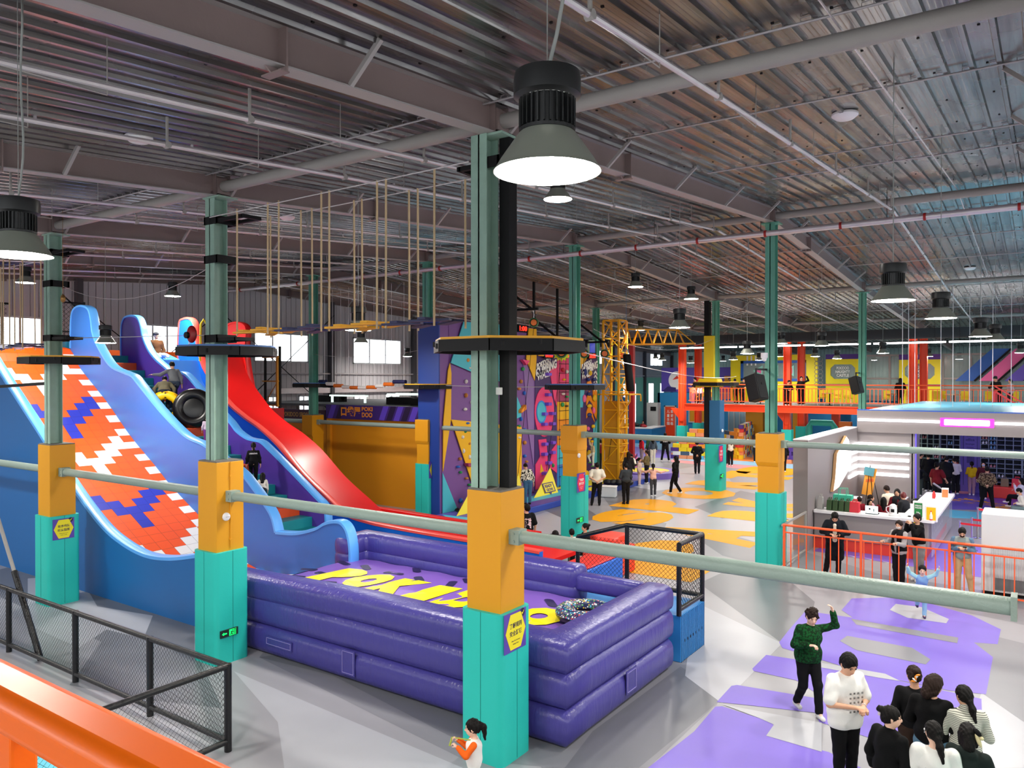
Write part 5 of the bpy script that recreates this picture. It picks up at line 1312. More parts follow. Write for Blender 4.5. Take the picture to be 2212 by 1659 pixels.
# ================================================================ kiosk
m_kw = mat('kiosk_wall_taupe', '#8c8484', .45); m_kt = mat('kiosk_white_top', '#f1f0f2', .4); m_kc = mat('counter_front_taupe', '#8f8888', .4)
m_ledw = mat('led_white', '#ffffff', .5, emit='#ffffff', estr=3.2); m_ledp = mat('led_magenta', '#ff2fe0', .5, emit='#ff28dc', estr=1.6); m_vl = mat('led_violet', '#5a48ff', .5, emit='#b4b0ff', estr=16.0)
m_wood = mat('light_wood', '#c79a6c', .5, bump=.1); m_ply = mat('plywood', '#c2966b', .6)
XK0, XK1, YK0, YK1 = -6.12, -5.70, 23.5, 30.9
b = MB(); b.bb(XK0, XK1, YK0, YK1, 0, 3.27); b.mi(1).bb(XK0 - .005, XK1 + .005, YK0 - .005, YK1 + .005, 3.27, 3.3); st('wall_kiosk_left', b, [m_kw, m_kt])
b = MB(); b.bb(XK1, -3.86, YK1, YK1 + .15, 0, 3.5); b.bb(-3.9, -3.78, YK1, YK1 + 1.2, 0, 3.5); st('wall_kiosk_back', b, m_kw)
b = MB(); b.mi(0).bb(XK1, 6, 30.75, 30.9, 3.12, 3.92); b.bb(XK1, 6, 30.9, 42.0, 3.40, 3.88); b.mi(1).bb(XK1 + .6, 6, 30.9, 44.3, 3.88, 3.94); b.mi(2).bb(XK1, 6, 30.75, 30.95, 3.92, 3.96)
st('wall_kiosk_fascia', b, [m_kw, mat('deck_light_blue', '#63c8ee', .4), mat('edge_blue', '#2f5fc0', .4)])
e = empty('light_strip', (-3, 30.7, 3.6), 'long white light strip along the kiosk fascia with a magenta lit block', 'light')
b = MB(); b.bb(-5.66, -3.0, 30.69, 30.75, 3.53, 3.62); b.bb(-1.35, 5, 30.69, 30.75, 3.53, 3.62); b.build('white_tube', m_ledw, parent=e)
b = MB(); b.bb(-2.98, -1.38, 30.72, 30.75, 3.42, 3.72); b.build('magenta_plate', m_ledp, parent=e)
b = MB(); b.bb(-2.86, -1.5, 30.66, 30.72, 3.47, 3.67); b.build('bright_core', m_ledw, parent=e, bevel=.03)
# lightning bolt sign and bars
e = empty('lightning_sign', (XK1, 28, 2), 'large white glowing lightning bolt sign on the kiosk side wall', 'sign')
bolt = [(1821, 941), (1800, 980), (1796, 1034), (1792, 1062), (1804, 1053), (1831, 1006), (1831, 972), (1826, 948)]
Q = [PX(x, y, XK1) for x, y in bolt]
b = MB(); b.prism([q + Vector((.02, 0, 0)) for q in Q], (.09, 0, 0)); b.build('bolt_sides', m_wood, parent=e)
c = sum(Q, Vector()) / len(Q)
b = MB(); b.prism([c + (q - c) * .96 + Vector((.111, 0, 0)) for q in Q], (.01, 0, 0)); b.build('glowing_face', mat('led_sign_face', '#ffffff', .5, emit='#fff6ea', estr=1.6), parent=e)
for k, (za) in enumerate((958, 974, 990, 1006, 1022)):
    z = PY(1900, za + 2, YK1).z
    e = empty('light_bar', (-4.8, YK1 - .05, z), 'horizontal white light bar on the kiosk back wall, number %s from the top' % ['one', 'two', 'three', 'four', 'five'][k], 'light', 'light bars in the kiosk')
    b = MB(); b.bb(XK1 + .02, -3.98, YK1 - .06, YK1, z - .055, z + .055); b.build('front_bar', m_ledw, parent=e)
    b = MB(); b.bb(XK1, XK1 + .05, YK1 - 1.7 - .0, YK1 - .02, z - .05, z + .05); b.build('side_bar', m_ledw, parent=e)
# counter
e = empty('service_counter', (-4, 24.4, 0), 'L-shaped taupe service counter with white top and orange plinth', 'counter')
b = MB(); b.bb(-5.68, -2.62, 24.15, 24.75, .32, 1.08); b.bb(-3.15, -2.62, 24.75, 30.0, .32, 1.08)
b.build('counter_body', m_kc, parent=e, bevel=.03)
b = MB(); b.bb(-5.68, -2.7, 24.2, 24.75, .0, .32); b.bb(-3.1, -2.7, 24.75, 29.9, 0, .32); b.build('orange_plinth', m_redv, parent=e)
b = MB(); b.rbox((-4.08, 24.42, 1.115), (3.2, .72, .07), .05); b.build('front_top', m_kt, parent=e)
b = MB(); b.rbox((-2.9, 27.1, 1.118), (.86, 6.1, .075), .08); b.build('side_top', m_kt, parent=e)
b = MB(); put_text(b, 'POKIDOO', (-2.61, 26.6, .72), (0, 1, 0), (0, 0, 1), 2.4, .34, .0); b.build('chrome_lettering', m_gal, parent=e, fix=False)
b = MB(); b.bb(-2.56, -2.54, 24.3, 29.9, .1, 1.05); b.build('clear_side_panel', mat('clear_acrylic', '#e8ecff', .1, alpha=.25), parent=e)
for n_, (x0, x1, y0, y1, h, lb) in enumerate(((-4.75, -4.0, 30.2, 30.85, .8, 'low wooden back cabinet under the light bars'), (-5.65, -5.2, 28.3, 28.9, .95, 'small wooden cabinet in the kiosk corner'), (-3.9, -3.25, 28.2, 28.9, .85, 'open wooden box cabinet inside the counter'))):
    e = empty('wooden_cabinet', ((x0 + x1) / 2, y0, 0), lb, 'cabinet'); b = MB(); b.bb(x0, x1, y0, y1, 0, h); b.build('cabinet_body', m_ply, parent=e, bevel=.01); b = MB(); b.bb(x0 - .02, x1 + .02, y0 - .02, y1 + .02, h, h + .03); b.build('cabinet_top', m_kt, parent=e)
# things on the counters
def bag(P, w, d, h, m, label, rz=0.0, handle=True):
    e = empty('carry_bag', P, label, 'bag'); b = MB(); x, y, z = P
    b.hexa([(x - w / 2, y - d / 2, z), (x + w / 2, y - d / 2, z), (x + w / 2, y + d / 2, z), (x - w / 2, y + d / 2, z), (x - w * .46, y - d * .3, z + h), (x + w * .46, y - d * .3, z + h), (x + w * .46, y + d * .3, z + h), (x - w * .46, y + d * .3, z + h)])
    b.build('bag_body', m, parent=e, bevel=.015)
    if handle:
        for s in (-1, 1):
            b = MB(); b.tube([(x - w * .2, y + s * d * .3, z + h * .9), (x - w * .18, y + s * d * .3, z + h * 1.2), (x + w * .18, y + s * d * .3, z + h * 1.2), (x + w * .2, y + s * d * .3, z + h * .9)], .012, 5); b.build('handle', m, parent=e)
    return e
ct = 1.152
def onc(px, py, y=24.5): P = PZ(px, py, ct); return P
m_gb = mat('bag_dark_green', '#2e4a24', .6); m_rb = mat('bag_red', '#cf2436', .5); m_tb = mat('bag_teal', '#3fc2a0', .5)
for k in range(4): bag((-5.28 + .17 * k, 24.42, ct), .15, .3, .30, m_gb, 'dark green gift bag on the kiosk counter, %s from the left' % ['first', 'second', 'third', 'fourth'][k])
bag((-4.58, 24.42, ct), .27, .3, .30, m_rb, 'red gift bag with white cord on the kiosk counter')
bag((-5.1, 25.4, .55), .6, .4, .95, m_tb, 'large teal shopping bag standing inside the kiosk')
bag((-5.55, 24.45, ct), .16, .2, .36, mat('backpack_grey', '#a9a7a4', .6), 'grey backpack leaning on the kiosk wall at the counter end')
e = empty('laptop', (-4.1, 24.45, ct), 'open laptop with white screen on the kiosk counter', 'laptop')
b = MB(); b.box((-4.1, 24.38, ct + .012), (.34, .22, .02)); b.build('keyboard_base', m_dark, parent=e)
b = MB(); b.box((-4.1, 24.27, ct + .13), (.34, .012, .22)); b.build('screen', mat('screen_white', '#dff0f4', .3, emit='#dff0f4', estr=.8), parent=e)
b = MB(); b.box((-4.15, 24.262, ct + .15), (.04, .004, .05)); b.box((-4.04, 24.262, ct + .12), (.02, .004, .08)); b.build('screen_marks', m_dark, parent=e)
e = empty('water_jug', (-3.55, 24.4, ct), 'white round water jug with black print on the counter', 'jug')
b = MB(); b.lathe((-3.55, 24.4, ct), [(.001, 0), (.11, 0), (.12, .02), (.10, .04), (.10, .22), (.09, .29), (.04, .33), (.001, .33)], 20); b.build('jug_body', m_kt, parent=e, smooth=True)
b = MB(); b.tube([(-3.66, 24.4, ct + .06), (-3.73, 24.4, ct + .12), (-3.73, 24.4, ct + .22), (-3.65, 24.4, ct + .26)], .013, 6); b.build('jug_handle', m_kt, parent=e)
b = MB(); b.box((-3.55, 24.297, ct + .15), (.09, .01, .09)); b.build('black_print', m_dark, parent=e)
b = MB(); b.box((-3.3, 24.45, ct + .04), (.22, .2, .08), rz=.3); one('card_reader', b, m_kt, 'white card reader box beside the water jug', 'device', bevel=.01)
b = MB(); b.ell((-3.13, 24.4, ct + .02), (.05, .03, .02)); b.tube([(-3.13, 24.4, ct + .02), (-3.2, 24.32, ct + .01), (-3.22, 24.1, .8)], .004, 4); one('computer_mouse', b, m_dark, 'black computer mouse with cord near the green sign', 'mouse')
def csign(P, w, h, m, label, deco=None):
    e = empty('counter_sign', P, label, 'sign'); b = MB(); b.box((P[0], P[1], P[2] + h / 2), (w, .06, h)); b.build('sign_board', m_kt, parent=e, bevel=.02)
    b = MB(); b.box((P[0], P[1] - .034, P[2] + h * .5), (w * .72, .008, h * .78)); b.build('sign_face', m, parent=e, bevel=.01)
    b = MB()
    if deco == 'green':
        put_text(b, '扫码关注', (P[0], P[1] - .042, P[2] + h * .74), (1, 0, 0), (0, 0, 1), w * .6, .055, .02); put_text(b, '扫码充值', (P[0], P[1] - .042, P[2] + h * .62), (1, 0, 0), (0, 0, 1), w * .6, .05, .02); put_text(b, '33s', (P[0], P[1] - .042, P[2] + h * .33), (1, 0, 0), (0, 0, 1), w * .34, .07, .02)
    else:
        b.lathe((P[0], P[1] - .045, P[2] + .06), [(.001, 0), (.04, 0), (.04, .12), (.015, .2), (.015, .23)], 10); b.mi(1).lathe((P[0], P[1] - .045, P[2] + .06), [(.041, .0), (.041, .03)], 10); b.box((P[0], P[1] - .045, P[2] + .30), (.035, .02, .03))
    b.build('print', [m_wh, m_redv], parent=e, fix=False)
csign((-2.88, 24.22, 1.155), .28, .5, mat('sign_green', '#17803a', .5), 'green framed counter sign with white lettering', 'green')
csign((-2.56, 24.2, 1.10), .32, .46, mat('sign_yellow', '#ffc400', .5), 'yellow counter sign with a white bottle picture')
b = MB(); b.bb(-2.98, -2.84, 24.08, 24.13, .0, 1.15); one('yellow_corner_post', b, m_yel, 'yellow padded post at the counter corner behind the railing', 'post')
for n_, (x, y, c, h, lb) in enumerate(((-2.95, 28.6, '#e83030', .24, 'red and white bottle at the far end of the counter'), (-2.8, 28.0, '#f4f4f4', .18, 'folded white paper stack at the far end of the counter'), (-3.0, 27.2, '#f4f0ea', .2, 'white tissue cup in the middle of the side counter'), (-2.85, 26.6, '#f2d022', .05, 'small yellow bowl on the side counter'), (-3.05, 26.9, '#e6e2dc', .14, 'clear cup on the side counter'), (-3.0, 26.2, '#dddbe0', .3, 'white paper towel roll standing on the side counter'))):
    b = MB(); b.lathe((x, y, 1.157), [(.001, 0), (.05, 0), (.05, h * .6), (.03, h * .8), (.02, h), (.001, h)], 12); one('counter_item', b, mat('item_' + c[1:], c, .4), lb, 'small item', smooth=True)
b = MB(); b.box((-2.62, 28.5, 1.36), (.2, .02, .38), mtx=Matrix.Rotation(.25, 3, 'Z') @ Matrix.Rotation(.2, 3, 'X')); b.mi(1).box((-2.62, 28.485, 1.36), (.17, .02, .26), mtx=Matrix.Rotation(.25, 3, 'Z') @ Matrix.Rotation(.2, 3, 'X')); one('menu_stand', b, [m_kt, mat('menu_orange', '#f58a50', .5)], 'small white and orange menu stand at the far corner of the side counter', 'sign')
# easel poster and trash can, chair in the kiosk
e = empty('easel_poster', (-5.2, 29.6, 0), 'tilted poster on a thin easel below the light bars, photo on top and orange below', 'poster')
mt = Matrix.Rotation(-.12, 3, 'X') @ Matrix.Rotation(.15, 3, 'Y')
b = MB(); b.box((-5.2, 30.3, 1.35), (.36, .02, 1.0), mtx=mt); b.build('poster_board', mat('poster_orange', '#f0a030', .5), parent=e)
b = MB(); b.box((-5.2, 30.285, 1.72), (.34, .02, .3), mtx=mt); b.build('poster_photo', mat('poster_teal', '#4f8f9a', .5), parent=e)
b = MB(); put_text(b, '520元', (-5.18, 30.27, 1.4), (1, 0, .15), (0, 0, 1), .26, .12, .04); b.build('poster_lettering', m_redv, parent=e, fix=False)
b = MB(); 
for x in (-5.35, -5.0): b.tube([(x, 30.1, 0), (-5.18, 30.33, 1.95)], .012, 5)
b.tube([(-4.85, 30.75, 0), (-5.15, 30.36, 1.9)], .012, 5); b.build('easel_legs', m_dark, parent=e)
b = MB(); b.lathe((-3.55, 29.7, 0), [(.001, 0), (.2, 0), (.24, .7), (.2, .78), (.001, .8)], 20); b.ell((-3.55, 29.7, .85), (.22, .22, .12)); one('waste_bin', b, m_dark, 'black waste bin with bag beside the kiosk opening', 'bin', smooth=True)
# railing in front of the kiosk
m_or = mat('railing_orange', '#f4602c', .4)
e = empty('floor_railing', (-2.7, 20.6, 0), 'orange railing with upright bars in front of the kiosk', 'railing')
yr = 20.62; xa, xb = -5.62, 1.2
b = MB(); b.tube([(xa, yr, 1.25), (xb, yr, 1.25)], .032, 10); b.build('hand_rail', m_or, parent=e, smooth=True)
for z in (1.06, .12): b = MB(); b.bar((xa, yr, z), (xb, yr, z), .035); b.build('cross_rail', m_or, parent=e)
for x in (xa + .03, -3.72, -1.80, .1): b = MB(); b.bar((x, yr, 0), (x, yr, 1.24), .055); b.box((x, yr, .015), (.12, .12, .03)); b.build('post', m_or, parent=e)
k = 0
for x in np.arange(xa + .2, xb, .196): b = MB(); b.bar((x, yr, .12), (x, yr, 1.06), .024); b.build('baluster', m_or, parent=e)
e = empty('glass_balustrade', (-5.72, 22.2, 0), 'steel framed glass panel between the turquoise column and the kiosk wall', 'balustrade')
b = MB(); b.bar((-5.72, 20.9, 1.18), (-5.72, 23.4, 1.18), .05); b.bar((-5.72, 23.35, 0), (-5.72, 23.35, 1.18), .05); b.bar((-5.72, 20.9, .08), (-5.72, 23.4, .08), .04); b.build('steel_frame', m_tube, parent=e)
b = MB(); b.bb(-5.725, -5.715, 20.95, 23.3, .1, 1.15); b.build('glass_pane', m_glass, parent=e)
# freezer cabinet
e = empty('drinks_cabinet', (-.4, 21.7, 0), 'tall white cabinet with dark vent grille at the right edge behind the railing', 'cabinet')
b = MB(); b.bb(-1.2, .6, 21.25, 22.35, .08, 1.90); b.build('cabinet_body', mat('cabinet_white', '#dfe3e4', .35), parent=e, bevel=.015)
b = MB()
for k in range(34): b.bb(-1.0 + k * .045, -.98 + k * .045, 21.235, 21.25, .12, 1.15)
b.build('front_ribs', mat('rib_grey', '#c3c8ca', .4), parent=e)
b = MB(); b.bb(-.92, .3, 21.225, 21.236, .14, .42); b.build('vent_grille', mat('grille_grey', '#6d7072', .6), parent=e)
b = MB(); b.bb(-1.15, .55, 21.3, 22.3, 0, .08); b.build('dark_base', m_dark, parent=e)
# stanchions
st_p = [PZ(2112, 1163), PZ(2099, 1190), PZ(2073, 1200)]
for k, P in enumerate(st_p):
    e = empty('queue_stanchion', P, 'chrome queue post with red belt beside the white cabinet, number %s from the back' % ['one', 'two', 'three'][k], 'queue post', 'queue posts')
    b = MB(); b.lathe(P, [(.001, 0), (.16, 0), (.16, .02), (.03, .04), (.03, .95), (.035, .96), (.035, 1.0), (.001, 1.0)], 16); b.build('chrome_post', mat('chrome', '#c9c9cc', .15, 1.0), parent=e, smooth=True)
    b = MB(); b.bar((P.x, P.y, .93), (P.x + 1.2, P.y - .25, .93), .008, .06); b.build('red_belt', mat('belt_red', '#d81e2e', .5), parent=e)
# lockers
m_lk = mat('locker_grey_blue', '#6f7f8e', .5); m_lkb = mat('locker_back', '#1f2733', .7); m_lkg = mat('locker_green_grey', '#7b9488', .5)
def locker(x0, x1, y, z1, nx_, nz_, label, m):
    e = empty('shoe_locker', ((x0 + x1) / 2, y, 0), label, 'shelf', 'shoe cubby shelves in the kiosk')
    b = MB(); z0 = .3
    for k in range(nx_ + 1): x = x0 + (x1 - x0) * k / nx_; b.bb(x - .016, x + .016, y, y + .35, z0, z1)
    for k in range(nz_ + 1): z = z0 + (z1 - z0) * k / nz_; b.bb(x0, x1, y + .01, y + .35, z - .014, z + .014)
    b.build('cubby_frame', m, parent=e)
    b = MB(); b.bb(x0, x1, y + .34, y + .36, 0, z1 + .1); b.bb(x0, x1, y + .05, y + .33, 0, z0); b.build('back_board', m_lkb, parent=e)
    return (x0, x1, y, z1, nx_, nz_, z0)
yl = 40.0
lx = [PY(p, 1000, 40.0).x for p in (1977, 2030, 2073, 2118, 2208, 2300)]
LK = [locker(lx[0], lx[1] - .02, yl, 3.2, 4, 13, 'green grey cubby shelf at the left of the kiosk interior', m_lkg), locker(lx[1] + .02, lx[2], yl, 3.2, 3, 13, 'cubby shelf just left of the violet door', m_lk), locker(lx[3], lx[4] - .02, yl, 3.2, 5, 14, 'wide cubby shelf right of the violet door', m_lk), locker(lx[4] + .02, lx[5], yl, 3.2, 5, 14, 'cubby shelf at the right picture edge', m_lk)]
b = MB(); b.bb(lx[2] + .02, lx[3] - .02, yl + .05, yl + .35, 0, 3.1); e = st('door_1', b, mat('door_violet', '#5b4a9c', .5))
b = MB(); m_dl = mat('door_line', '#33286e', .5)
dx_ = (lx[2] + lx[3]) / 2 + 2.22
for (x0, z0, x1, z1) in ((-2.55, .3, -2.55, 2.5), (-2.55, 2.5, -2.4, 2.75), (-2.4, 2.75, -1.95, 2.75), (-1.95, 2.75, -1.88, 2.65), (-1.88, 2.65, -1.88, .3), (-2.4, 2.5, -2.05, 2.5), (-2.4, 2.0, -2.05, 2.0)): b.bar((x0 * .8 - .44 + dx_, yl + .04, z0), (x1 * .8 - .44 + dx_, yl + .04, z1), .03)
put_text(b, 'office', (-2.22 + dx_, yl + .03, 2.35), (1, 0, 0), (0, 0, 1), .34, .12, .03); put_text(b, 'lounge', (-2.22 + dx_, yl + .03, 2.15), (1, 0, 0), (0, 0, 1), .34, .1, .03); b.box((-2.2 + dx_, yl + .04, 1.55), (.3, .02, .5))
b.build('door_print', m_dl, parent=e, fix=False)
random.seed(11)
NWD = 'first second third fourth fifth sixth seventh eighth ninth tenth eleventh twelfth thirteenth fourteenth'.split()
shc = ['#e8e8ea', '#e8e8ea', '#7fb4d8', '#e3a0a8', '#2a2a30', '#b8402e', '#f0f0f0', '#c58a80']
n_ = 0
for li, (x0, x1, y, z1, a, c, z0) in enumerate(LK):
    for ix in range(a):
        for iz in range(c):
            if random.random() < (.16 if li < 2 else .30):
                cw_, ch = (x1 - x0) / a, (z1 - z0) / c; x = x0 + (ix + .5) * cw_; z = z0 + iz * ch + .014
                col = random.choice(shc); b = MB()
                for s in (-1, 1): b.ell((x + s * cw_ * .22, y + .12, z + .05), (cw_ * .17, .12, .05), 8, 5); b.ell((x + s * cw_ * .22, y + .2, z + .08), (cw_ * .15, .06, .06), 8, 5)
                one('shoe_pair', b, mat('shoe_' + col[1:], col, .5), '%s shoes in cubby shelf %s, %s column from left, %s row up' % ({'#e8e8ea': 'pale', '#f0f0f0': 'white', '#7fb4d8': 'light blue', '#e3a0a8': 'pink', '#2a2a30': 'black', '#b8402e': 'rust red', '#c58a80': 'dusty pink'}[col], ['one', 'two', 'three', 'four'][li], NWD[ix], NWD[iz]), 'shoes', 'shoes in the cubby shelves', smooth='all')
b = MB(); b.bb(-3.6, 5, 37.0, 37.1, 3.3, 3.38); b.bb(-3.6, 5, 33.4, 33.5, 3.3, 3.38); one('added_light_strip', b, m_vl, 'pair of unseen violet white light strips added under the kiosk roof', 'light')  # unseen strips added to brighten the kiosk interior
b = MB(); b.bb(-3.78, -3.74, 30.86, 30.9, .2, 3.2); one('violet_edge_light', b, mat('led_violet_soft', '#6a58ff', .5, emit='#5040ff', estr=.5), 'thin violet lit edge at the side of the kiosk opening', 'light')
b = MB(); b.bb(-2.05, -.5, 38.6, 39.3, 0, .48); one('orange_bench', b, m_redv, 'orange red upholstered bench before the wide cubby shelf', 'bench', bevel=.03)
bag((-1.35, 38.95, .48), .3, .2, .34, mat('bag_olive', '#7a6a48', .6), 'olive patterned handbag on the orange bench'); bag((-.9, 38.95, .48), .42, .25, .36, m_rb, 'red handbag on the orange bench beside the olive one')
b = MB(); b.bb(.3, 1.2, 33.0, 35.0, 0, .45); one('orange_bench', b, m_redv, 'orange red bench at the right picture edge under the seated people', 'bench', bevel=.03)

# ================================================================ mezzanine
m_mz = mat('mezz_orange_steel', '#f0481a', .45); m_mzd = mat('mezz_shadow_steel', '#b8320f', .5)
YM = 47.2
b = MB(); b.bb(-18.9, 6, YM, 58, 3.34, 3.46); st('mezzanine_floor', b, mat('mezz_deck', '#8f8d92', .5))
b = MB(); b.bb(-19.1, 6, YM - .02, YM + .02, 3.06, 3.46); b.bb(-19.1, 6, YM - .12, YM + .1, 3.44, 3.48); b.bb(-19.1, 6, YM - .12, YM + .1, 3.04, 3.07); b.bb(-19.1, -19.0, YM, 58, 3.06, 3.48); st('trim_9', b, m_mz)
e = empty('mezzanine_railing', (-9, YM + .1, 3.57), 'long orange railing with upright bars along the mezzanine edge', 'railing')
b = MB(); b.tube([(-18.9, YM + .1, 4.72), (5, YM + .1, 4.72)], .035, 6); b.tube([(-18.9, YM + .1, 4.72), (-18.9, 57, 4.72)], .035, 6); b.build('hand_rail', m_or, parent=e)
for z in (4.5, 3.68): b = MB(); b.bar((-18.9, YM + .1, z), (5, YM + .1, z), .04); b.build('cross_rail', m_or, parent=e)
for x in np.arange(-18.8, 0.5, .21): b = MB(); b.bar((x, YM + .1, 3.68), (x, YM + .1, 4.5), .035); b.build('baluster', m_or, parent=e)
b = MB()
for y in np.arange(YM + .4, 57, .25): b.bar((-18.9, y, 3.6), (-18.9, y, 4.5), .03)
b.build('side_balusters', m_or, parent=e)
mp = []
for n_, (px, yy, lb) in enumerate(((1474, 47.9, 'front left'), (1508, 51.6, 'rear left'), (1701, 47.9, 'front middle'), (1731, 51.6, 'rear middle'), (1973, 47.9, 'front right'), (1995, 51.6, 'rear right'))):
    P = PY(px, 850, yy); x, y = P.x, yy; e = empty('mezzanine_column', (x, y, 0), lb + ' orange steel column through the mezzanine with turquoise foot pad', 'column', 'orange mezzanine columns')
    b = MB(); w = .36
    for s in (-1, 1): b.bb(x + s * w / 2 - .02, x + s * w / 2 + .02, y - .2, y + .2, 1.9, 7.6)
    b.bb(x - w / 2, x + w / 2, y - .02, y + .02, 1.9, 7.6)
    if yy < 49: b.hexa([(x - .1, y - .1, 2.3), (x + .1, y - .1, 2.3), (x + .1, y + .1, 2.3), (x - .1, y + .1, 2.3), (x - .75, y - .15, 3.14), (x + .2, y - .15, 3.14), (x + .2, y + .15, 3.14), (x - .75, y + .15, 3.14)])
    b.build('steel_shaft', m_mz, parent=e)
    b = MB(); b.rbox((x, y, 1.0), (.62, .62, 2.0), .08); b.build('foot_pad', m_cyan, parent=e)
# dark duct beam and light line
b = MB(); b.bb(XW + .3, 6, 47.1, 47.6, 7.3, 7.85); one('dark_duct_beam', b, mat('duct_dark', '#2a2a2e', .6), 'long dark duct beam running across the hall above the mezzanine', 'duct')
x = -19.3; k = 0
for a, c in ((-19.3, -15.6), (-15.45, -11.8), (-11.65, -8.0), (-7.85, -4.3), (-4.15, 0.5)):
    e = empty('tube_light', ((a + c) / 2, 46.9, 7.06), 'long white tube light in the line above the mezzanine edge, number %s from the left' % ['one', 'two', 'three', 'four', 'five'][k], 'light', 'line of tube lights above the mezzanine'); k += 1
    b = MB(); b.tube([(a, 46.9, 7.06), (c, 46.9, 7.06)], .045, 8); b.build('glowing_tube', m_strip, parent=e)
    b = MB(); b.bb(a, c, 46.85, 46.95, 7.11, 7.16); b.tube([(a + .5, 46.9, 7.1), (a + .5, 46.5, 8.3)], .01, 4); b.tube([(c - .5, 46.9, 7.1), (c - .5, 46.5, 8.3)], .01, 4); b.build('rail', m_dark, parent=e)
# play castle panels on the mezzanine
m_cy2 = mat('castle_yellow', '#f2e30c', .5); m_cpu = mat('castle_purple', '#4c2a8a', .5); m_cbl2 = mat('castle_blue', '#1f5fb4', .5); m_cgl = mat('castle_glass', '#9fb4b0', .2, alpha=.45)
def castle(x0, x1, z0, z1, y, label, text=None, framed=False):
    e = empty('castle_panel', ((x0 + x1) / 2, y, 3.46), label, 'play panel', 'yellow play castle panels on the mezzanine')
    b = MB(); w = x1 - x0; cx_ = (x0 + x1) / 2; wz0, wz1 = z0 + .35, z0 + (1.35 if not framed else 1.45); wx0, wx1 = cx_ - w * .36, cx_ + w * .36
    b.bb(x0, wx0, y, y + .15, 3.46, z1); b.bb(wx1, x1, y, y + .15, 3.46, z1); b.bb(wx0, wx1, y, y + .15, 3.46, wz0); b.bb(wx0, wx1, y, y + .15, wz1, z1)
    if not framed:
        c = .25
        for (a, s) in ((wx0, 1), (wx1, -1)):
            for (zz, t) in ((wz0, 1), (wz1, -1)): b.prism([(a, y, zz), (a + s * c, y, zz), (a, y, zz + t * c)], (0, .15, 0))
    b.build('yellow_board', m_cy2, parent=e)
    b = MB(); b.bb(x0, x1, y - .03, y, z1 - .32, z1 + .02) if not framed else b.bb(wx0 - .1, wx1 + .1, y - .04, y, wz1, wz1 + .2)
    if framed: b.bb(wx0 - .1, wx0 + .1, y - .04, y, wz0 - .1, wz1 + .2); b.bb(wx1 - .1, wx1 + .1, y - .04, y, wz0 - .1, wz1 + .2); b.bb(wx0 - .1, wx1 + .1, y - .04, y, wz0 - .2, wz0)
    else: b.bb(x0, x1, y - .03, y, z0 - .12, z0)
    b.build('coloured_band', m_cbl2 if framed else m_cpu, parent=e)
    b = MB(); b.bb(wx0, wx1, y + .06, y + .08, wz0, wz1); b.build('window_pane', m_cgl, parent=e)
    if text:
        b = MB()
        for i, t in enumerate(text): put_text(b, t, (cx_, y - .01, (wz0 + wz1) / 2 + .25 - i * .25), (1, 0, 0), (0, 0, 1), w * (.36 if i != 1 else .42), .2, .03)
        b.build('window_lettering', m_wh, parent=e, fix=False)
    else:
        b = MB()
        for k in range(3):
            x = wx0 + .8 + k * 1.1; z = (wz0 + wz1) / 2
            b.mi(0).prism([(x, y - .02, z), (x + .7, y - .02, z + .4), (x + .7, y - .02, z - .4)], (0, .02, 0)); b.mi(1).prism([(x + .2, y - .04, z), (x + .6, y - .04, z + .2), (x + .6, y - .04, z - .2)], (0, .02, 0))
        for k in range(3): b.mi(2).bb(x0 + 1.2 + k * .3, x0 + 1.3 + k * .3, y - .02, y, z1 - .75, z1 - .05)
        b.build('window_triangles', [mat('mint_print', '#8fd8c8', .5), m_pk, m_wh], parent=e)
castle(-19.1, -12.95, 4.75, 6.8, 56, 'widest yellow play panel with a blue framed window showing triangles', None, True)
castle(-12.4, -10.2, 4.72, 6.75, 56, 'yellow play panel with octagonal window lettered POKIDOO NAUGHTY CASTLE, left one', ['POKIDOO', 'NAUGHTY', 'CASTLE'])
castle(-7.83, -5.43, 4.72, 6.65, 56, 'yellow play panel with octagonal window behind the right orange columns', ['POKIDOO', 'NAUGHTY', 'CASTLE'])
for k, (c0, mm, lb) in enumerate(((2063, m_cbl2, 'blue'), (2114, m_pk, 'pink'), (2170, m_vi, 'violet'))):
    P = [PY(c0, 823, 56), PY(c0 + 40, 823, 56), PY(c0 + 120, 753, 56), PY(c0 + 80, 753, 56)]
    b = MB(); b.prism(P, (0, .1, 0)); b.mi(1).bar(P[1] + Vector((.05, -.02, 0)), P[2] + Vector((.05, -.02, 0)), .12)
    one('slanted_band', b, [mm, m_dark], lb + ' slanted panel band rising to the right above the mezzanine railing', 'play panel', 'slanted bands')
b = MB()
for x in np.arange(-10, 4, 1.55):
    b.bar((x, 56.5, 3.57), (x, 56.5, 6.7), .14)
    
for z in (6.65, 5.1, 4.5): b.bar((-10.1, 56.5, z), (4, 56.5, z), .12)
for x in (-13.0, -12.75): 
    for k in range(7): b.tube([(x + .14 * math.cos(t), 56.0, 4.7 + k * .29 + .14 * math.sin(t)) for t in [2 * math.pi * i / 10 for i in range(11)]], .02, 4)
st('trim_10', b, m_tube)
b = MB(); b.bb(-10.1, 4, 56.55, 56.57, 3.6, 6.6); st('window_castle', b, m_cgl)
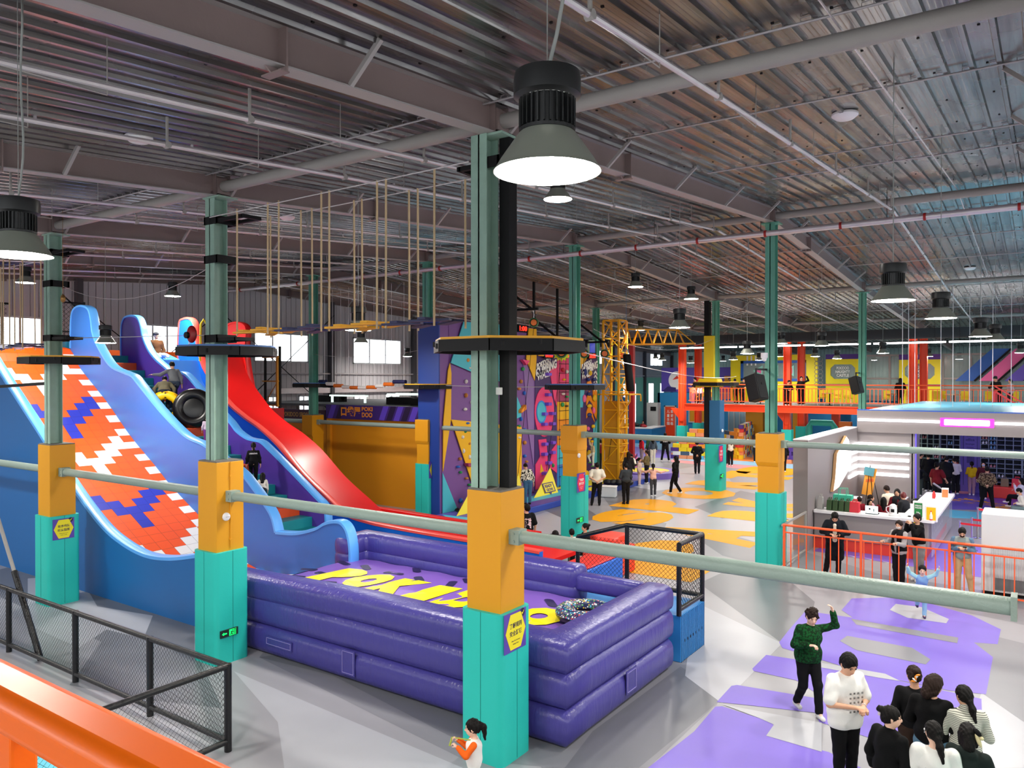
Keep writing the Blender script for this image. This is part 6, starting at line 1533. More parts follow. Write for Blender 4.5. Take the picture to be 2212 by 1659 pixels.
# purple graphic wall, blue lower walls
m_bw = mat('blue_wall_paint', '#1f86c0', .55)
b = MB(); b.bb(-26.7, 6, 60.0, 60.15, 0, 3.9); b.bb(-26.7, -26.5, 60, 70, 0, 3.9); st('wall_blue', b, m_bw)
e = empty('graphic_panel', (-23, 59.9, 5), 'purple graphic wall panel with a white round emblem above the blue wall', 'wall panel')
b = MB(); b.bb(-26.3, -19.5, 59.85, 59.98, 4.0, 6.0); b.build('panel_board', mat('panel_violet', '#5b49b4', .5), parent=e)
b = MB(); b.lathe((-24.9, 59.83, 4.95), [(.001, 0), (.75, 0)], 28, axis=1); b.mi(1).prism([(-25.3, 59.81, 5.0), (-24.9, 59.81, 5.35), (-24.7, 59.81, 5.1)], (0, .01, 0)); b.mi(2).prism([(-26.2, 59.81, 4.05), (-25.0, 59.81, 4.05), (-25.0, 59.81, 4.35), (-25.7, 59.81, 4.45)], (0, .01, 0))
b.mi(3).bb(-20.9, -19.6, 59.8, 59.84, 4.6, 5.3); put_text(b, '2L', (-20.3, 59.79, 4.95), (1, 0, 0), (0, 0, 1), .6, .4, .05, 2)
b.build('emblem', [m_wh, m_redv, mat('panel_navy', '#2c2270', .5), m_orange], parent=e, fix=False)
e = empty('orange_door', (-25.2, 59.9, 0), 'orange double door with white vertical lettering beside the blue counter', 'door')
P0, P1 = PY(1437, 900, 59.9), PY(1458, 900, 59.9)
b = MB(); b.bb(P0.x, P1.x, 59.9, 59.98, 0, 2.75); b.build('door_leaf', m_mz, parent=e); b = MB(); b.bb(P0.x - .1, P0.x, 59.88, 60, 0, 2.85); b.bb(P1.x, P1.x + .1, 59.88, 60, 0, 2.85); b.bb(P0.x - .1, P1.x + .1, 59.88, 60, 2.75, 2.85); b.build('door_frame', mat('frame_grey', '#b9b7b2', .5), parent=e)
b = MB()
for f in (.32, .7):
    for k, ch in enumerate('儿童乐园' if f < .5 else '欢迎光临'): put_text(b, ch, (P0.x + (P1.x - P0.x) * f, 59.88, 2.35 - k * .33), (1, 0, 0), (0, 0, 1), .24, .26, .02)
b.build('door_lettering', m_wh, parent=e, fix=False)
e = empty('service_hatch', (-22, 59.9, 2.2), 'framed hatch window with orange interior under the mezzanine', 'hatch'); P0, P1 = PY(1490, 890, 59.9), PY(1524, 890, 59.9)
b = MB(); b.bb(P0.x, P1.x, 59.92, 59.99, 1.6, 2.6); b.build('hatch_interior', m_orange, parent=e); b = MB()
for (a, c, d, f) in ((P0.x - .1, P0.x, 1.5, 2.7), (P1.x, P1.x + .1, 1.5, 2.7), (P0.x, P1.x, 2.6, 2.7), (P0.x, P1.x, 1.5, 1.6)): b.bb(a, c, 59.86, 59.99, d, f)
b.build('hatch_frame', mat('frame_grey', '#b9b7b2', .5), parent=e)
# blue reception counter
e = empty('reception_counter', (-26, 57, 0), 'blue reception counter with pale top on the far left of the hall', 'counter')
A_ = PZ(1347, 957); B_p = PZ(1408, 958); C_ = B_p + (PZ(1463, 946) - B_p) * .52
def slab(p, q, t, z0, z1, m, nm_):
    d = (q - p); d.z = 0; n = Vector((-d.y, d.x, 0)).normalized() * t; b = MB(); b.prism([(p.x, p.y, z0), (q.x, q.y, z0), (q.x + n.x, q.y + n.y, z0), (p.x + n.x, p.y + n.y, z0)], (0, 0, z1 - z0)); b.build(nm_, m, parent=e)
slab(A_, B_p, .7, 0, 1.15, m_bw, 'front_panel'); slab(B_p, C_, .7, 0, 1.15, m_bw, 'side_panel')
slab(A_ + Vector((-.1, -.1, 0)), B_p + Vector((.1, -.1, 0)), .95, 1.15, 1.22, m_kt, 'front_top'); slab(B_p + Vector((.1, -.1, 0)), C_, .95, 1.15, 1.221, m_kt, 'side_top')
for k, (px, py, c, s) in enumerate(((1362, 921, '#e8d23a', .3), (1375, 921, '#23262c', .3), (1392, 923, '#a9272f', .25), (1415, 918, '#e8d23a', .28), (1432, 915, '#f0f0f0', .3), (1450, 913, '#a9272f', .3))):
    P = PZ(px, py, 1.22); b = MB(); b.ell(P + Vector((0, 0, s * .4)), (s, s * .6, s * .45), 8, 6); one('counter_item', b, mat('item_' + c[1:], c, .5), '%s item lying on the blue reception counter, number %s from the left' % ({'#e8d23a': 'yellow', '#23262c': 'black', '#a9272f': 'dark red', '#f0f0f0': 'white'}[c], ['one', 'two', 'three', 'four', 'five', 'six'][k]), 'small item', 'things on the reception counter', smooth='all')
e = empty('air_conditioner', PZ(1412, 940), 'grey standing air conditioner with dark screen before the blue wall', 'air conditioner')
P = PY(1412, 900, 59.0); b = MB(); b.box((P.x, P.y, 1.55), (1.0, .6, 3.1)); b.build('body', mat('ac_grey', '#b4b6b4', .5), parent=e, bevel=.02); b = MB(); b.box((P.x + .1, P.y - .31, 2.6), (.5, .02, .35)); b.build('dark_screen', m_dark, parent=e)
# cabinets and coloured walls under the mezzanine
b = MB(); P0, P1 = PY(1574, 900, 57), PY(1610, 900, 57); b.bb(P0.x, P1.x, 57, 57.8, 0, 3.0); b.mi(1)
for k in range(4): x = P0.x + (P1.x - P0.x) * k / 3; b.bb(x - .03, x + .03, 56.96, 57, 0, 3.0)
one('grey_cabinet', b, [mat('cab_slate', '#6f8a96', .5), m_tube], 'tall slate grey covered cabinet behind the block wall', 'cabinet')
for k, (pa, pb, yy, h, mm, lb) in enumerate(((1611, 1648, 54, 3.3, m_orange, 'orange wide wall board left of the column'), (1712, 1727, 53, 3.3, m_orange, 'orange narrow wall board just right of the column'), (1727, 1742, 55, 3.3, m_mz, 'red orange pier right of the narrow board'), (1796, 1812, 55, 3.3, m_mz, 'orange pier beside the blue boards'), (1812, 1838, 53, 2.3, m_bo, 'low orange box before the blue boards'), (1742, 1796, 57, 3.2, m_bw, 'blue board behind the teal play tunnel'), (1838, 1862, 57, 3.2, m_bw, 'blue board next to the kiosk roof'))):
    P0, P1 = PY(pa, 900, yy), PY(pb, 900, yy); b = MB(); b.bb(P0.x, P1.x, yy, yy + .5, 0, h); one('colour_board', b, mm, lb + ' under the mezzanine', 'wall board')
e = empty('play_tunnel', PY(1775, 930, 50), 'teal inflatable play tunnel frame under the mezzanine', 'play frame')
P = PY(1775, 930, 50); b = MB(); m_tq = mat('teal_inflatable', '#3cc4b0', .4)
b.tube([(P.x - .75, 50, 0), (P.x - .75, 50, 2.1), (P.x - .6, 50, 2.35), (P.x + .6, 50, 2.35), (P.x + .75, 50, 2.1), (P.x + .75, 50, 0)], .2, 10); b.tube([(P.x - .7, 50, 1.3), (P.x + .7, 50, 1.3)], .15, 8); b.build('tube_frame', m_tq, parent=e, smooth=True)
# foam block walls
random.seed(21)
bcol = [('yellow', '#f4d81c'), ('orange', '#f09a24'), ('violet', '#4f2f86'), ('slate', '#3f5872'), ('sky blue', '#5fb6dc'), ('red', '#e03a34'), ('peach', '#f49a6a'), ('white', '#e9ecec'), ('yellow', '#f4d81c'), ('orange', '#f09a24')]
blk = {}
for cn, ch in bcol:
    if cn in blk: continue
    b = MB(); b.rbox((0, 0, .12), (.5, .28, .235), .03, 2)
    b.mi(0)
    me = b.build('foam_block', mat('foam_' + cn.replace(' ', '_'), ch, .6)); blk[cn] = me.data; bpy.data.objects.remove(me)
def blockwall(P0, P1, prof, lab):
    d = (P1 - P0); d.z = 0; L = d.length; u = d.normalized(); n_ = int(L / .52); rz = math.atan2(u.y, u.x)
    for r in range(max(prof)):
        for k in range(n_):
            if r >= prof[min(int(k / n_ * len(prof)), len(prof) - 1)]: continue
            cn = random.choice(bcol)[0]; o = bpy.data.objects.new('foam_block', blk[cn]); COL.objects.link(o)
            p = P0 + u * (.26 + .52 * k + (.13 if r % 2 else 0)); o.location = (p.x, p.y, r * .24); o.rotation_euler.z = rz
            tag(o, '%s foam block, %s, %s row up, %s from left' % (cn, lab, NWD[r], NWD[k]), 'foam block', 'foam blocks of the play walls')
blockwall(PZ(1449, 990), PZ(1524, 993), [4, 5, 7, 8, 8, 7], 'left block wall')
blockwall(PZ(1563, 984), PZ(1600, 992), [7, 7, 8], 'middle block wall front')
blockwall(PZ(1600, 992), PZ(1628, 972), [9, 9, 8], 'middle block wall side face')
blockwall(PZ(1628, 990), PZ(1650, 992), [3, 4], 'low block wall by the column')
blockwall(PZ(1696, 1000), PZ(1726, 1003), [5, 6, 5], 'right block wall')
# chairs and tables on the mezzanine
def chair():
    e = bpy.data.objects.new('cafe_chair', None); COL.objects.link(e)
    b = MB(); b.box((0, 0, .45), (.42, .42, .04)); b.build('seat', m_yel, parent=e, bevel=.015)
    b = MB(); b.box((0, .2, .72), (.40, .03, .46)); b.build('backrest', m_yel, parent=e, bevel=.012)
    for sx in (-1, 1):
        for sy in (-1, 1): b = MB(); b.tube([(sx * .17, sy * .17, .44), (sx * .2, sy * .2, 0)], .014, 5); b.build('leg', m_gal, parent=e)
    return e
def table():
    e = bpy.data.objects.new('cafe_table', None); COL.objects.link(e)
    b = MB(); b.lathe((0, 0, .72), [(.001, 0), (.45, 0), (.45, .04), (.001, .04)], 24); b.build('table_top', m_wood, parent=e)
    b = MB(); b.tube([(0, 0, 0), (0, 0, .72)], .035, 8); b.lathe((0, 0, 0), [(.001, .03), (.26, .02), (.28, 0)], 16); b.build('pedestal', m_dark, parent=e)
    return e
ch0, tb0 = chair(), table(); fc = ft = True
for k, (px, yy, rot) in enumerate(((1480, 46, 0), (1508, 46.5, 2.8), (1598, 47, .3), (1630, 48, 3), (1752, 46.5, 0), (1786, 46, .2), (1812, 46.6, 3.1), (1898, 46.4, 0), (1952, 46.2, 3.0), (2010, 46, .2), (2025, 46.8, .1), (2078, 46.4, 2.9), (2130, 46.2, 0), (2190, 46.4, .2))):
    P = PY(px, 850, yy); loc = (P.x, yy + 2.6, 3.46); lb = 'yellow cafe chair behind the mezzanine railing, number %s from the left' % ['one', 'two', 'three', 'four', 'five', 'six', 'seven', 'eight', 'nine', 'ten', 'eleven', 'twelve', 'thirteen', 'fourteen'][k]
    if fc: o = ch0; o.location = loc; fc = False; tag(o, lb, 'chair', 'yellow cafe chairs')
    else: o = dup(ch0, loc, rot, lb, 'yellow cafe chairs')
for k, (px, yy) in enumerate(((1495, 46.4), (1615, 47.2), (1770, 46.6), (1915, 46.4), (2050, 46.5))):
    P = PY(px, 850, yy); loc = (P.x, yy + 2.6, 3.46); lb = 'round cafe table behind the mezzanine railing, number %s from the left' % ['one', 'two', 'three', 'four', 'five'][k]
    if ft: o = tb0; o.location = loc; ft = False; tag(o, lb, 'table', 'round cafe tables')
    else: o = dup(tb0, loc, 0, lb, 'round cafe tables')
e = empty('side_table', PY(1650, 850, 46), 'high bar table with yellow top edge on the mezzanine', 'table'); 
b = MB(); b.bb(-19.0, -15.7, 48.4, 49.0, 4.72, 4.8); b.build('table_top', m_plank, parent=e); b = MB()
for x in (-18.8, -17.4, -15.9): b.bar((x, 48.7, 3.46), (x, 48.7, 4.72), .07)
b.build('legs', m_dark, parent=e)
# red stair flight on the right end of the mezzanine
e = empty('red_stair', (-3, 43.5, 3.5), 'dark red stair with railing at the right end of the mezzanine', 'stairs')
b = MB(); P0, P1 = PY(2148, 845, 43.4), PY(2215, 885, 43.4)
b.bar(P0, P1, .08); b.bar(P0 + Vector((0, 0, .25)), P1 + Vector((0, 0, .25)), .06); b.bar(PY(2148, 880, 43.4), PY(2215, 885, 43.4), .1)
for k in range(12): q = P0 + (P1 - P0) * k / 12; b.bar(q, (q.x, q.y, 3.97), .04)
b.bar(P0, (P0.x, P0.y, 3.97), .12)
b.build('stair_railing', m_slred_d, parent=e)
# loudspeakers
def speaker(px, py, d, w, h, label, arm):
    P = PD(px, py, d); e = empty('loudspeaker', P, label, 'loudspeaker', 'black hanging loudspeakers')
    q = (Matrix.Translation(P) @ Matrix.Rotation(YAW + .75, 4, 'Z') @ Matrix.Rotation(-.28, 4, 'X') @ Matrix.Rotation(.1, 4, 'Y'))
    b = MB(); hw = w / 2; b.prism([(-hw, -hw * .8, -h / 2), (hw, -hw * .8, -h / 2), (hw * .7, hw * .9, -h / 2), (-hw * .7, hw * .9, -h / 2)], (0, 0, h)); b.v = [tuple(q @ Vector(v)) for v in b.v]; b.build('cabinet', m_dark, parent=e, bevel=.015)
    b = MB(); b.box((0, -hw * .8 - .01, 0), (w * .9, .02, h * .92)); b.box((0, -hw * .82 - .02, h * .1), (w * .16, .02, w * .12)); b.v = [tuple(q @ Vector(v)) for v in b.v]; b.build('front_grille', mat('grille_black', '#101012', .7, bump=.4, bscale=300), parent=e)
    b = MB(); b.bar(P + Vector((0, 0, h * .5)), P + Vector((0, 0, h * .5 + .15)), .04); b.bar(P + Vector((0, 0, h * .5 + .15)), arm, .05); b.build('mount_arm', m_dark, parent=e)
speaker(1633, 838, 20.0, .44, .68, 'large black loudspeaker hanging from the turquoise footed column at the railing end', Vector((gx(0) - .1, gy(1), PD(1633, 838, 20.0).z + .49)))
speaker(1849, 832, 30.5, .42, .68, 'smaller looking black loudspeaker hanging from the bare green column over the kiosk', Vector((gx(0) - .1, gy(2), PD(1849, 832, 30.5).z + .49)))
P = PD(1651, 772, 20.3); b = MB(); b.lathe(P, [(.001, .12), (.09, .12), (.09, .0), (.06, -.04)], 16); b.ell(P + Vector((0, 0, -.05)), (.06, .06, .06)); one('dome_camera', b, m_kt, 'white dome camera on the green column above the large loudspeaker', 'camera', smooth=True)
# extra slab lights: fixtures on ceiling (flat white discs)
for k, (px, py) in enumerate(((1825, 250), (1995, 432), (2095, 580), (300, 300), (620, 470))):
    r = ray(px, py); t = 5
    while True:
        P = CAMLOC + r * t
        if P.z > rz_(P.y) + CEIL - .06 or t > 40: break
        t += .05
    b = MB(); b.lathe(P, [(.001, -.06), (.13, -.05), (.19, 0), (.19, .03), (.001, .03)], 24)
    one('smoke_detector_dish', b, m_kt, 'round white dish fixture under the foil ceiling, number %s by size' % ['one', 'two', 'three', 'four', 'five'][k], 'ceiling fixture', 'white dish fixtures', smooth=True)

for k, (x0, x1, y) in enumerate(((-18, -14, 51), (-13, -9, 50.5), (-20, -16, 56.5), (-13, -8, 55.5))):
    b = MB(); b.bb(x0, x1, y - .05, y + .05, 3.22, 3.28); one('fill_batten', b, m_strip, 'unseen white batten light added under the mezzanine deck, ' + ['front left', 'front right', 'rear left', 'rear right'][k], 'light', 'added batten lights under the mezzanine')  # unseen battens added to brighten the walls below the deck
# ================================================================ people
def _cap(P, a, b, ra, rb):
    pa = P - a; ba = b - a; h = np.clip((pa @ ba) / max(ba @ ba, 1e-9), 0, 1)
    return np.linalg.norm(pa - h[..., None] * ba, axis=-1) - (ra + (rb - ra) * h)
def _ell(P, c, r, M=None):
    q = P - c
    if M is not None: q = q @ M
    k0 = np.linalg.norm(q / r, axis=-1); k1 = np.linalg.norm(q / (r * r), axis=-1)
    return k0 * (k0 - 1) / np.maximum(k1, 1e-6)
_OFF = [(i, j, k) for i in (0, 1) for j in (0, 1) for k in (0, 1)]
_EDG = [(a, b) for a in _OFF for b in _OFF if sum(abs(x - y) for x, y in zip(a, b)) == 1 and a < b]
def nets(d, org, h):
    s = d < 0; n = np.array(d.shape) - 1
    cnt = sum(s[i:n[0] + i, j:n[1] + j, k:n[2] + k].astype(np.int8) for i, j, k in _OFF)
    act = (cnt > 0) & (cnt < 8); ci = np.argwhere(act)
    if not len(ci): return np.zeros((0, 3)), []
    idx = -np.ones(act.shape, np.int64); idx[act] = np.arange(len(ci))
    V = {o: d[ci[:, 0] + o[0], ci[:, 1] + o[1], ci[:, 2] + o[2]] for o in _OFF}
    acc = np.zeros((len(ci), 3)); c = np.zeros(len(ci))
    for a, b in _EDG:
        m = (V[a] < 0) != (V[b] < 0); t = V[a][m] / (V[a][m] - V[b][m]); acc[m] += np.array(a) + (np.array(b) - np.array(a)) * t[:, None]; c[m] += 1
    vs = org + (ci + acc / c[:, None]) * h; F_ = []
    for ax in range(3):
        b, e = [(1, 2), (2, 0), (0, 1)][ax]
        lo = [slice(1, -1)] * 3; lo[ax] = slice(0, -1); hi = list(lo); hi[ax] = slice(1, None)
        A = s[tuple(lo)]; B = s[tuple(hi)]; g = np.argwhere(A != B); g0 = g.copy()
        for q in range(3):
            if q != ax: g[:, q] += 1
        sg = A[tuple(g0.T)]
        eb = np.zeros(3, int); eb[b] = 1; ee = np.zeros(3, int); ee[e] = 1
        q = [idx[tuple((g - eb - ee).T)], idx[tuple((g - ee).T)], idx[tuple(g.T)], idx[tuple((g - eb).T)]]
        f = np.stack(q, 1); f[~sg] = f[~sg][:, ::-1]; F_.append(f)
    return vs, np.concatenate(F_)
def sdf_mesh(prims, h, k=.03, fold=0.0, seed=0, keep=None, sub=None, tuft=0):
    lo = np.min([np.minimum(p[1] - p[3], p[2] - p[4]) if p[0] == 'c' else p[1] - max(p[2]) for p in prims], 0) - 2.5 * h
    hi = np.max([np.maximum(p[1] + p[3], p[2] + p[4]) if p[0] == 'c' else p[1] + max(p[2]) for p in prims], 0) + 2.5 * h
    n = np.ceil((hi - lo) / h).astype(int) + 1
    ax = [lo[i] + h * np.arange(n[i]) for i in range(3)]
    d = np.full(tuple(n), .3, np.float32)
    for p in prims:
        if p[0] == 'c': a, b = np.minimum(p[1] - p[3], p[2] - p[4]), np.maximum(p[1] + p[3], p[2] + p[4])
        else: a, b = p[1] - max(p[2]), p[1] + max(p[2])
        m = k + 2 * h; i0 = np.maximum(((a - m - lo) / h).astype(int), 0); i1 = np.minimum(((b + m - lo) / h).astype(int) + 2, n)
        sl = tuple(slice(u, v) for u, v in zip(i0, i1))
        P = np.stack(np.meshgrid(*[ax[q][sl[q]] for q in range(3)], indexing='ij'), -1)
        v = _cap(P, *p[1:5]) if p[0] == 'c' else _ell(P, p[1], p[2], p[3])
        kk = p[5] if len(p) > 5 and p[0] == 'c' else (p[4] if p[0] == 'e' and len(p) > 4 else k)
        e = d[sl]; hh = np.maximum(kk - np.abs(e - v), 0) / kk; d[sl] = np.minimum(e, v) - hh * hh * kk / 4
    if fold or keep or sub or tuft:
        P = np.stack(np.meshgrid(*ax, indexing='ij'), -1)
        if fold:
            x, y, z = P[..., 0], P[..., 1], P[..., 2]; s = seed * 1.7
            d = d + fold * (np.sin(z * 38 + 3 * np.sin(x * 11 + s) + 2 * np.sin(y * 13 + s)) * .6 + np.sin(x * 31 + z * 17 + s) * np.sin(y * 27 - z * 9 + s) * .8)
        if tuft: x, y, z = P[..., 0], P[..., 1], P[..., 2]; d = d + tuft * (np.sin(x * 105 + 2 * np.sin(z * 40)) * np.sin(y * 98 + 1.5 * np.sin(z * 33)) + .5 * np.sin((x + y) * 160 + 3 * np.sin(z * 25)))
        if sub:
            for q in sub: d = np.maximum(d, -(_ell(P, *q[1:4]) if q[0] == 'e' else _cap(P, *q[1:5])))
        if keep:
            for (o, nn) in keep: d = np.maximum(d, -((P - o) @ nn))
    return nets(d, lo, h)
A3 = lambda *a: np.array(a, float)
def rotx(a): c, s = math.cos(a), math.sin(a); return np.array([[1, 0, 0], [0, c, -s], [0, s, c]])
def roty(a): c, s = math.cos(a), math.sin(a); return np.array([[c, 0, s], [0, 1, 0], [-s, 0, c]])
def rotz(a): c, s = math.cos(a), math.sin(a); return np.array([[c, -s, 0], [s, c, 0], [0, 0, 1]])
ARM = { # (elbow, wrist, palm-normal) relative to shoulder; x outward
    'down': ((.07, -.03, -.27), (.09, .05, -.51)), 'behind': ((.10, -.12, -.24), (-.13, -.19, -.37)), 'phone': ((.06, .03, -.27), (-.09, .25, -.17)),
    'rail': ((.12, .14, -.21), (-.07, .33, -.17)), 'railgrip': ((.05, .12, -.25), (.02, .36, -.20)), 'up': ((.17, .10, .18), (.04, .14, .42)), 'head': ((.20, .10, .10), (.10, .16, .33)),
    'waist': ((.08, .02, -.26), (-.06, .22, -.20)), 'point': ((.26, .03, .0), (.50, .08, .01)), 'hip': ((.20, -.10, -.20), (.03, .02, -.34)), 'chin': ((.08, .16, -.22), (-.08, .24, .02)),
    'wrist': ((.08, .05, -.27), (-.13, .26, -.25)), 'spread': ((.22, .10, -.10), (.42, .20, -.06)), 'carry': ((.13, .0, -.25), (.12, .16, -.38)), 'mouth': ((.06, .19, -.13), (-.07, .21, .09)), 'lanyard': ((.03, .14, -.18), (-.02, .30, -.04)), 'fly': ((.20, -.02, .14), (.26, .02, .40)),
}
LEG = {'stand': ((0, .01, 0), (0, 0, 0)), 'fwd': ((.0, .14, .02), (.0, .20, .0)), 'back': ((.0, .02, -.02), (.0, -.22, .03)), 'wide': ((.06, .03, 0), (.13, .0, 0)), 'step': ((.02, .30, .22), (.02, .16, .26)), 'sit': ((.04, .40, .40), (.04, .42, 0)), 'lift': ((.02, .18, .10), (.02, -.18, .28)), 'cross': ((-.05, .42, .46), (-.16, .5, .18)), 'slide': ((.03, .40, .43), (.04, .80, .36)), 'kneel': ((.04, .3, .1), (.04, -.05, .0))}
m_skin = mat('skin_warm', '#d9a587', .55); m_skin2 = mat('skin_pale', '#e9bfa6', .55)
m_hair = mat('hair_black', '#0b0807', .55, bump=.5, bscale=120, spec=.2); m_hairb = mat('hair_brown', '#24150f', .55, bump=.5, bscale=120, spec=.2); m_hairr = mat('hair_red', '#5e1416', .4)
m_eye = mat('eye_dark', '#100c0c', .3); m_lip = mat('lips', '#b3605a', .5)
def cloth(h_, pat=None):
    n = 'cloth_' + h_.strip('#') + (pat or '')
    if n in MATS: return MATS[n]
    m = mat(n, h_, .85, bump=.25, bscale=160, spec=.2)
    if pat:
        nt = m.node_tree; b = nt.nodes['Principled BSDF']; tc = nt.nodes.new('ShaderNodeTexCoord'); mx = nt.nodes.new('ShaderNodeMix'); mx.data_type = 'RGBA'; mx.inputs['A'].default_value = lin(h_)
        if pat == 'stripe':
            w = nt.nodes.new('ShaderNodeTexWave'); w.bands_direction = 'Z'; w.inputs['Scale'].default_value = 16; nt.links.new(tc.outputs['Object'], w.inputs['Vector']); src = w.outputs['Fac']; c2 = '#2c2c28'; thr = .86
        elif pat == 'leopard':
            w = nt.nodes.new('ShaderNodeTexVoronoi'); w.inputs['Scale'].default_value = 26; nt.links.new(tc.outputs['Object'], w.inputs['Vector']); src = w.outputs['Distance']; c2 = '#3a2c20'; thr = .5
        elif pat == 'blot':
            w = nt.nodes.new('ShaderNodeTexNoise'); w.inputs['Scale'].default_value = 16; nt.links.new(tc.outputs['Object'], w.inputs['Vector']); src = w.outputs['Fac']; c2 = '#15100e'; thr = .53
        else:
            w = nt.nodes.new('ShaderNodeTexVoronoi'); w.inputs['Scale'].default_value = 30; nt.links.new(tc.outputs['Object'], w.inputs['Vector']); src = w.outputs['Distance']; c2 = '#0a2a12'; thr = .52
        g = nt.nodes.new('ShaderNodeMath'); g.operation = 'GREATER_THAN'; g.inputs[1].default_value = thr; nt.links.new(src, g.inputs[0]); nt.links.new(g.outputs[0], mx.inputs['Factor']); mx.inputs['B'].default_value = lin(c2); nt.links.new(mx.outputs['Result'], b.inputs['Base Color'])
    return m
def link_local(name, vs, fs, m, e):
    me = bpy.data.meshes.new(name); me.from_pydata([tuple(v) for v in vs], [], [tuple(int(i) for i in f) for f in fs]) if not isinstance(fs, np.ndarray) else None
    if isinstance(fs, np.ndarray):
        me.vertices.add(len(vs)); me.vertices.foreach_set('co', np.asarray(vs, np.float32).ravel()); me.loops.add(fs.size); me.loops.foreach_set('vertex_index', fs.ravel().astype(np.int32)); me.polygons.add(len(fs)); me.polygons.foreach_set('loop_start', np.arange(0, fs.size, 4, dtype=np.int32)); me.update(calc_edges=True); me.validate()
    me.materials.append(m); me.polygons.foreach_set('use_smooth', [True] * len(me.polygons))
    o = bpy.data.objects.new(name, me); COL.objects.link(o); o.parent = e; return o
PN = [0]
def person(px, py, h=1.68, a=180, top='#222222', bot='#1b1b1f', shoe='#e8e8e8', hair='short', hm=None, arms=('down', 'down'), legs=('stand', 'stand'), lean=0, side=0, head=(0, 0), label='', by='feet', z=0.0, res=None, sleeve='long', fat=1.0, hk=1.0, pat=None, long=0.0, skin=None, neckc=False, extra=None, P=None, group=None, skirt=False, sleevec=None, cap_=None, mask=None, vest=None, hood=False, twist=0):
    PN[0] += 1; s = h / 1.70
    if P is None: P = PZ(px, py, z) if by == 'feet' else PZ(px, py, z + h)
    dist = (P - Vector((0, 0, z))).length
    if res is None: res = .0085 if dist < 12.5 else (.012 if dist < 23 else .017)
    e = empty('person', (P[0], P[1], z), label, 'person', group)
    e.rotation_euler.z = YAW + R(a - 180) - math.atan((px - CX) / F) if px is not None else R(a)
    skin = skin or m_skin
    sit = legs[0] in ('sit', 'cross', 'slide')
    hipz = .90; drop = 0.0
    if sit: drop = -.44
    T = lambda v: np.array(v, float)
    Rl = rotx(-R(lean)) @ roty(R(side)); pel = T((0, 0, .93 + drop))
    up = lambda v: pel + Rl @ (T(v) - T((0, 0, .93)))   # torso frame -> body
    tz = rotz(R(twist)); up_ = up; up = lambda v: up_(tz @ T(v))
    sc = lambda v: T(v) * s
    hd = rotz(R(head[0])) @ rotx(-R(head[1])); neck0 = T((0, -.01, 1.44))
    Hd = lambda v: up(neck0 + hd @ ((T(v) - T((0, 0, 1.48))) * hk + T((0, 0, .04))))
    HM = (Rl @ tz @ hd)
    w = fat
    # joints
    J = {}
    for sd, sg in (('L', -1), ('R', 1)):
        ai = 0 if sd == 'L' else 1
        sh = T((sg * .165 * (.6 + .4 * w), 0, 1.375)); el, wr = ARM[arms[ai]]
        J['sh' + sd] = up(sh); J['el' + sd] = up(sh + T((el[0] * sg, el[1], el[2]))); J['wr' + sd] = up(sh + T((wr[0] * sg, wr[1], wr[2])))
        kn, an = LEG[legs[ai]]; hp = T((sg * .088, 0, hipz + drop)); J['hp' + sd] = hp
        if sit or legs[ai] in ('sit', 'cross', 'slide'):
            J['kn' + sd] = T((sg * (.09 + kn[0]), kn[1], .47)); J['an' + sd] = T((sg * (.09 + an[0]), an[1], .08 + an[2]))
        else:
            J['kn' + sd] = T((sg * (.09 + kn[0]), kn[1], .49 + kn[2])); J['an' + sd] = T((sg * (.085 + an[0]), an[1], .08 + an[2]))
    c = lambda a_, b_, ra, rb, k=None: ('c', sc(a_), sc(b_), ra * s, rb * s) + ((k * s,) if k else ())
    el_ = lambda p, r, M=None, k=None: ('e', sc(p), T(r) * s, M, (k or .03) * s)
    body = [el_(Hd((0, .015, 1.60)), T((.072, .090, .100)) * hk, HM, .03), el_(Hd((0, .035, 1.545)), T((.056, .064, .068)) * hk, HM, .03), el_(Hd((0, .108, 1.575)), T((.013, .020, .020)) * hk, HM, .012), el_(Hd((0, .088, 1.54)), T((.026, .018, .014)) * hk, HM, .012),
            el_(Hd((-.074, .005, 1.585)), T((.012, .022, .032)) * hk, HM, .008), el_(Hd((.074, .005, 1.585)), T((.012, .022, .032)) * hk, HM, .008),
            c(up((0, -.01, 1.40)), Hd((0, 0, 1.53)), .052, .047), c(up((0, 0, 1.02)), up((0, 0, 1.30)), .105 * w, .12 * w, .05), c(up((-.13, 0, 1.37)), up((.13, 0, 1.37)), .052, .052, .05), el_(T((0, 0, .95 + drop)), (.15 * w, .11 * w, .12), None, .05)]
    for sd, sg in (('L', -1), ('R', 1)):
        body += [c(J['sh' + sd], J['el' + sd], .046, .037), c(J['el' + sd], J['wr' + sd], .037, .025), c(J['hp' + sd], J['kn' + sd], .078, .05), c(J['kn' + sd], J['an' + sd], .048, .032), c(J['an' + sd], J['an' + sd] + T((0, .12, -.045)), .035, .025)]
        # hand: palm, four fingers, thumb
        d = J['wr' + sd] - J['el' + sd]; d = d / np.linalg.norm(d); pos = arms[0 if sd == 'L' else 1]
        n = T((-sg, 0, 0)) if abs(d[2]) > .7 else T((0, 0, -1)); n = n - d * (n @ d); n /= np.linalg.norm(n); l = np.cross(d, n); 
        if l[1] < 0 and abs(d[2]) > .7: l = -l
        if abs(d[2]) <= .7 and (l @ T((-sg, 0, 0))) < 0 and False: l = -l
        w0 = J['wr' + sd]; pc = w0 + d * .05
        M = np.stack([l, n, d], 1); body.append(el_(pc, (.038, .017, .050), M, .02))
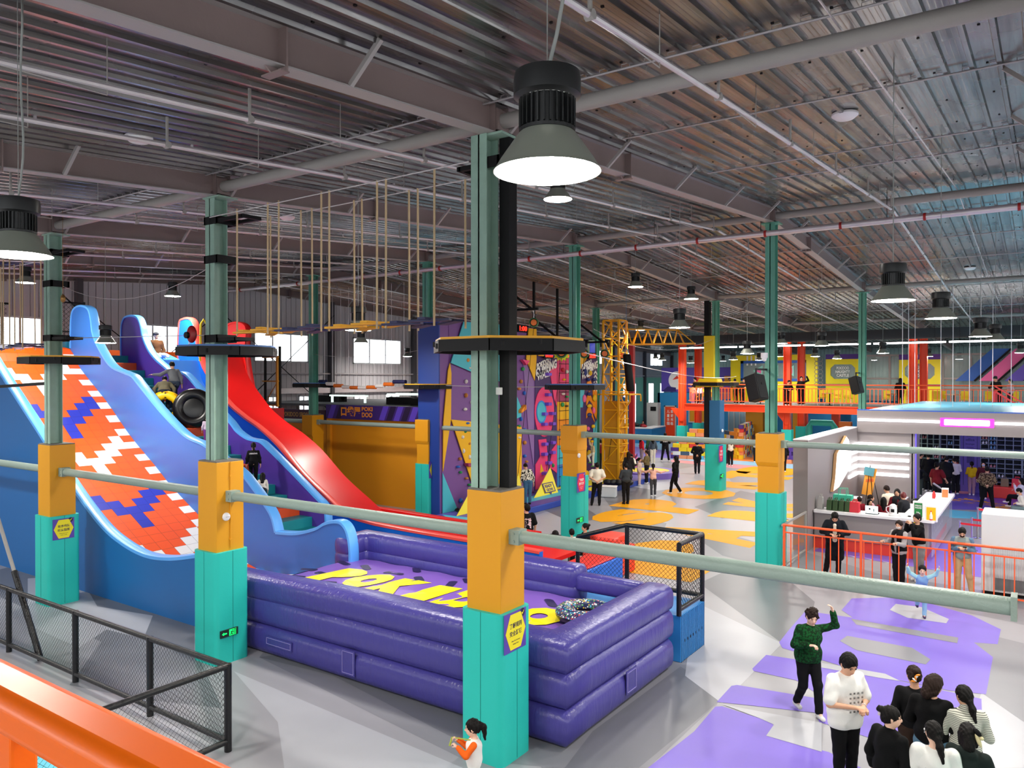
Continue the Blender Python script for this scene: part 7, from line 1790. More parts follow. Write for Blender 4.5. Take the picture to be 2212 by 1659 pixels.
        curl = {'down': .5, 'behind': .9, 'phone': 1.0, 'rail': .7, 'railgrip': 1.3, 'up': .4, 'head': .5, 'waist': .8, 'point': .9, 'hip': .8, 'chin': 1.1, 'wrist': .8, 'spread': .3, 'carry': 1.2, 'mouth': 1.1, 'lanyard': 1.2, 'fly': .4}[pos]
        for q in range(4):
            o = w0 + d * .088 + l * (.028 - .019 * q); L_ = (.034, .038, .035, .028)[q]; a1 = curl * .7 + .05 * q; fr = .0092 if res < .01 else .0105
            d1 = d * math.cos(a1) + n * math.sin(a1); p1 = o + d1 * L_; a2 = a1 + curl * .9; d2 = d * math.cos(a2) + n * math.sin(a2); p2 = p1 + d2 * L_ * .8; a3 = a2 + curl * .5; d3 = d * math.cos(a3) + n * math.sin(a3)
            body += [c(o, p1, fr, fr * .95, .008), c(p1, p2, fr * .95, fr * .85, .006), c(p2, p2 + d3 * L_ * .5, fr * .85, fr * .75, .006)]
        t0 = w0 + d * .03 + l * .03; td = (d * .7 + l * .6 + n * .4 * curl); td /= np.linalg.norm(td); body += [c(t0, t0 + td * .04, .0125, .011, .012), c(t0 + td * .04, t0 + td * .04 + (td * .5 + d * .6 + n * .3 * curl) * .028, .011, .0085, .006)]
    f = .02 * s
    V, Fc = sdf_mesh(body, res, .03 * s); link_local('body', V, Fc, skin, e)
    # trousers / skirt
    br = .012
    leg = [el_(T((0, 0, .96 + drop)), (.155 * w + br, .115 * w + br, .11), None, .05), c(up((0, 0, 1.0)), up((0, 0, 1.04)), .115 * w, .11 * w, .05)]
    tk = .092 * (.5 + .5 * w) + br
    for sd, sg in (('L', -1), ('R', 1)):
        an = J['an' + sd]; kn = J['kn' + sd]; leg += [c(J['hp' + sd], kn, tk, .066 + br * .6), c(kn, kn + (an - kn) * .93, .064 + br * .5, .05 + br)]
    if skirt: leg = leg[:2] + [c((0, 0, .95 + drop), (0, .02, .55 + drop), .15, .20, .05), c((-.05, 0, .9), (-.08, .02, .5), .12, .13), c((.05, 0, .9), (.08, .02, .5), .12, .13)]
    if bot: V, Fc = sdf_mesh(leg, res, .03 * s, fold=.0035, seed=PN[0]); link_local('skirt' if skirt else 'trousers', V, Fc, cloth(bot), e)
    # top
    b2 = .016
    hem = .90 - long
    tp = [c(up((0, 0, 1.06)), up((0, 0, 1.29)), (.125 * w + b2), (.135 * (.4 + .6 * w) + b2), .06), c(up((-.125 * (.6 + .4 * w), -.005, 1.36)), up((.125 * (.6 + .4 * w), -.005, 1.36)), .062 + b2 * .5, .062 + b2 * .5, .05), el_(up((0, 0, 1.0)), (.16 * w + b2, .125 * w + b2, .15), Rl @ tz, .06), c(up((-.06 * w, .02, 1.25)), up((.06 * w, .02, 1.25)), .10 * w, .10 * w, .06)]
    if long > .03: tp += [c(up((-.06, 0, 1.0)), up((-.07, 0, hem + .08)), .12 * w, .125 * w, .06), c(up((.06, 0, 1.0)), up((.07, 0, hem + .08)), .12 * w, .125 * w, .06)]
    if neckc: tp += [c(up((0, -.01, 1.40)), up((0, 0, 1.485)), .062, .056, .03)]
    if hood: tp += [el_(up((0, -.085, 1.41)), (.11, .06, .075), Rl, .03)]
    slv = []
    for sd, sg in (('L', -1), ('R', 1)):
        sh, elb, wr = J['sh' + sd], J['el' + sd], J['wr' + sd]
        if sleeve == 'short': slv += [c(sh, sh + (elb - sh) * .80, .062 + b2, .070 + b2 * .6)]
        elif sleeve == 'long': slv += [c(sh, elb, .048 + b2, .042 + b2), c(elb, elb + (wr - elb) * .93, .042 + b2, .032 + b2)]
    cuts = [(sc(up((0, 0, hem))), Rl @ T((0, 0, 1)))]
    if slv and sleevec: V, Fc = sdf_mesh(slv, res, .03 * s, fold=.0035, seed=PN[0]); link_local('sleeves', V, Fc, cloth(sleevec), e)
    else: tp += slv
    V, Fc = sdf_mesh(tp, res, .032 * s, fold=.0042, seed=PN[0] + 3, keep=None if sit else cuts); link_local('top', V, Fc, cloth(top, pat), e)
    if vest:
        vt = [c(up((0, -.01, 1.05)), up((0, -.01, 1.30)), .125 * w + .06, .13 * w + .055, .06), c(up((-.12, -.01, 1.35)), up((.12, -.01, 1.35)), .085, .085, .05), el_(up((0, -.01, 1.0)), (.16 * w + .045, .125 * w + .05, .17), Rl, .05)]
        V, Fc = sdf_mesh(vt, res, .045 * s, fold=.003, seed=PN[0] + 5, sub=[('e', sc(up((0, .22, 1.15))), T((.045, .12, .4)) * s, Rl)]); link_local('vest', V, Fc, cloth(vest), e)
    # shoes
    if shoe:
        for sd in 'LR':
            an = J['an' + sd]; q = [c(an + T((0, -.035, -.035)), an + T((0, .125, -.045)), .043, .037, .03), c(an + T((0, 0, 0)), an + T((0, .0, -.03)), .045, .045, .03)]
            V, Fc = sdf_mesh(q, res, .03 * s, keep=[(sc(an + T((0, 0, -.08))), T((0, 0, 1)))]); link_local('shoe', V, Fc, cloth(shoe), e)
    # hair
    hm = hm or m_hair; k1 = hk
    if hair:
        H = [el_(Hd((0, -.002, 1.618)), T((.086, .103, .102)) * k1, HM, .02), el_(Hd((0, -.03, 1.58)), T((.080, .075, .085)) * k1, HM, .02)]
        subs = [('e', sc(Hd((0, .125, 1.545))), T((.066, .085, .105)) * s * k1, HM), ('e', sc(Hd((0, .02, 1.47))), T((.15, .12, .075)) * s * k1, HM)]
        if hair in ('long', 'bob'):
            zz = 1.30 if hair == 'long' else 1.47
            H += [('c', sc(Hd((0, -.055, 1.60))), sc(Hd((0, -.085, zz))), .078 * s * k1, .065 * s * k1, .03 * s), ('c', sc(Hd((-.05, -.02, 1.58))), sc(Hd((-.065, -.04, zz + .03))), .05 * s * k1, .035 * s * k1, .03 * s), ('c', sc(Hd((.05, -.02, 1.58))), sc(Hd((.065, -.04, zz + .03))), .05 * s * k1, .035 * s * k1, .03 * s)]
            subs = subs[:1]
        if hair == 'pony': H += [('c', sc(Hd((0, -.11, 1.63))), sc(Hd((0, -.15, 1.58))), .030 * s * k1, .038 * s * k1, .02 * s), ('c', sc(Hd((0, -.15, 1.58))), sc(Hd((.01, -.14, 1.40))), .042 * s * k1, .016 * s * k1, .02 * s)]
        if hair == 'low': H += [('c', sc(Hd((0, -.09, 1.54))), sc(Hd((.01, -.10, 1.46))), .035 * s * k1, .04 * s * k1, .02 * s), ('c', sc(Hd((.01, -.10, 1.46))), sc(Hd((.03, -.11, 1.30))), .042 * s * k1, .014 * s * k1, .02 * s)]
        if hair == 'bun': H += [('e', sc(Hd((0, -.105, 1.655))), T((.045, .04, .04)) * s * k1, None, .015 * s)]
        if hair == 'curly':
            rnd = random.Random(4)
            for q in range(46):
                th = rnd.uniform(0, 6.28); ph = rnd.uniform(.0, 1.75); v = T((math.sin(ph) * math.cos(th) * .085, math.sin(ph) * math.sin(th) * .098 - .004, math.cos(ph) * .092))
                if v[1] > .05 and v[2] < .03: continue
                H.append(('e', sc(Hd(T((0, 0, 1.625)) + v)), T((.020, .020, .020)) * s * k1, None, .008 * s))
        if hair != 'helmet':
            V, Fc = sdf_mesh(H, res * (.75 if dist < 12.5 else 1), .02 * s, sub=subs, tuft=.0038); link_local('hair', V, Fc, hm, e)
    if cap_:
        C_ = [el_(Hd((0, -.005, 1.645)), T((.093, .108, .085)) * k1, HM, .02), el_(Hd((0, .12, 1.645)), T((.06, .06, .012)) * k1, HM, .02)]
        V, Fc = sdf_mesh(C_, res, .02 * s, sub=[('e', sc(Hd((0, 0, 1.53))), T((.2, .2, .085)) * s, HM)]); link_local('helmet' if hair == 'helmet' else 'cap', V, Fc, cloth(cap_), e)
    if mask:
        V, Fc = sdf_mesh([el_(Hd((0, .070, 1.545)), T((.056, .048, .045)) * k1, HM, .02)], res, .02); link_local('face_mask', V, Fc, cloth(mask), e)
    # face
    q = Matrix([[*r_] for r_ in HM.tolist()])
    b = MB()
    for sg in (-1, 1): b.mi(0).ell(sc(Hd((sg * .030, .0975, 1.603))), (.0125 * s * k1, .006 * s * k1, .0055 * s * k1), 8, 6, q)
    o = b.build('eyes', m_eye); o.parent = e; o.location = (0, 0, 0)
    if dist < 24:
        b = MB()
        for sg in (-1, 1): b.bar(sc(Hd((sg * .016, .106, 1.622))), sc(Hd((sg * .046, .094, 1.624))), .004 * s, .006 * s)
        o = b.build('eyebrows', m_hair); o.parent = e
        if not mask: b = MB(); b.ell(sc(Hd((0, .104, 1.541))), (.020 * s * k1, .006 * s, .006 * s * k1), 8, 6, q); o = b.build('lips', m_lip); o.parent = e
    if extra: extra(e, J, s, up, Hd, sc, skin, HM)
    return e
def print_on(e, up, s, sc, text, wz, w, h, back=False, mi=None, col='#f2f2f2', rows=1, fat=1.0):
    y = (-.165 if back else .172) * (.3 + .7 * fat); ux = Vector((-1, 0, 0)) if not back else Vector((1, 0, 0)); b = MB()
    R0 = np.array(sc(up((0, y, wz)))); R1 = np.array(sc(up((0.1, y, wz)))); R2 = np.array(sc(up((0, y, wz + .1)))); ux = Vector((R1 - R0).tolist()).normalized() * (-1 if not back else 1); uz = Vector((R2 - R0).tolist()).normalized()
    put_text(b, text, Vector(R0.tolist()), ux, uz, w * s, h * s, .03); o = b.build('shirt_lettering', mat('print_' + col.strip('#'), col, .6), fix=False); o.parent = e
def phone(e, J, s, up, Hd, sc, skin, HM):
    m_ = (J['wrL'] + J['wrR']) / 2 * s; b = MB(); d = (J['wrR'] - J['elR']); d /= np.linalg.norm(d); p = Vector(m_.tolist()) + Vector((d * .1 * s).tolist()); b.box(p, (.075, .14, .01), mtx=Matrix.Rotation(.5, 3, 'X')); o = b.build('phone', m_dark); o.parent = e
# ---- foreground right
def ex_watch(e, J, s, up, Hd, sc, skin, HM):
    # small sponsor-like marks on the shirt front and a pale wrist watch
    b = MB(); random.seed(9)
    for r_ in range(5):
        for k in range(4):
            p0 = np.array(sc(up((-.095 + .055 * k, .186, 1.27 - .055 * r_)))); b.box(p0, (.024 * s, .006, .004)); 
            b.box(p0 + np.array([0, 0, -.012]), (.022 * s, .010, .004))
    o = b.build('shirt_print', m_dark, fix=False); o.parent = e
    a_, b_ = J['elL'] * s, J['wrL'] * s; d = (b_ - a_) / np.linalg.norm(b_ - a_); b = MB(); b.tube([Vector((b_ - d * .045).tolist()), Vector((b_ - d * .02).tolist())], .034, 14); o = b.build('watch', m_gal, smooth=True); o.parent = e
person(1745, 1541, 1.60, 28, top='#0f4c22', pat='spot', bot='#0b0b0e', shoe='#dcdcda', hair='curly', hm=m_hairb, arms=('head', 'waist'), legs=('fwd', 'back'), side=-4, head=(-8, 22), fat=1.18, long=.05, hk=1.08, skin=m_skin2, label='person in dark green patterned sweater and black trousers raising one hand to their curly hair')
person(1826, 1408, 1.72, 38, by='head', top='#f0f1ef', bot='#0c0c0f', shoe='#222222', hair='short', arms=('wrist', 'wrist'), head=(-6, 28), fat=1.22, sleeve='short', long=.10, hk=1.1, extra=ex_watch, label='person in white T-shirt with rows of small marks, looking down at their wrist')
def ex_clip(e, J, s, up, Hd, sc, skin, HM):
    b = MB(); c0 = Vector(sc(Hd((-.03, -.12, 1.58))).tolist())
    for k in range(5): b.mi(k % 2).ell(c0 + Vector((.012 * k - .02, -.01, .02 * k - .04)), (.03, .014, .012), 8, 5, Matrix.Rotation(k * .7, 3, 'Y'))
    o = b.build('hair_clip', [mat('clip_amber', '#e88a18', .3), m_kt], smooth='all'); o.parent = e
def ex_claw(e, J, s, up, Hd, sc, skin, HM):
    b = MB(); c0 = Vector(sc(Hd((0, -.105, 1.62))).tolist())
    for k in range(5): b.ell(c0 + Vector((0, -.01, .016 * k - .03)), (.03, .012, .006), 8, 5)
    o = b.build('hair_claw', m_gal, smooth='all'); o.parent = e
def ex_bow(e, J, s, up, Hd, sc, skin, HM):
    b = MB(); c0 = Vector(sc(Hd((.05, -.10, 1.61))).tolist()); b.ell(c0 + Vector((.03, 0, .03)), (.05, .014, .028), 10, 6, Matrix.Rotation(.8, 3, 'Y')); b.mi(1).ell(c0 + Vector((.04, 0, -.05)), (.022, .014, .07), 10, 6, Matrix.Rotation(-.4, 3, 'Y')); b.ell(c0 + Vector((.07, 0, -.02)), (.02, .016, .02), 8, 6)
    o = b.build('hair_bow', [m_dark, mat('bow_cream', '#e6d9a8', .5)], smooth='all'); o.parent = e
def ex_pin(e, J, s, up, Hd, sc, skin, HM):
    b = MB(); c0 = Vector(sc(Hd((-.088, .02, 1.62))).tolist()); b.ell(c0, (.008, .012, .012), 8, 6); b.bar(c0, c0 + Vector((0, .03, -.05)), .005); o = b.build('hair_pin', m_kt); o.parent = e
    print_on(e, up, s, sc, 'MXNBZ', 1.22, .2, .07, back=True, col='#222222')
person(1976, 1441, 1.60, 185, by='head', top='#101012', bot='#3a2a22', hair='bun', hm=m_hairb, arms=('down', 'down'), label='person with hair pinned by a white and amber clip, left of the black sweater', extra=ex_clip, head=(15, 10))
person(2012, 1458, 1.66, 165, by='head', top='#08080a', bot='#5d7f98', hair='bob', hm=m_hairb, arms=('waist', 'waist'), label='person in black sweater and blue jeans seen from behind, head bowed to the right', head=(-25, 18), fat=1.08)
person(2086, 1484, 1.60, 188, by='head', top='#d8d9cc', pat='stripe', bot='#20242c', hair='low', arms=('waist', 'waist'), label='person in cream top with thin black stripes seen from behind', head=(28, 10), neckc=True)
person(1922, 1527, 1.60, 140, by='head', top='#08090b', bot='#15151a', hair='bun', arms=('down', 'down'), label='person in black turtleneck smiling in profile to the right, hair in a metal claw', head=(-48, 5), neckc=True, extra=ex_claw, fat=1.08, skin=m_skin2)
person(2020, 1563, 1.56, 182, by='head', top='#eceeea', bot='#33363c', hair='low', sleeve='short', arms=('waist', 'waist'), label='person in white T-shirt with back lettering and low ponytail', head=(20, 14), extra=ex_pin, skin=m_skin2)
person(2092, 1566, 1.56, 165, by='head', top='#1c2624', bot='#16181a', hair='bob', arms=('waist', 'waist'), label='person in dark green black jacket with black and cream hair bow in the lower right corner', head=(20, 15), extra=ex_bow, fat=1.1, hood=True)
def ex_lan(e, J, s, up, Hd, sc, skin, HM):
    b = MB(); a_ = Vector(sc(up((-.05, .06, 1.42))).tolist()); c_ = Vector((J['wrR'] * s).tolist()) + Vector((0, .07, .03)); b.tube([a_, (a_ + c_) / 2 - Vector((0, 0, .0)), c_], .007, 5); b.tube([c_, c_ + Vector((0, .03, -.1))], .012, 6); o = b.build('lanyard', mat('lanyard_green', '#a8b848', .5)); o.parent = e
person(1024, 1563, 1.08, 268, by='head', top='#efeeea', sleevec='#f4681c', bot='#e8e8e4', hair='pony', arms=('lanyard', 'lanyard'), hk=1.32, label='small child in orange and white top holding a green lanyard beside the nearest turquoise pad', extra=ex_lan, skin=m_skin2, head=(0, 8))
# ---- behind the railing and on the purple floor print
person(1990, 1334, 1.16, 5, top='#7fa6d4', sleevec='#a5d9e4', bot='#8fb8d8', shoe='#4a3a5c', hair='short', arms=('fly', 'fly'), legs=('stand', 'lift'), lean=30, head=(0, -18), hk=1.3, label='small child in light blue running with raised arms behind the big mint pipe', skin=m_skin2)
def ex_inner(e, J, s, up, Hd, sc, skin, HM):
    phone(e, J, s, up, Hd, sc, skin, HM); V, Fc = sdf_mesh([('c', sc(up((0, .135, 1.36))), sc(up((0, .175, .98))), .045, .06)], .012, .02); link_local('inner_shirt', V, Fc, cloth('#d6d2c0'), e)
person(1803, 1243, 1.74, 0, top='#151a22', bot='#101014', hair='short', arms=('rail', 'rail'), lean=14, head=(0, 32), fat=1.25, long=.52, hood=True, vest=None, label='person in long black padded coat leaning on the orange railing with a phone', extra=ex_inner, legs=('stand', 'wide'))
person(1942, 1267, 1.62, 325, top='#a9a6a6', bot='#14141a', shoe='#2c1418', hair='low', hm=m_hairb, arms=('railgrip', 'railgrip'), mask='#d8d4cc', vest='#131316', label='person with white mask and black vest holding the orange railing', head=(15, 8), long=.06)
person(1985, 1256, 1.70, 300, top='#0d0d10', bot='#8e8f90', hair='short', arms=('mouth', 'mouth'), label='person in black hoodie and grey trousers with hand at their mouth beside the masked one', head=(15, 0), hood=True, lean=5)
person(2078, 1287, 1.64, 0, top='#86908f', sleevec='#5f7f9c', bot='#c2a67c', hair='low', arms=('phone', 'phone'), head=(0, 34), mask='#15151a', label='person with black mask in grey blue sweatshirt and beige trousers looking at a phone', extra=phone, legs=('wide', 'stand'), fat=1.15)
# ---- kiosk visitors and staff
person(2132, 1102, 1.70, 180, top='#9c8666', pat='leopard', bot='#111114', hair='short', arms=('behind', 'behind'), fat=1.3, label='person in tan leopard print sweater with hands clasped behind, in the kiosk', legs=('wide', 'wide'))
person(2099, 1070, 1.45, 180, top='#d8b414', bot='#a5808e', hair='pony', arms=('phone', 'phone'), hk=1.1, label='child in mustard yellow top and mauve trousers seen from behind in the kiosk')
person(2024, 1092, 1.72, 150, top='#6e1620', bot='#14141a', hair='short', arms=('down', 'carry'), sleeve='short', cap_='#16161a', label='staff person in dark red T-shirt and black cap holding a grey pole', long=.05)
person(2043, 1072, 1.74, 170, top='#101317', bot='#101014', hair='short', arms=('phone', 'phone'), fat=1.35, long=.1, hood=True, label='person in bulky black padded jacket before the cubby shelves', head=(-20, 20))
person(2064, 1068, 1.6, 200, top='#cfccc6', bot='#15151a', hair='pony', arms=('phone', 'phone'), label='person in cream patterned sweater carrying a grey coat', head=(40, 20))
person(2088, 1052, 1.62, 220, top='#2a2a44', bot='#1d1f2c', hair='long', arms=('phone', 'phone'), cap_='#eadfe2', label='person in pale cap behind the child in yellow', head=(30, 20))
person(2005, 1062, 1.74, 185, top='#0e0f13', bot='#0e0f13', hair='short', arms=('phone', 'phone'), long=.45, label='person in long black coat at the left cubby shelf', fat=1.1)
person(1989, 1058, 1.70, 160, top='#14181f', bot='#272f33', hair='short', arms=('down', 'down'), cap_='#0c0d10', label='person in black cap at the kiosk opening edge', head=(-60, 0))
person(1985, 1072, 1.38, 175, top='#12161c', bot='#38433f', hair='short', arms=('down', 'hip'), hk=1.1, label='child in dark jacket with white loop mark at the kiosk opening')
person(2018, 1052, 1.66, 200, top='#23252d', bot='#15151a', hair='short', cap_='#1b1b22', arms=('chin', 'down'), label='person in dark cap between the black coats at the shelves', head=(-40, 0))
person(2124, 1078, 1.58, 0, z=0.0, top='#4f1a22', bot='#16161c', hair='long', hm=m_hair, arms=('waist', 'down'), mask='#9cc8e8', label='person in dark red with pale blue mask partly behind the leopard sweater', head=(0, 0))
person(2203, 1098, 1.6, 270, top='#e2e2e8', bot='#14141a', hair='long', legs=('cross', 'sit'), arms=('chin', 'waist'), label='person in white jacket and black trousers seated at the right edge, upper one', P=PZ(2206, 1098))
person(2209, 1125, 1.6, 275, top='#dcd8d2', bot='#6f8388', hair='short', legs=('sit', 'sit'), arms=('waist', 'waist'), label='person in white top and grey jeans seated at the right edge, lower one', P=PZ(2216, 1125), lean=20)
S_ = dict(bot='#17171b')
person(1947, 1165, 1.64, 10, top='#6a1420', hair='bob', arms=('waist', 'waist'), vest='#1d1c22', P=Vector((-3.75, 26.6, 0)), label='staff person with fringe, dark red hoodie and black vest behind the counter', head=(-20, 10), **S_)
person(1966, 1165, 1.62, 250, top='#1b1c20', hair='short', hm=m_hairr, arms=('waist', 'waist'), vest='#25262c', P=Vector((-3.5, 26.0, 0)), label='staff person with dark red hair and black vest behind the counter', head=(-40, 10), **S_)
person(1935, 1150, 1.66, 225, top='#efe3cf', hair='short', hm=m_hairb, arms=('waist', 'down'), P=Vector((-4.0, 27.2, 0)), label='person in cream padded vest bending behind the counter staff', lean=20, fat=1.15, **S_)
person(1920, 1170, 1.52, 180, top='#7a1624', hair='long', arms=('waist', 'waist'), P=Vector((-3.95, 25.35, 0)), label='staff person with long hair in dark red top right behind the laptop', **S_)
person(1901, 1170, 1.40, 60, top='#8a1c28', hair='long', arms=('down', 'down'), P=Vector((-4.35, 25.5, 0)), label='staff person with long hair looking right beside the laptop', head=(-30, 0), **S_)
person(1904, 1165, 1.42, 100, top='#e5a9b4', hair='short', hm=m_hairb, arms=('down', 'down'), P=Vector((-4.45, 26.2, 0)), label='child with brown hair among the counter staff', hk=1.1, **S_)
person(1888, 1165, 1.38, 200, top='#8a1c28', hair='short', hm=m_hairb, arms=('down', 'down'), P=Vector((-4.75, 26.0, 0)), label='seated looking staff person in red nearest the teal bag', **S_)
# ---- around the airbag and slides
person(1137, 1219, 1.66, 195, top='#0c0c0e', bot='#15151a', hair='short', arms=('down', 'down'), fat=1.2, label='person in black T-shirt with pale pink print beside the near column, behind the airbag', head=(20, -10), sleeve='short', extra=lambda e, J, s, up, Hd, sc, skin, HM: print_on(e, up, s, sc, '熊猫', 1.18, .2, .3, back=True, col='#e8c8cc'))
person(1190, 1224, 1.72, 15, top='#262a30', bot='#4a4c40', hair='short', legs=('sit', 'sit'), arms=('waist', 'waist'), lean=38, head=(0, 30), label='person in dark top sitting bent forward on the red block', fat=1.1)
person(1235, 1226, .98, 190, top='#efeee6', bot='#7d7a66', hair='short', hk=1.5, arms=('down', 'down'), label='toddler in white top and camouflage trousers standing in front of the person with a bun', skin=m_skin2)
person(1264, 1226, 1.60, 285, top='#0e0e11', bot='#121216', hair='bun', legs=('sit', 'sit'), arms=('waist', 'waist'), label='person with hair bun in black seated beside the toddler')
person(1140, 1090, 1.62, 195, z=.24, top='#d8d2c2', pat='blot', bot='#3f6888', shoe='#1a1a1c', hair='short', lean=22, arms=('down', 'down'), label='person in cream and black patterned sweater bending on the crash mat', head=(20, 20))
P0 = PY(27, 748, 9.9)
person(27, 748, 1.6, 20, z=5.86, P=Vector((-27.6, 10.2, 5.86)), top='#7a1c2c', bot='#d8c8b0', hair='helmet', cap_='#4a4a48', legs=('cross', 'cross'), arms=('waist', 'waist'), label='person in dark red hoodie and grey helmet sitting at the top of the orange slide', extra=lambda e, J, s, up, Hd, sc, skin, HM: print_on(e, up, s, sc, 'USUAL', 1.2, .24, .09, col='#f0f0f0'), shoe='#e8e8e8')
pq = PY(342, 770, 14.3)
person(342, 790, 1.65, 15, z=5.42, P=Vector((-24.4, 14.3, 5.42)), top='#5a3a20', bot='#c9d3dc', hair='helmet', cap_='#3b3c40', legs=('slide', 'slide'), arms=('down', 'down'), label='person in brown sweater, pale jeans and helmet sliding down the blue slide', lean=-5)
def stair(x): return 5.85 * min(24, math.floor((-13.3 - x) / 12.0 * 24) + 1) / 24
for (px, x, y, h, a, top, bot, hr, arms_, legs_, ln, lb, kw) in ((362, -21.5, 13.15, 1.5, 195, '#6f7276', '#3b4656', 'short', ('spread', 'down'), ('stand', 'step'), 22, 'person in grey hoodie climbing the stair lane with an arm over the purple divider', {}),
        (352, -21.2, 12.65, 1.45, 178, '#6e6750', '#262b36', 'short', ('carry', 'carry'), ('stand', 'step'), 48, 'person in khaki coat carrying two rings up the stair lane', dict(fat=1.2)),
        (554, -17.45, 12.95, 1.16, 178, '#0d0d10', '#0d0d10', 'low', ('down', 'down'), ('step', 'stand'), 14, 'child in black top with white back lettering climbing the stair lane', dict(fat=1.1, hk=1.15, extra=lambda e, J, s, up, Hd, sc, skin, HM: print_on(e, up, s, sc, 'UNKNOWN', 1.28, .30, .06, back=True))),
        (556, -16.75, 12.7, .92, 175, '#ece8dc', '#30343c', 'long', ('down', 'down'), ('kneel', 'kneel'), 30, 'small child in cream top crouching on the steps behind the one in black', dict(hk=1.3)),
        (437, -19.55, 12.95, .85, 185, '#c9b8cc', '#7a3a8c', 'short', ('down', 'down'), ('stand', 'stand'), 5, 'small child in pale top on the steps partly hidden by the second column', dict(hk=1.3))):
    z = stair(x); person(px, 900, h, a, z=z, P=Vector((x, y, z)), top=top, bot=bot, hair=hr, arms=arms_, legs=legs_, lean=ln, label=lb, **kw)
# ---- hall floor people
HALL = [
 (1290, 1092, 1.72, 180, '#ddd8c8', '#121215', 'short', ('behind', 'behind'), ('wide', 'stand'), 'person in cream T-shirt with hands behind the back facing the climbing wall', dict(fat=1.3, sleeve='short', shoe='#17171a')),
 (1352, 1089, 1.66, 205, '#34393e', '#111114', 'short', ('waist', 'waist'), ('stand', 'stand'), 'person in dark grey jacket with blue hood beside the crash mat', dict(shoe='#1a1a22', fat=1.1)),
 (1358, 1052, 1.66, 170, '#2d2a2c', '#1b1b1f', 'long', ('down', 'down'), ('stand', 'stand'), 'long haired person in brown black coat behind the dark grey jacket', dict(hm=m_hairb, long=.25)),
 (1381, 1049, 1.30, 75, '#e6c9c0', '#dcc0bc', 'pony', ('down', 'down'), ('stand', 'stand'), 'child in pale pink suit watching the climbing wall', dict(hk=1.15)),
 (1397, 1045, 1.62, 255, '#7a6b48', '#18181c', 'short', ('waist', 'waist'), ('stand', 'stand'), 'person in khaki and dark red top behind the pink child', dict(hm=m_hairb)),
 (1411, 1073, 1.40, 178, '#eab9a8', '#44464c', 'pony', ('spread', 'spread'), ('stand', 'fwd'), 'child in salmon sweater and grey trousers with both arms spread', dict(hk=1.12)),
 (1459, 1067, 1.68, 250, '#0e0e11', '#0c0c0f', 'long', ('hip', 'point'), ('fwd', 'back'), 'long haired person all in black pointing to the left', dict()),
 (1386, 1002, 1.64, 110, '#d02430', '#a89098', 'long', ('down', 'down'), ('stand', 'stand'), 'person in bright red top and mauve trousers', dict()),
 (1402, 1000, 1.66, 230, '#2f5a38', '#2c2c34', 'short', ('down', 'down'), ('stand', 'stand'), 'person in green top half hidden behind the grey jacket and white trousers', dict()),
 (1410, 1003, 1.62, 190, '#4a5560', '#e6e0cc', 'long', ('down', 'down'), ('stand', 'stand'), 'person in grey jacket and cream white trousers', dict()),
 (1437, 997, 1.76, 180, '#0f1013', '#111216', 'short', ('waist', 'waist'), ('wide', 'wide'), 'person in black T-shirt with white back print, legs apart', dict(fat=1.15, extra=lambda e, J, s, up, Hd, sc, skin, HM: print_on(e, up, s, sc, 'WOW', 1.25, .3, .2, back=True))),
 (1506, 1023, 1.74, 180, '#121216', '#1a1a20', 'short', ('behind', 'behind'), ('stand', 'stand'), 'person in black coat and cap with hands clasped behind in the middle of the hall', dict(cap_='#1c1e2c', long=.18, fat=1.15, shoe='#1a1a1e')),
 (1578, 1007, 1.64, 200, '#e2dfd2', '#131317', 'long', ('waist', 'waist'), ('stand', 'stand'), 'person in white vest with brown sleeves beside the middle hall column', dict(sleevec='#6e5138')),
 (1568, 1004, 1.4, 180, '#8a1f2c', '#2c2c32', 'short', ('down', 'down'), ('stand', 'stand'), 'child in dark red half hidden by the middle hall column', dict()),
 (1633, 999, 1.64, 185, '#b5b6b2', '#1b1b1f', 'long', ('waist', 'waist'), ('stand', 'stand'), 'person in grey vest with black sleeves behind the foam blocks', dict(sleevec='#17171b')),
 (1463, 950, 1.66, 10, '#a2202c', '#15151a', 'short', ('down', 'down'), ('fwd', 'back'), 'staff person in red sweater walking before the blue counter', dict()),
 (1692, 1020, 1.70, 200, '#1a1c22', '#1a1a1f', 'short', ('down', 'down'), ('stand', 'stand'), 'person in dark coat almost hidden behind the column at the railing end', dict(fat=1.3)),
 (1296, 1016, 1.70, 250, '#6e1c26', '#15151a', 'short', ('waist', 'waist'), ('stand', 'stand'), 'person in dark red hoodie helping the climber at the arrow wall', dict()),
 (1389, 930, 1.6, 0, '#8a1f2c', '#15151a', 'short', ('down', 'down'), ('stand', 'stand'), 'staff person in dark red behind the blue reception counter', dict(P=Vector((PY(1389, 930, 58.3).x, 58.3, 0)))),
 (1478, 948, 1.64, 200, '#17171b', '#17171b', 'short', ('down', 'down'), ('stand', 'stand'), 'person in black half hidden behind the left mezzanine column', dict()),
 (1527, 948, 1.66, 250, '#6b5a3c', '#1b1b22', 'long', ('down', 'down'), ('stand', 'stand'), 'person in khaki under the mezzanine near the hatch window', dict()),
]
for (px, py, h, a, top, bot, hr, ar_, lg, lb, kw) in HALL: person(px, py, h, a, top=top, bot=bot, hair=hr, arms=ar_, legs=lg, label=lb, **kw)
P = PX(1281, 1004, XC + .45); person(1281, 1004, 1.2, 262, z=P.z - .1, P=P, top='#c9b68e', bot='#e4e0cc', hair='helmet', cap_='#f0b81c', arms=('up', 'up'), legs=('step', 'stand'), hk=1.2, shoe='#5cb83c', label='small climber in yellow helmet hanging on the arrow climbing wall', lean=6)
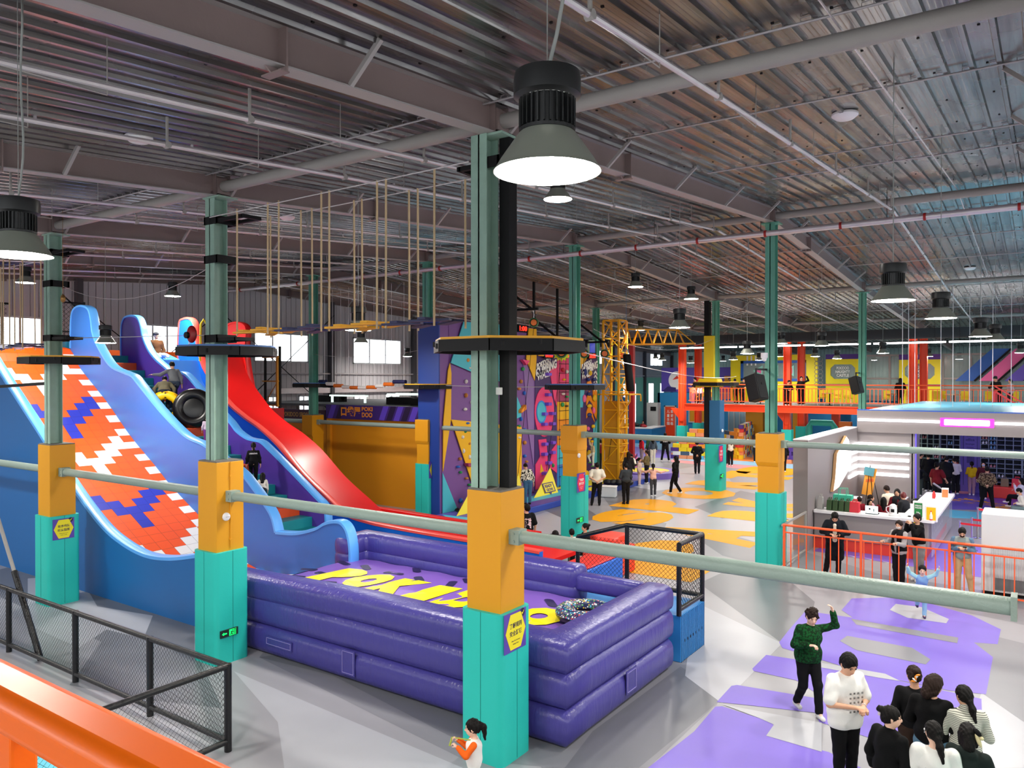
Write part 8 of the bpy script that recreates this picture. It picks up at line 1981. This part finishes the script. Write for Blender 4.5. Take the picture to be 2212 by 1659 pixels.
for (px, py, a, top, bot, lb) in ((1349, 1006, 120, '#b9c6cc', '#8aa0b0', 'child in pale grey sitting on the round lilac platform'), (1338, 1022, 60, '#ecebe4', '#e6e2d8', 'child in white sitting low beside the crane tower'), (1372, 1018, 250, '#eeeeea', '#2a2c34', 'child in white top sitting on the round platform edge')):
    person(px, py, 1.25, a, z=.12, top=top, bot=bot, hair='short', legs=('sit', 'sit'), lean=25, hk=1.15, label=lb, arms=('waist', 'waist'))
# ---- mezzanine people
MZ = [(1731, 45.3, 1.76, 10, '#111114', '#111114', 'short', ('head', 'down'), 0, 'person in black holding a phone to their ear on the mezzanine', {}),
 (1700, 44.95, 1.62, 20, '#15181a', '#15151a', 'short', ('rail', 'rail'), 30, 'person leaning on the mezzanine railing beside the one with the phone', {}),
 (1590, 45.4, 1.66, 200, '#4a4232', '#1b1b20', 'short', ('rail', 'rail'), 20, 'person in khaki coat bending behind the large loudspeaker', {}),
 (1603, 44.95, 1.72, 30, '#17171c', '#1b1b20', 'short', ('rail', 'rail'), 20, 'person in black leaning on the railing beside the large loudspeaker', {}),
 (1503, 46.6, 1.7, 270, '#2c2a28', '#1b1b20', 'short', ('waist', 'waist'), 5, 'person in dark top standing at the high bar table', {}),
 (1497, 45.3, 1.2, 190, '#e98a78', '#b8607a', 'short', ('down', 'down'), 0, 'child in salmon pink behind the left part of the mezzanine railing', dict(hk=1.2)),
 (1512, 45.3, 1.2, 180, '#e8b8c4', '#28282e', 'pony', ('down', 'down'), 0, 'child in pale pink behind the left part of the mezzanine railing', dict(hk=1.2)),
 (1945, 45.2, 1.66, 185, '#0c0c0e', '#0c0c0e', 'long', ('waist', 'waist'), 5, 'person all in black between the mezzanine tables', dict(fat=1.2)),
 (2155, 45.0, 1.78, 330, '#15171a', '#15171a', 'short', ('rail', 'rail'), 18, 'person in cap and black jacket leaning at the top of the red stair', dict(cap_='#2a2a2e')),
 (2182, 45.6, 1.60, 300, '#c8b0bc', '#3a3038', 'short', ('down', 'down'), 0, 'person in pale pink behind the red stair', {})]
for (px, yy, h, a, top, bot, hr, ar_, ln, lb, kw) in MZ:
    yy += 2.75; P = PY(px, 860, yy); person(px, 860, h, a, z=3.46, P=Vector((P.x, yy, 3.46)), top=top, bot=bot, hair=hr, arms=ar_, lean=ln, label=lb, res=.019, **kw)
# grey pole carried by the staff person
b = MB(); a_ = PD(2016, 1044, 28.2); c_ = PD(2058, 1072, 27.6); b.tube([a_, c_], .02, 6); b.tube([a_, a_ + (c_ - a_) * .35], .035, 6); one('grey_pole', b, m_gal, 'grey pole with thick end held by the staff person in the black cap', 'pole', smooth=True)
# ================================================================ notices and exit signs on the pads
m_sp = mat('notice_purple', '#5a45a8', .4); m_syl = mat('notice_yellow', '#f0e21c', .4); m_sr = mat('notice_red', '#ea2f56', .4); m_sk = mat('notice_black', '#1e1640', .5)
def notice(P, w, h, face, lines, label, ux=(1, 0, 0), inner=None):
    e = empty('notice_board', P, label, 'sign', 'hexagon notices on column pads'); ux = Vector(ux); uz = Vector((0, 0, 1)); n = ux.cross(uz).normalized(); P = Vector(P)
    b = MB(); b.prism([P + ux * a * w / 2 + uz * c * h / 2 for a, c in ((-1, -1), (1, -1), (1, 1), (-1, 1))], n * .012); b.build('board', m_sp, parent=e)
    b = MB(); b.prism([P + ux * a * w + uz * c * h + n * .0125 for a, c in ((-.24, -.45), (.24, -.45), (.46, 0), (.24, .45), (-.24, .45), (-.46, 0))], n * .003); b.build('hexagon', face, parent=e)
    b = MB()
    for t, (s, z, hh, ww) in enumerate(lines): put_text(b, s, P + uz * z * h, ux, uz, ww * w, hh * h, .02, 0, off=.0); 
    b.v = [tuple(Vector(v) + n * .017) for v in b.v]
    c = P + ux * .32 * w + uz * .40 * h + n * .014; ring_ = [c + (ux * math.cos(2 * math.pi * k / 16) + uz * math.sin(2 * math.pi * k / 16)) * w * .12 for k in range(16)]
    b.mi(1).poly(ring_); b.mi(2).prism([c + ux * a * w + uz * d * w + n * .004 for a, d in ((-.05, .0), (-.01, -.05), (.07, .05), (.05, .065), (-.01, -.01), (-.035, .02))], n * .001)
    b.build('lettering', [inner or m_sk, m_sk if face is m_syl else m_sp, m_syl if face is m_syl else m_wh], parent=e, fix=False)
L1 = [('了解规则', .16, .14, .56), ('安全游玩', -.04, .14, .56), ('Obey The Command', -.24, .045, .4), ('Safety First', -.32, .045, .26)]
L2 = [('有序排队', .14, .14, .56), ('听从指挥', -.05, .14, .56), ('Please line up in', -.22, .045, .4), ('order to play', -.30, .045, .3)]
L3 = [('严禁追跑', .14, .15, .56), ('嬉戏打闹', -.06, .15, .56), ('No running', -.24, .045, .34), ('please', -.32, .045, .2)]
x, y = gx(0), gy(0)
# the boards are screwed to the +X faces of the pads
def face_x(i, j, px, py, pad=.352, dx=0): return PX(px, py, gx(i) + pad + dx)
notice(face_x(0, 0, 1112, 1362) , .50, .52, m_syl, L1, 'purple notice with yellow hexagon and Chinese lettering on the nearest turquoise pad', (0, 1, 0))
notice(face_x(-2, 0, 137, 1142), .46, .46, m_syl, L2, 'purple notice with yellow hexagon on the leftmost turquoise pad', (0, 1, 0))
notice(face_x(-2, 1, 937, 1014), .52, .60, m_syl, L1, 'purple notice with yellow hexagon on the pad at the blue climbing wall edge', (0, 1, 0))
notice(face_x(-1, 1, 1255, 1042), .52, .60, m_sr, L3, 'purple notice with red hexagon on the pad before the climbing wall', (0, 1, 0), m_wh)
notice(face_x(-1, 2, 1557, 980, .395), .55, .75, m_sr, L3, 'purple notice with red hexagon on the middle hall pad', (0, 1, 0), m_wh)
m_ex = mat('exit_green', '#10e060', .4, emit='#10e060', estr=1.6); m_exb = mat('exit_dark', '#20302c', .4)
def exitsign(P, label, w=.36, h=.13):
    e = empty('exit_sign', P, label, 'sign', 'green exit signs'); P = Vector(P)
    b = MB(); b.box(P + Vector((.012, 0, 0)), (.024, w, h)); b.build('sign_case', m_exb, parent=e)
    b = MB(); q = P + Vector((.026, -w * .28, 0)); s = h
    b.prism([q + Vector((0, a * s, c * s)) for a, c in ((-.42, 0), (-.1, .22), (-.1, .09), (.35, .09), (.35, -.09), (-.1, -.09), (-.1, -.22))], (.003, 0, 0))
    q = P + Vector((.026, w * .18, 0)); b.prism([q + Vector((0, a * s, c * s)) for a, c in ((-.55, -.42), (.55, -.42), (.55, .42), (-.55, .42))], (.002, 0, 0)); b.build('green_symbols', m_ex, parent=e)
    b = MB()  # running figure and door
    q = P + Vector((.03, w * .18, 0))
    for a, c, a2, c2 in ((-.1, .15, -.2, -.1), (-.2, -.1, -.4, -.3), (-.2, -.1, .0, -.35), (-.1, .12, .12, .0), (-.12, .12, -.35, .05)): b.bar(q + Vector((0, a * s, c * s)), q + Vector((0, a2 * s, c2 * s)), .012, .012)
    b.ell(q + Vector((0, -.05 * s, .28 * s)), (.003, .012, .012), 6, 4)
    for a, c, a2, c2 in ((.2, -.38, .2, .36), (.45, -.38, .45, .36), (.2, .36, .45, .36)): b.bar(q + Vector((0, a * s, c * s)), q + Vector((0, a2 * s, c2 * s)), .01, .01)
    b.build('running_figure', m_wh if False else m_exb, parent=e)
exitsign(face_x(-1, 0, 494, 1366), 'green glowing exit sign with arrow on the pad left of the airbag')
exitsign(face_x(-1, 1, 1252, 1123), 'green exit sign low on the pad before the climbing wall', .42, .16)
exitsign(face_x(-1, 2, 1559, 1028, .395), 'green exit sign low on the middle hall pad', .45, .18)
for k, (i, j, px, py, lb) in enumerate(((-1, 0, 488, 1116, 'on the orange sleeve left of the airbag'), (-1, 1, 1250, 984, 'on the orange sleeve before the climbing wall'), (-1, 2, 1560, 930, 'on the blue wrap of the middle hall column'))):
    P = face_x(i, j, px, py, .285 + (.1 if j == 2 else 0)); b = MB(); b.lathe(P, [(.001, .05), (.04, .05), (.07, .03), (.075, 0)], 18, axis=0); b.mi(1).box(P + Vector((.052, 0, 0)), (.004, .08, .006))
    one('round_alarm_button', b, [m_kt, m_tube], 'small white round device ' + lb, 'alarm device', smooth=True)
b = MB(); x, y = gx(-1), gy(0); b.tube([(x + .29, y + .0, 3.6), (x + .29, y + .0, 2.05)], .012, 6)
for z in (3.35, 3.05, 2.2): b.box((x + .29, y, z), (.03, .05, .03))
one('orange_conduit', b, m_orange, 'thin orange painted conduit down the sleeve left of the airbag', 'conduit')
# ================================================================ lamps placement
LAMPS = [ # px, py of lens centre, lens diameter px
 (1182, 372, 235, 'largest nearest lamp with glowing white lens, hanging in front of the tallest column'),
 (40, 552, 134, 'big lamp cut by the left edge'),
 (1205, 431, 62, 'small lamp seen just below the largest lamp'),
 (1929, 650, 88, 'second largest lamp on the right, with grey hood'),
 (2032, 688, 62, 'lamp right of the second largest lamp, slightly lower'),
 (2118, 727, 45, 'lamp above the right end of the mezzanine light strip'),
 (2150, 735, 38, 'lamp just right of and behind the one above the mezzanine strip end'),
 (1468, 708, 45, 'lamp above the left end of the mezzanine'),
 (1373, 620, 33, 'high lamp close to the roof right of the big tie strut'),
 (1493, 646, 30, 'high lamp close to the roof left of the yellow wrapped post'),
 (373, 640, 33, 'high lamp in front of the white end wall above the purple divider'),
 (228, 741, 42, 'lamp in front of the tall blue slide divider'),
 (774, 714, 56, 'lamp hanging above the yellow rope planks'),
 (780, 741, 32, 'lamp just below the one at the yellow rope planks, before the window'),
 (880, 770, 20, 'small lamp between the window and the blue climbing wall edge'),
 (55, 611, 38, 'high lamp behind the left ropes'),
 (1384, 713, 22, 'small lamp right of the yellow crane boom'),
 (1416, 775, 14, 'tiny lamp before the upper far windows, left one'),
 (1430, 778, 17, 'tiny lamp before the upper far windows, right one'),
 (1614, 764, 30, 'lamp above the big black loudspeaker'),
 (1584, 777, 20, 'small lamp before the yellow play panel, left one'),
 (1640, 778, 18, 'small lamp before the yellow play panel, right one'),
 (1492, 784, 17, 'small lamp between the two leftmost orange posts'),
 (1688, 742, 26, 'lamp right of the green column over the mezzanine'),
 (1775, 747, 32, 'lamp above the first round window panel'),
 (1863, 743, 24, 'lamp hidden partly behind the bare green column'),
 (1761, 770, 20, 'small lamp left of the first round window panel'),
 (1808, 775, 20, 'small lamp in front of the first yellow window panel'),
 (1907, 763, 25, 'lamp between the two yellow window panels'),
 (2006, 770, 18, 'small lamp in front of the second yellow window panel'),
 (1562, 780, 13, 'tiny lamp left of the yellow play panel'),
 (1685, 770, 16, 'tiny lamp hidden behind the green column'),
 (2072, 776, 15, 'tiny lamp right of the second window panel'),
 (1888, 778, 13, 'tiny lamp farther back between the window panels'),
 (2205, 762, 24, 'lamp cut by the right edge over the slanted colour bands'),
]
for px, py, dia, lb in LAMPS:
    P = PD(px, py, F * .5 / dia)
    top = rz_(P.y) + CEIL - .6
    if P.z > top: P.z = top
    lamp_at(P, lb)
# lamps of the same hall outside the picture
for x, y in ((2.5, 3.0), (8, 2), (3, 10), (8.5, 10), (3.5, 17), (9, 17), (3, 24), (9, 24), (4, 32), (9, 34), (5, 42), (4, 52), (9, 50), (5, 62), (-4, -4), (4, -4), (-12, -2), (-20, -2), (-10.5, 3.8), (-19.5, 5.0), (-26, 5), (-27, -3)):
    lamp_at(Vector((x, y, 6.2)), 'high-bay lamp of the same hall hanging outside the photographed view', 'lamps outside the view')
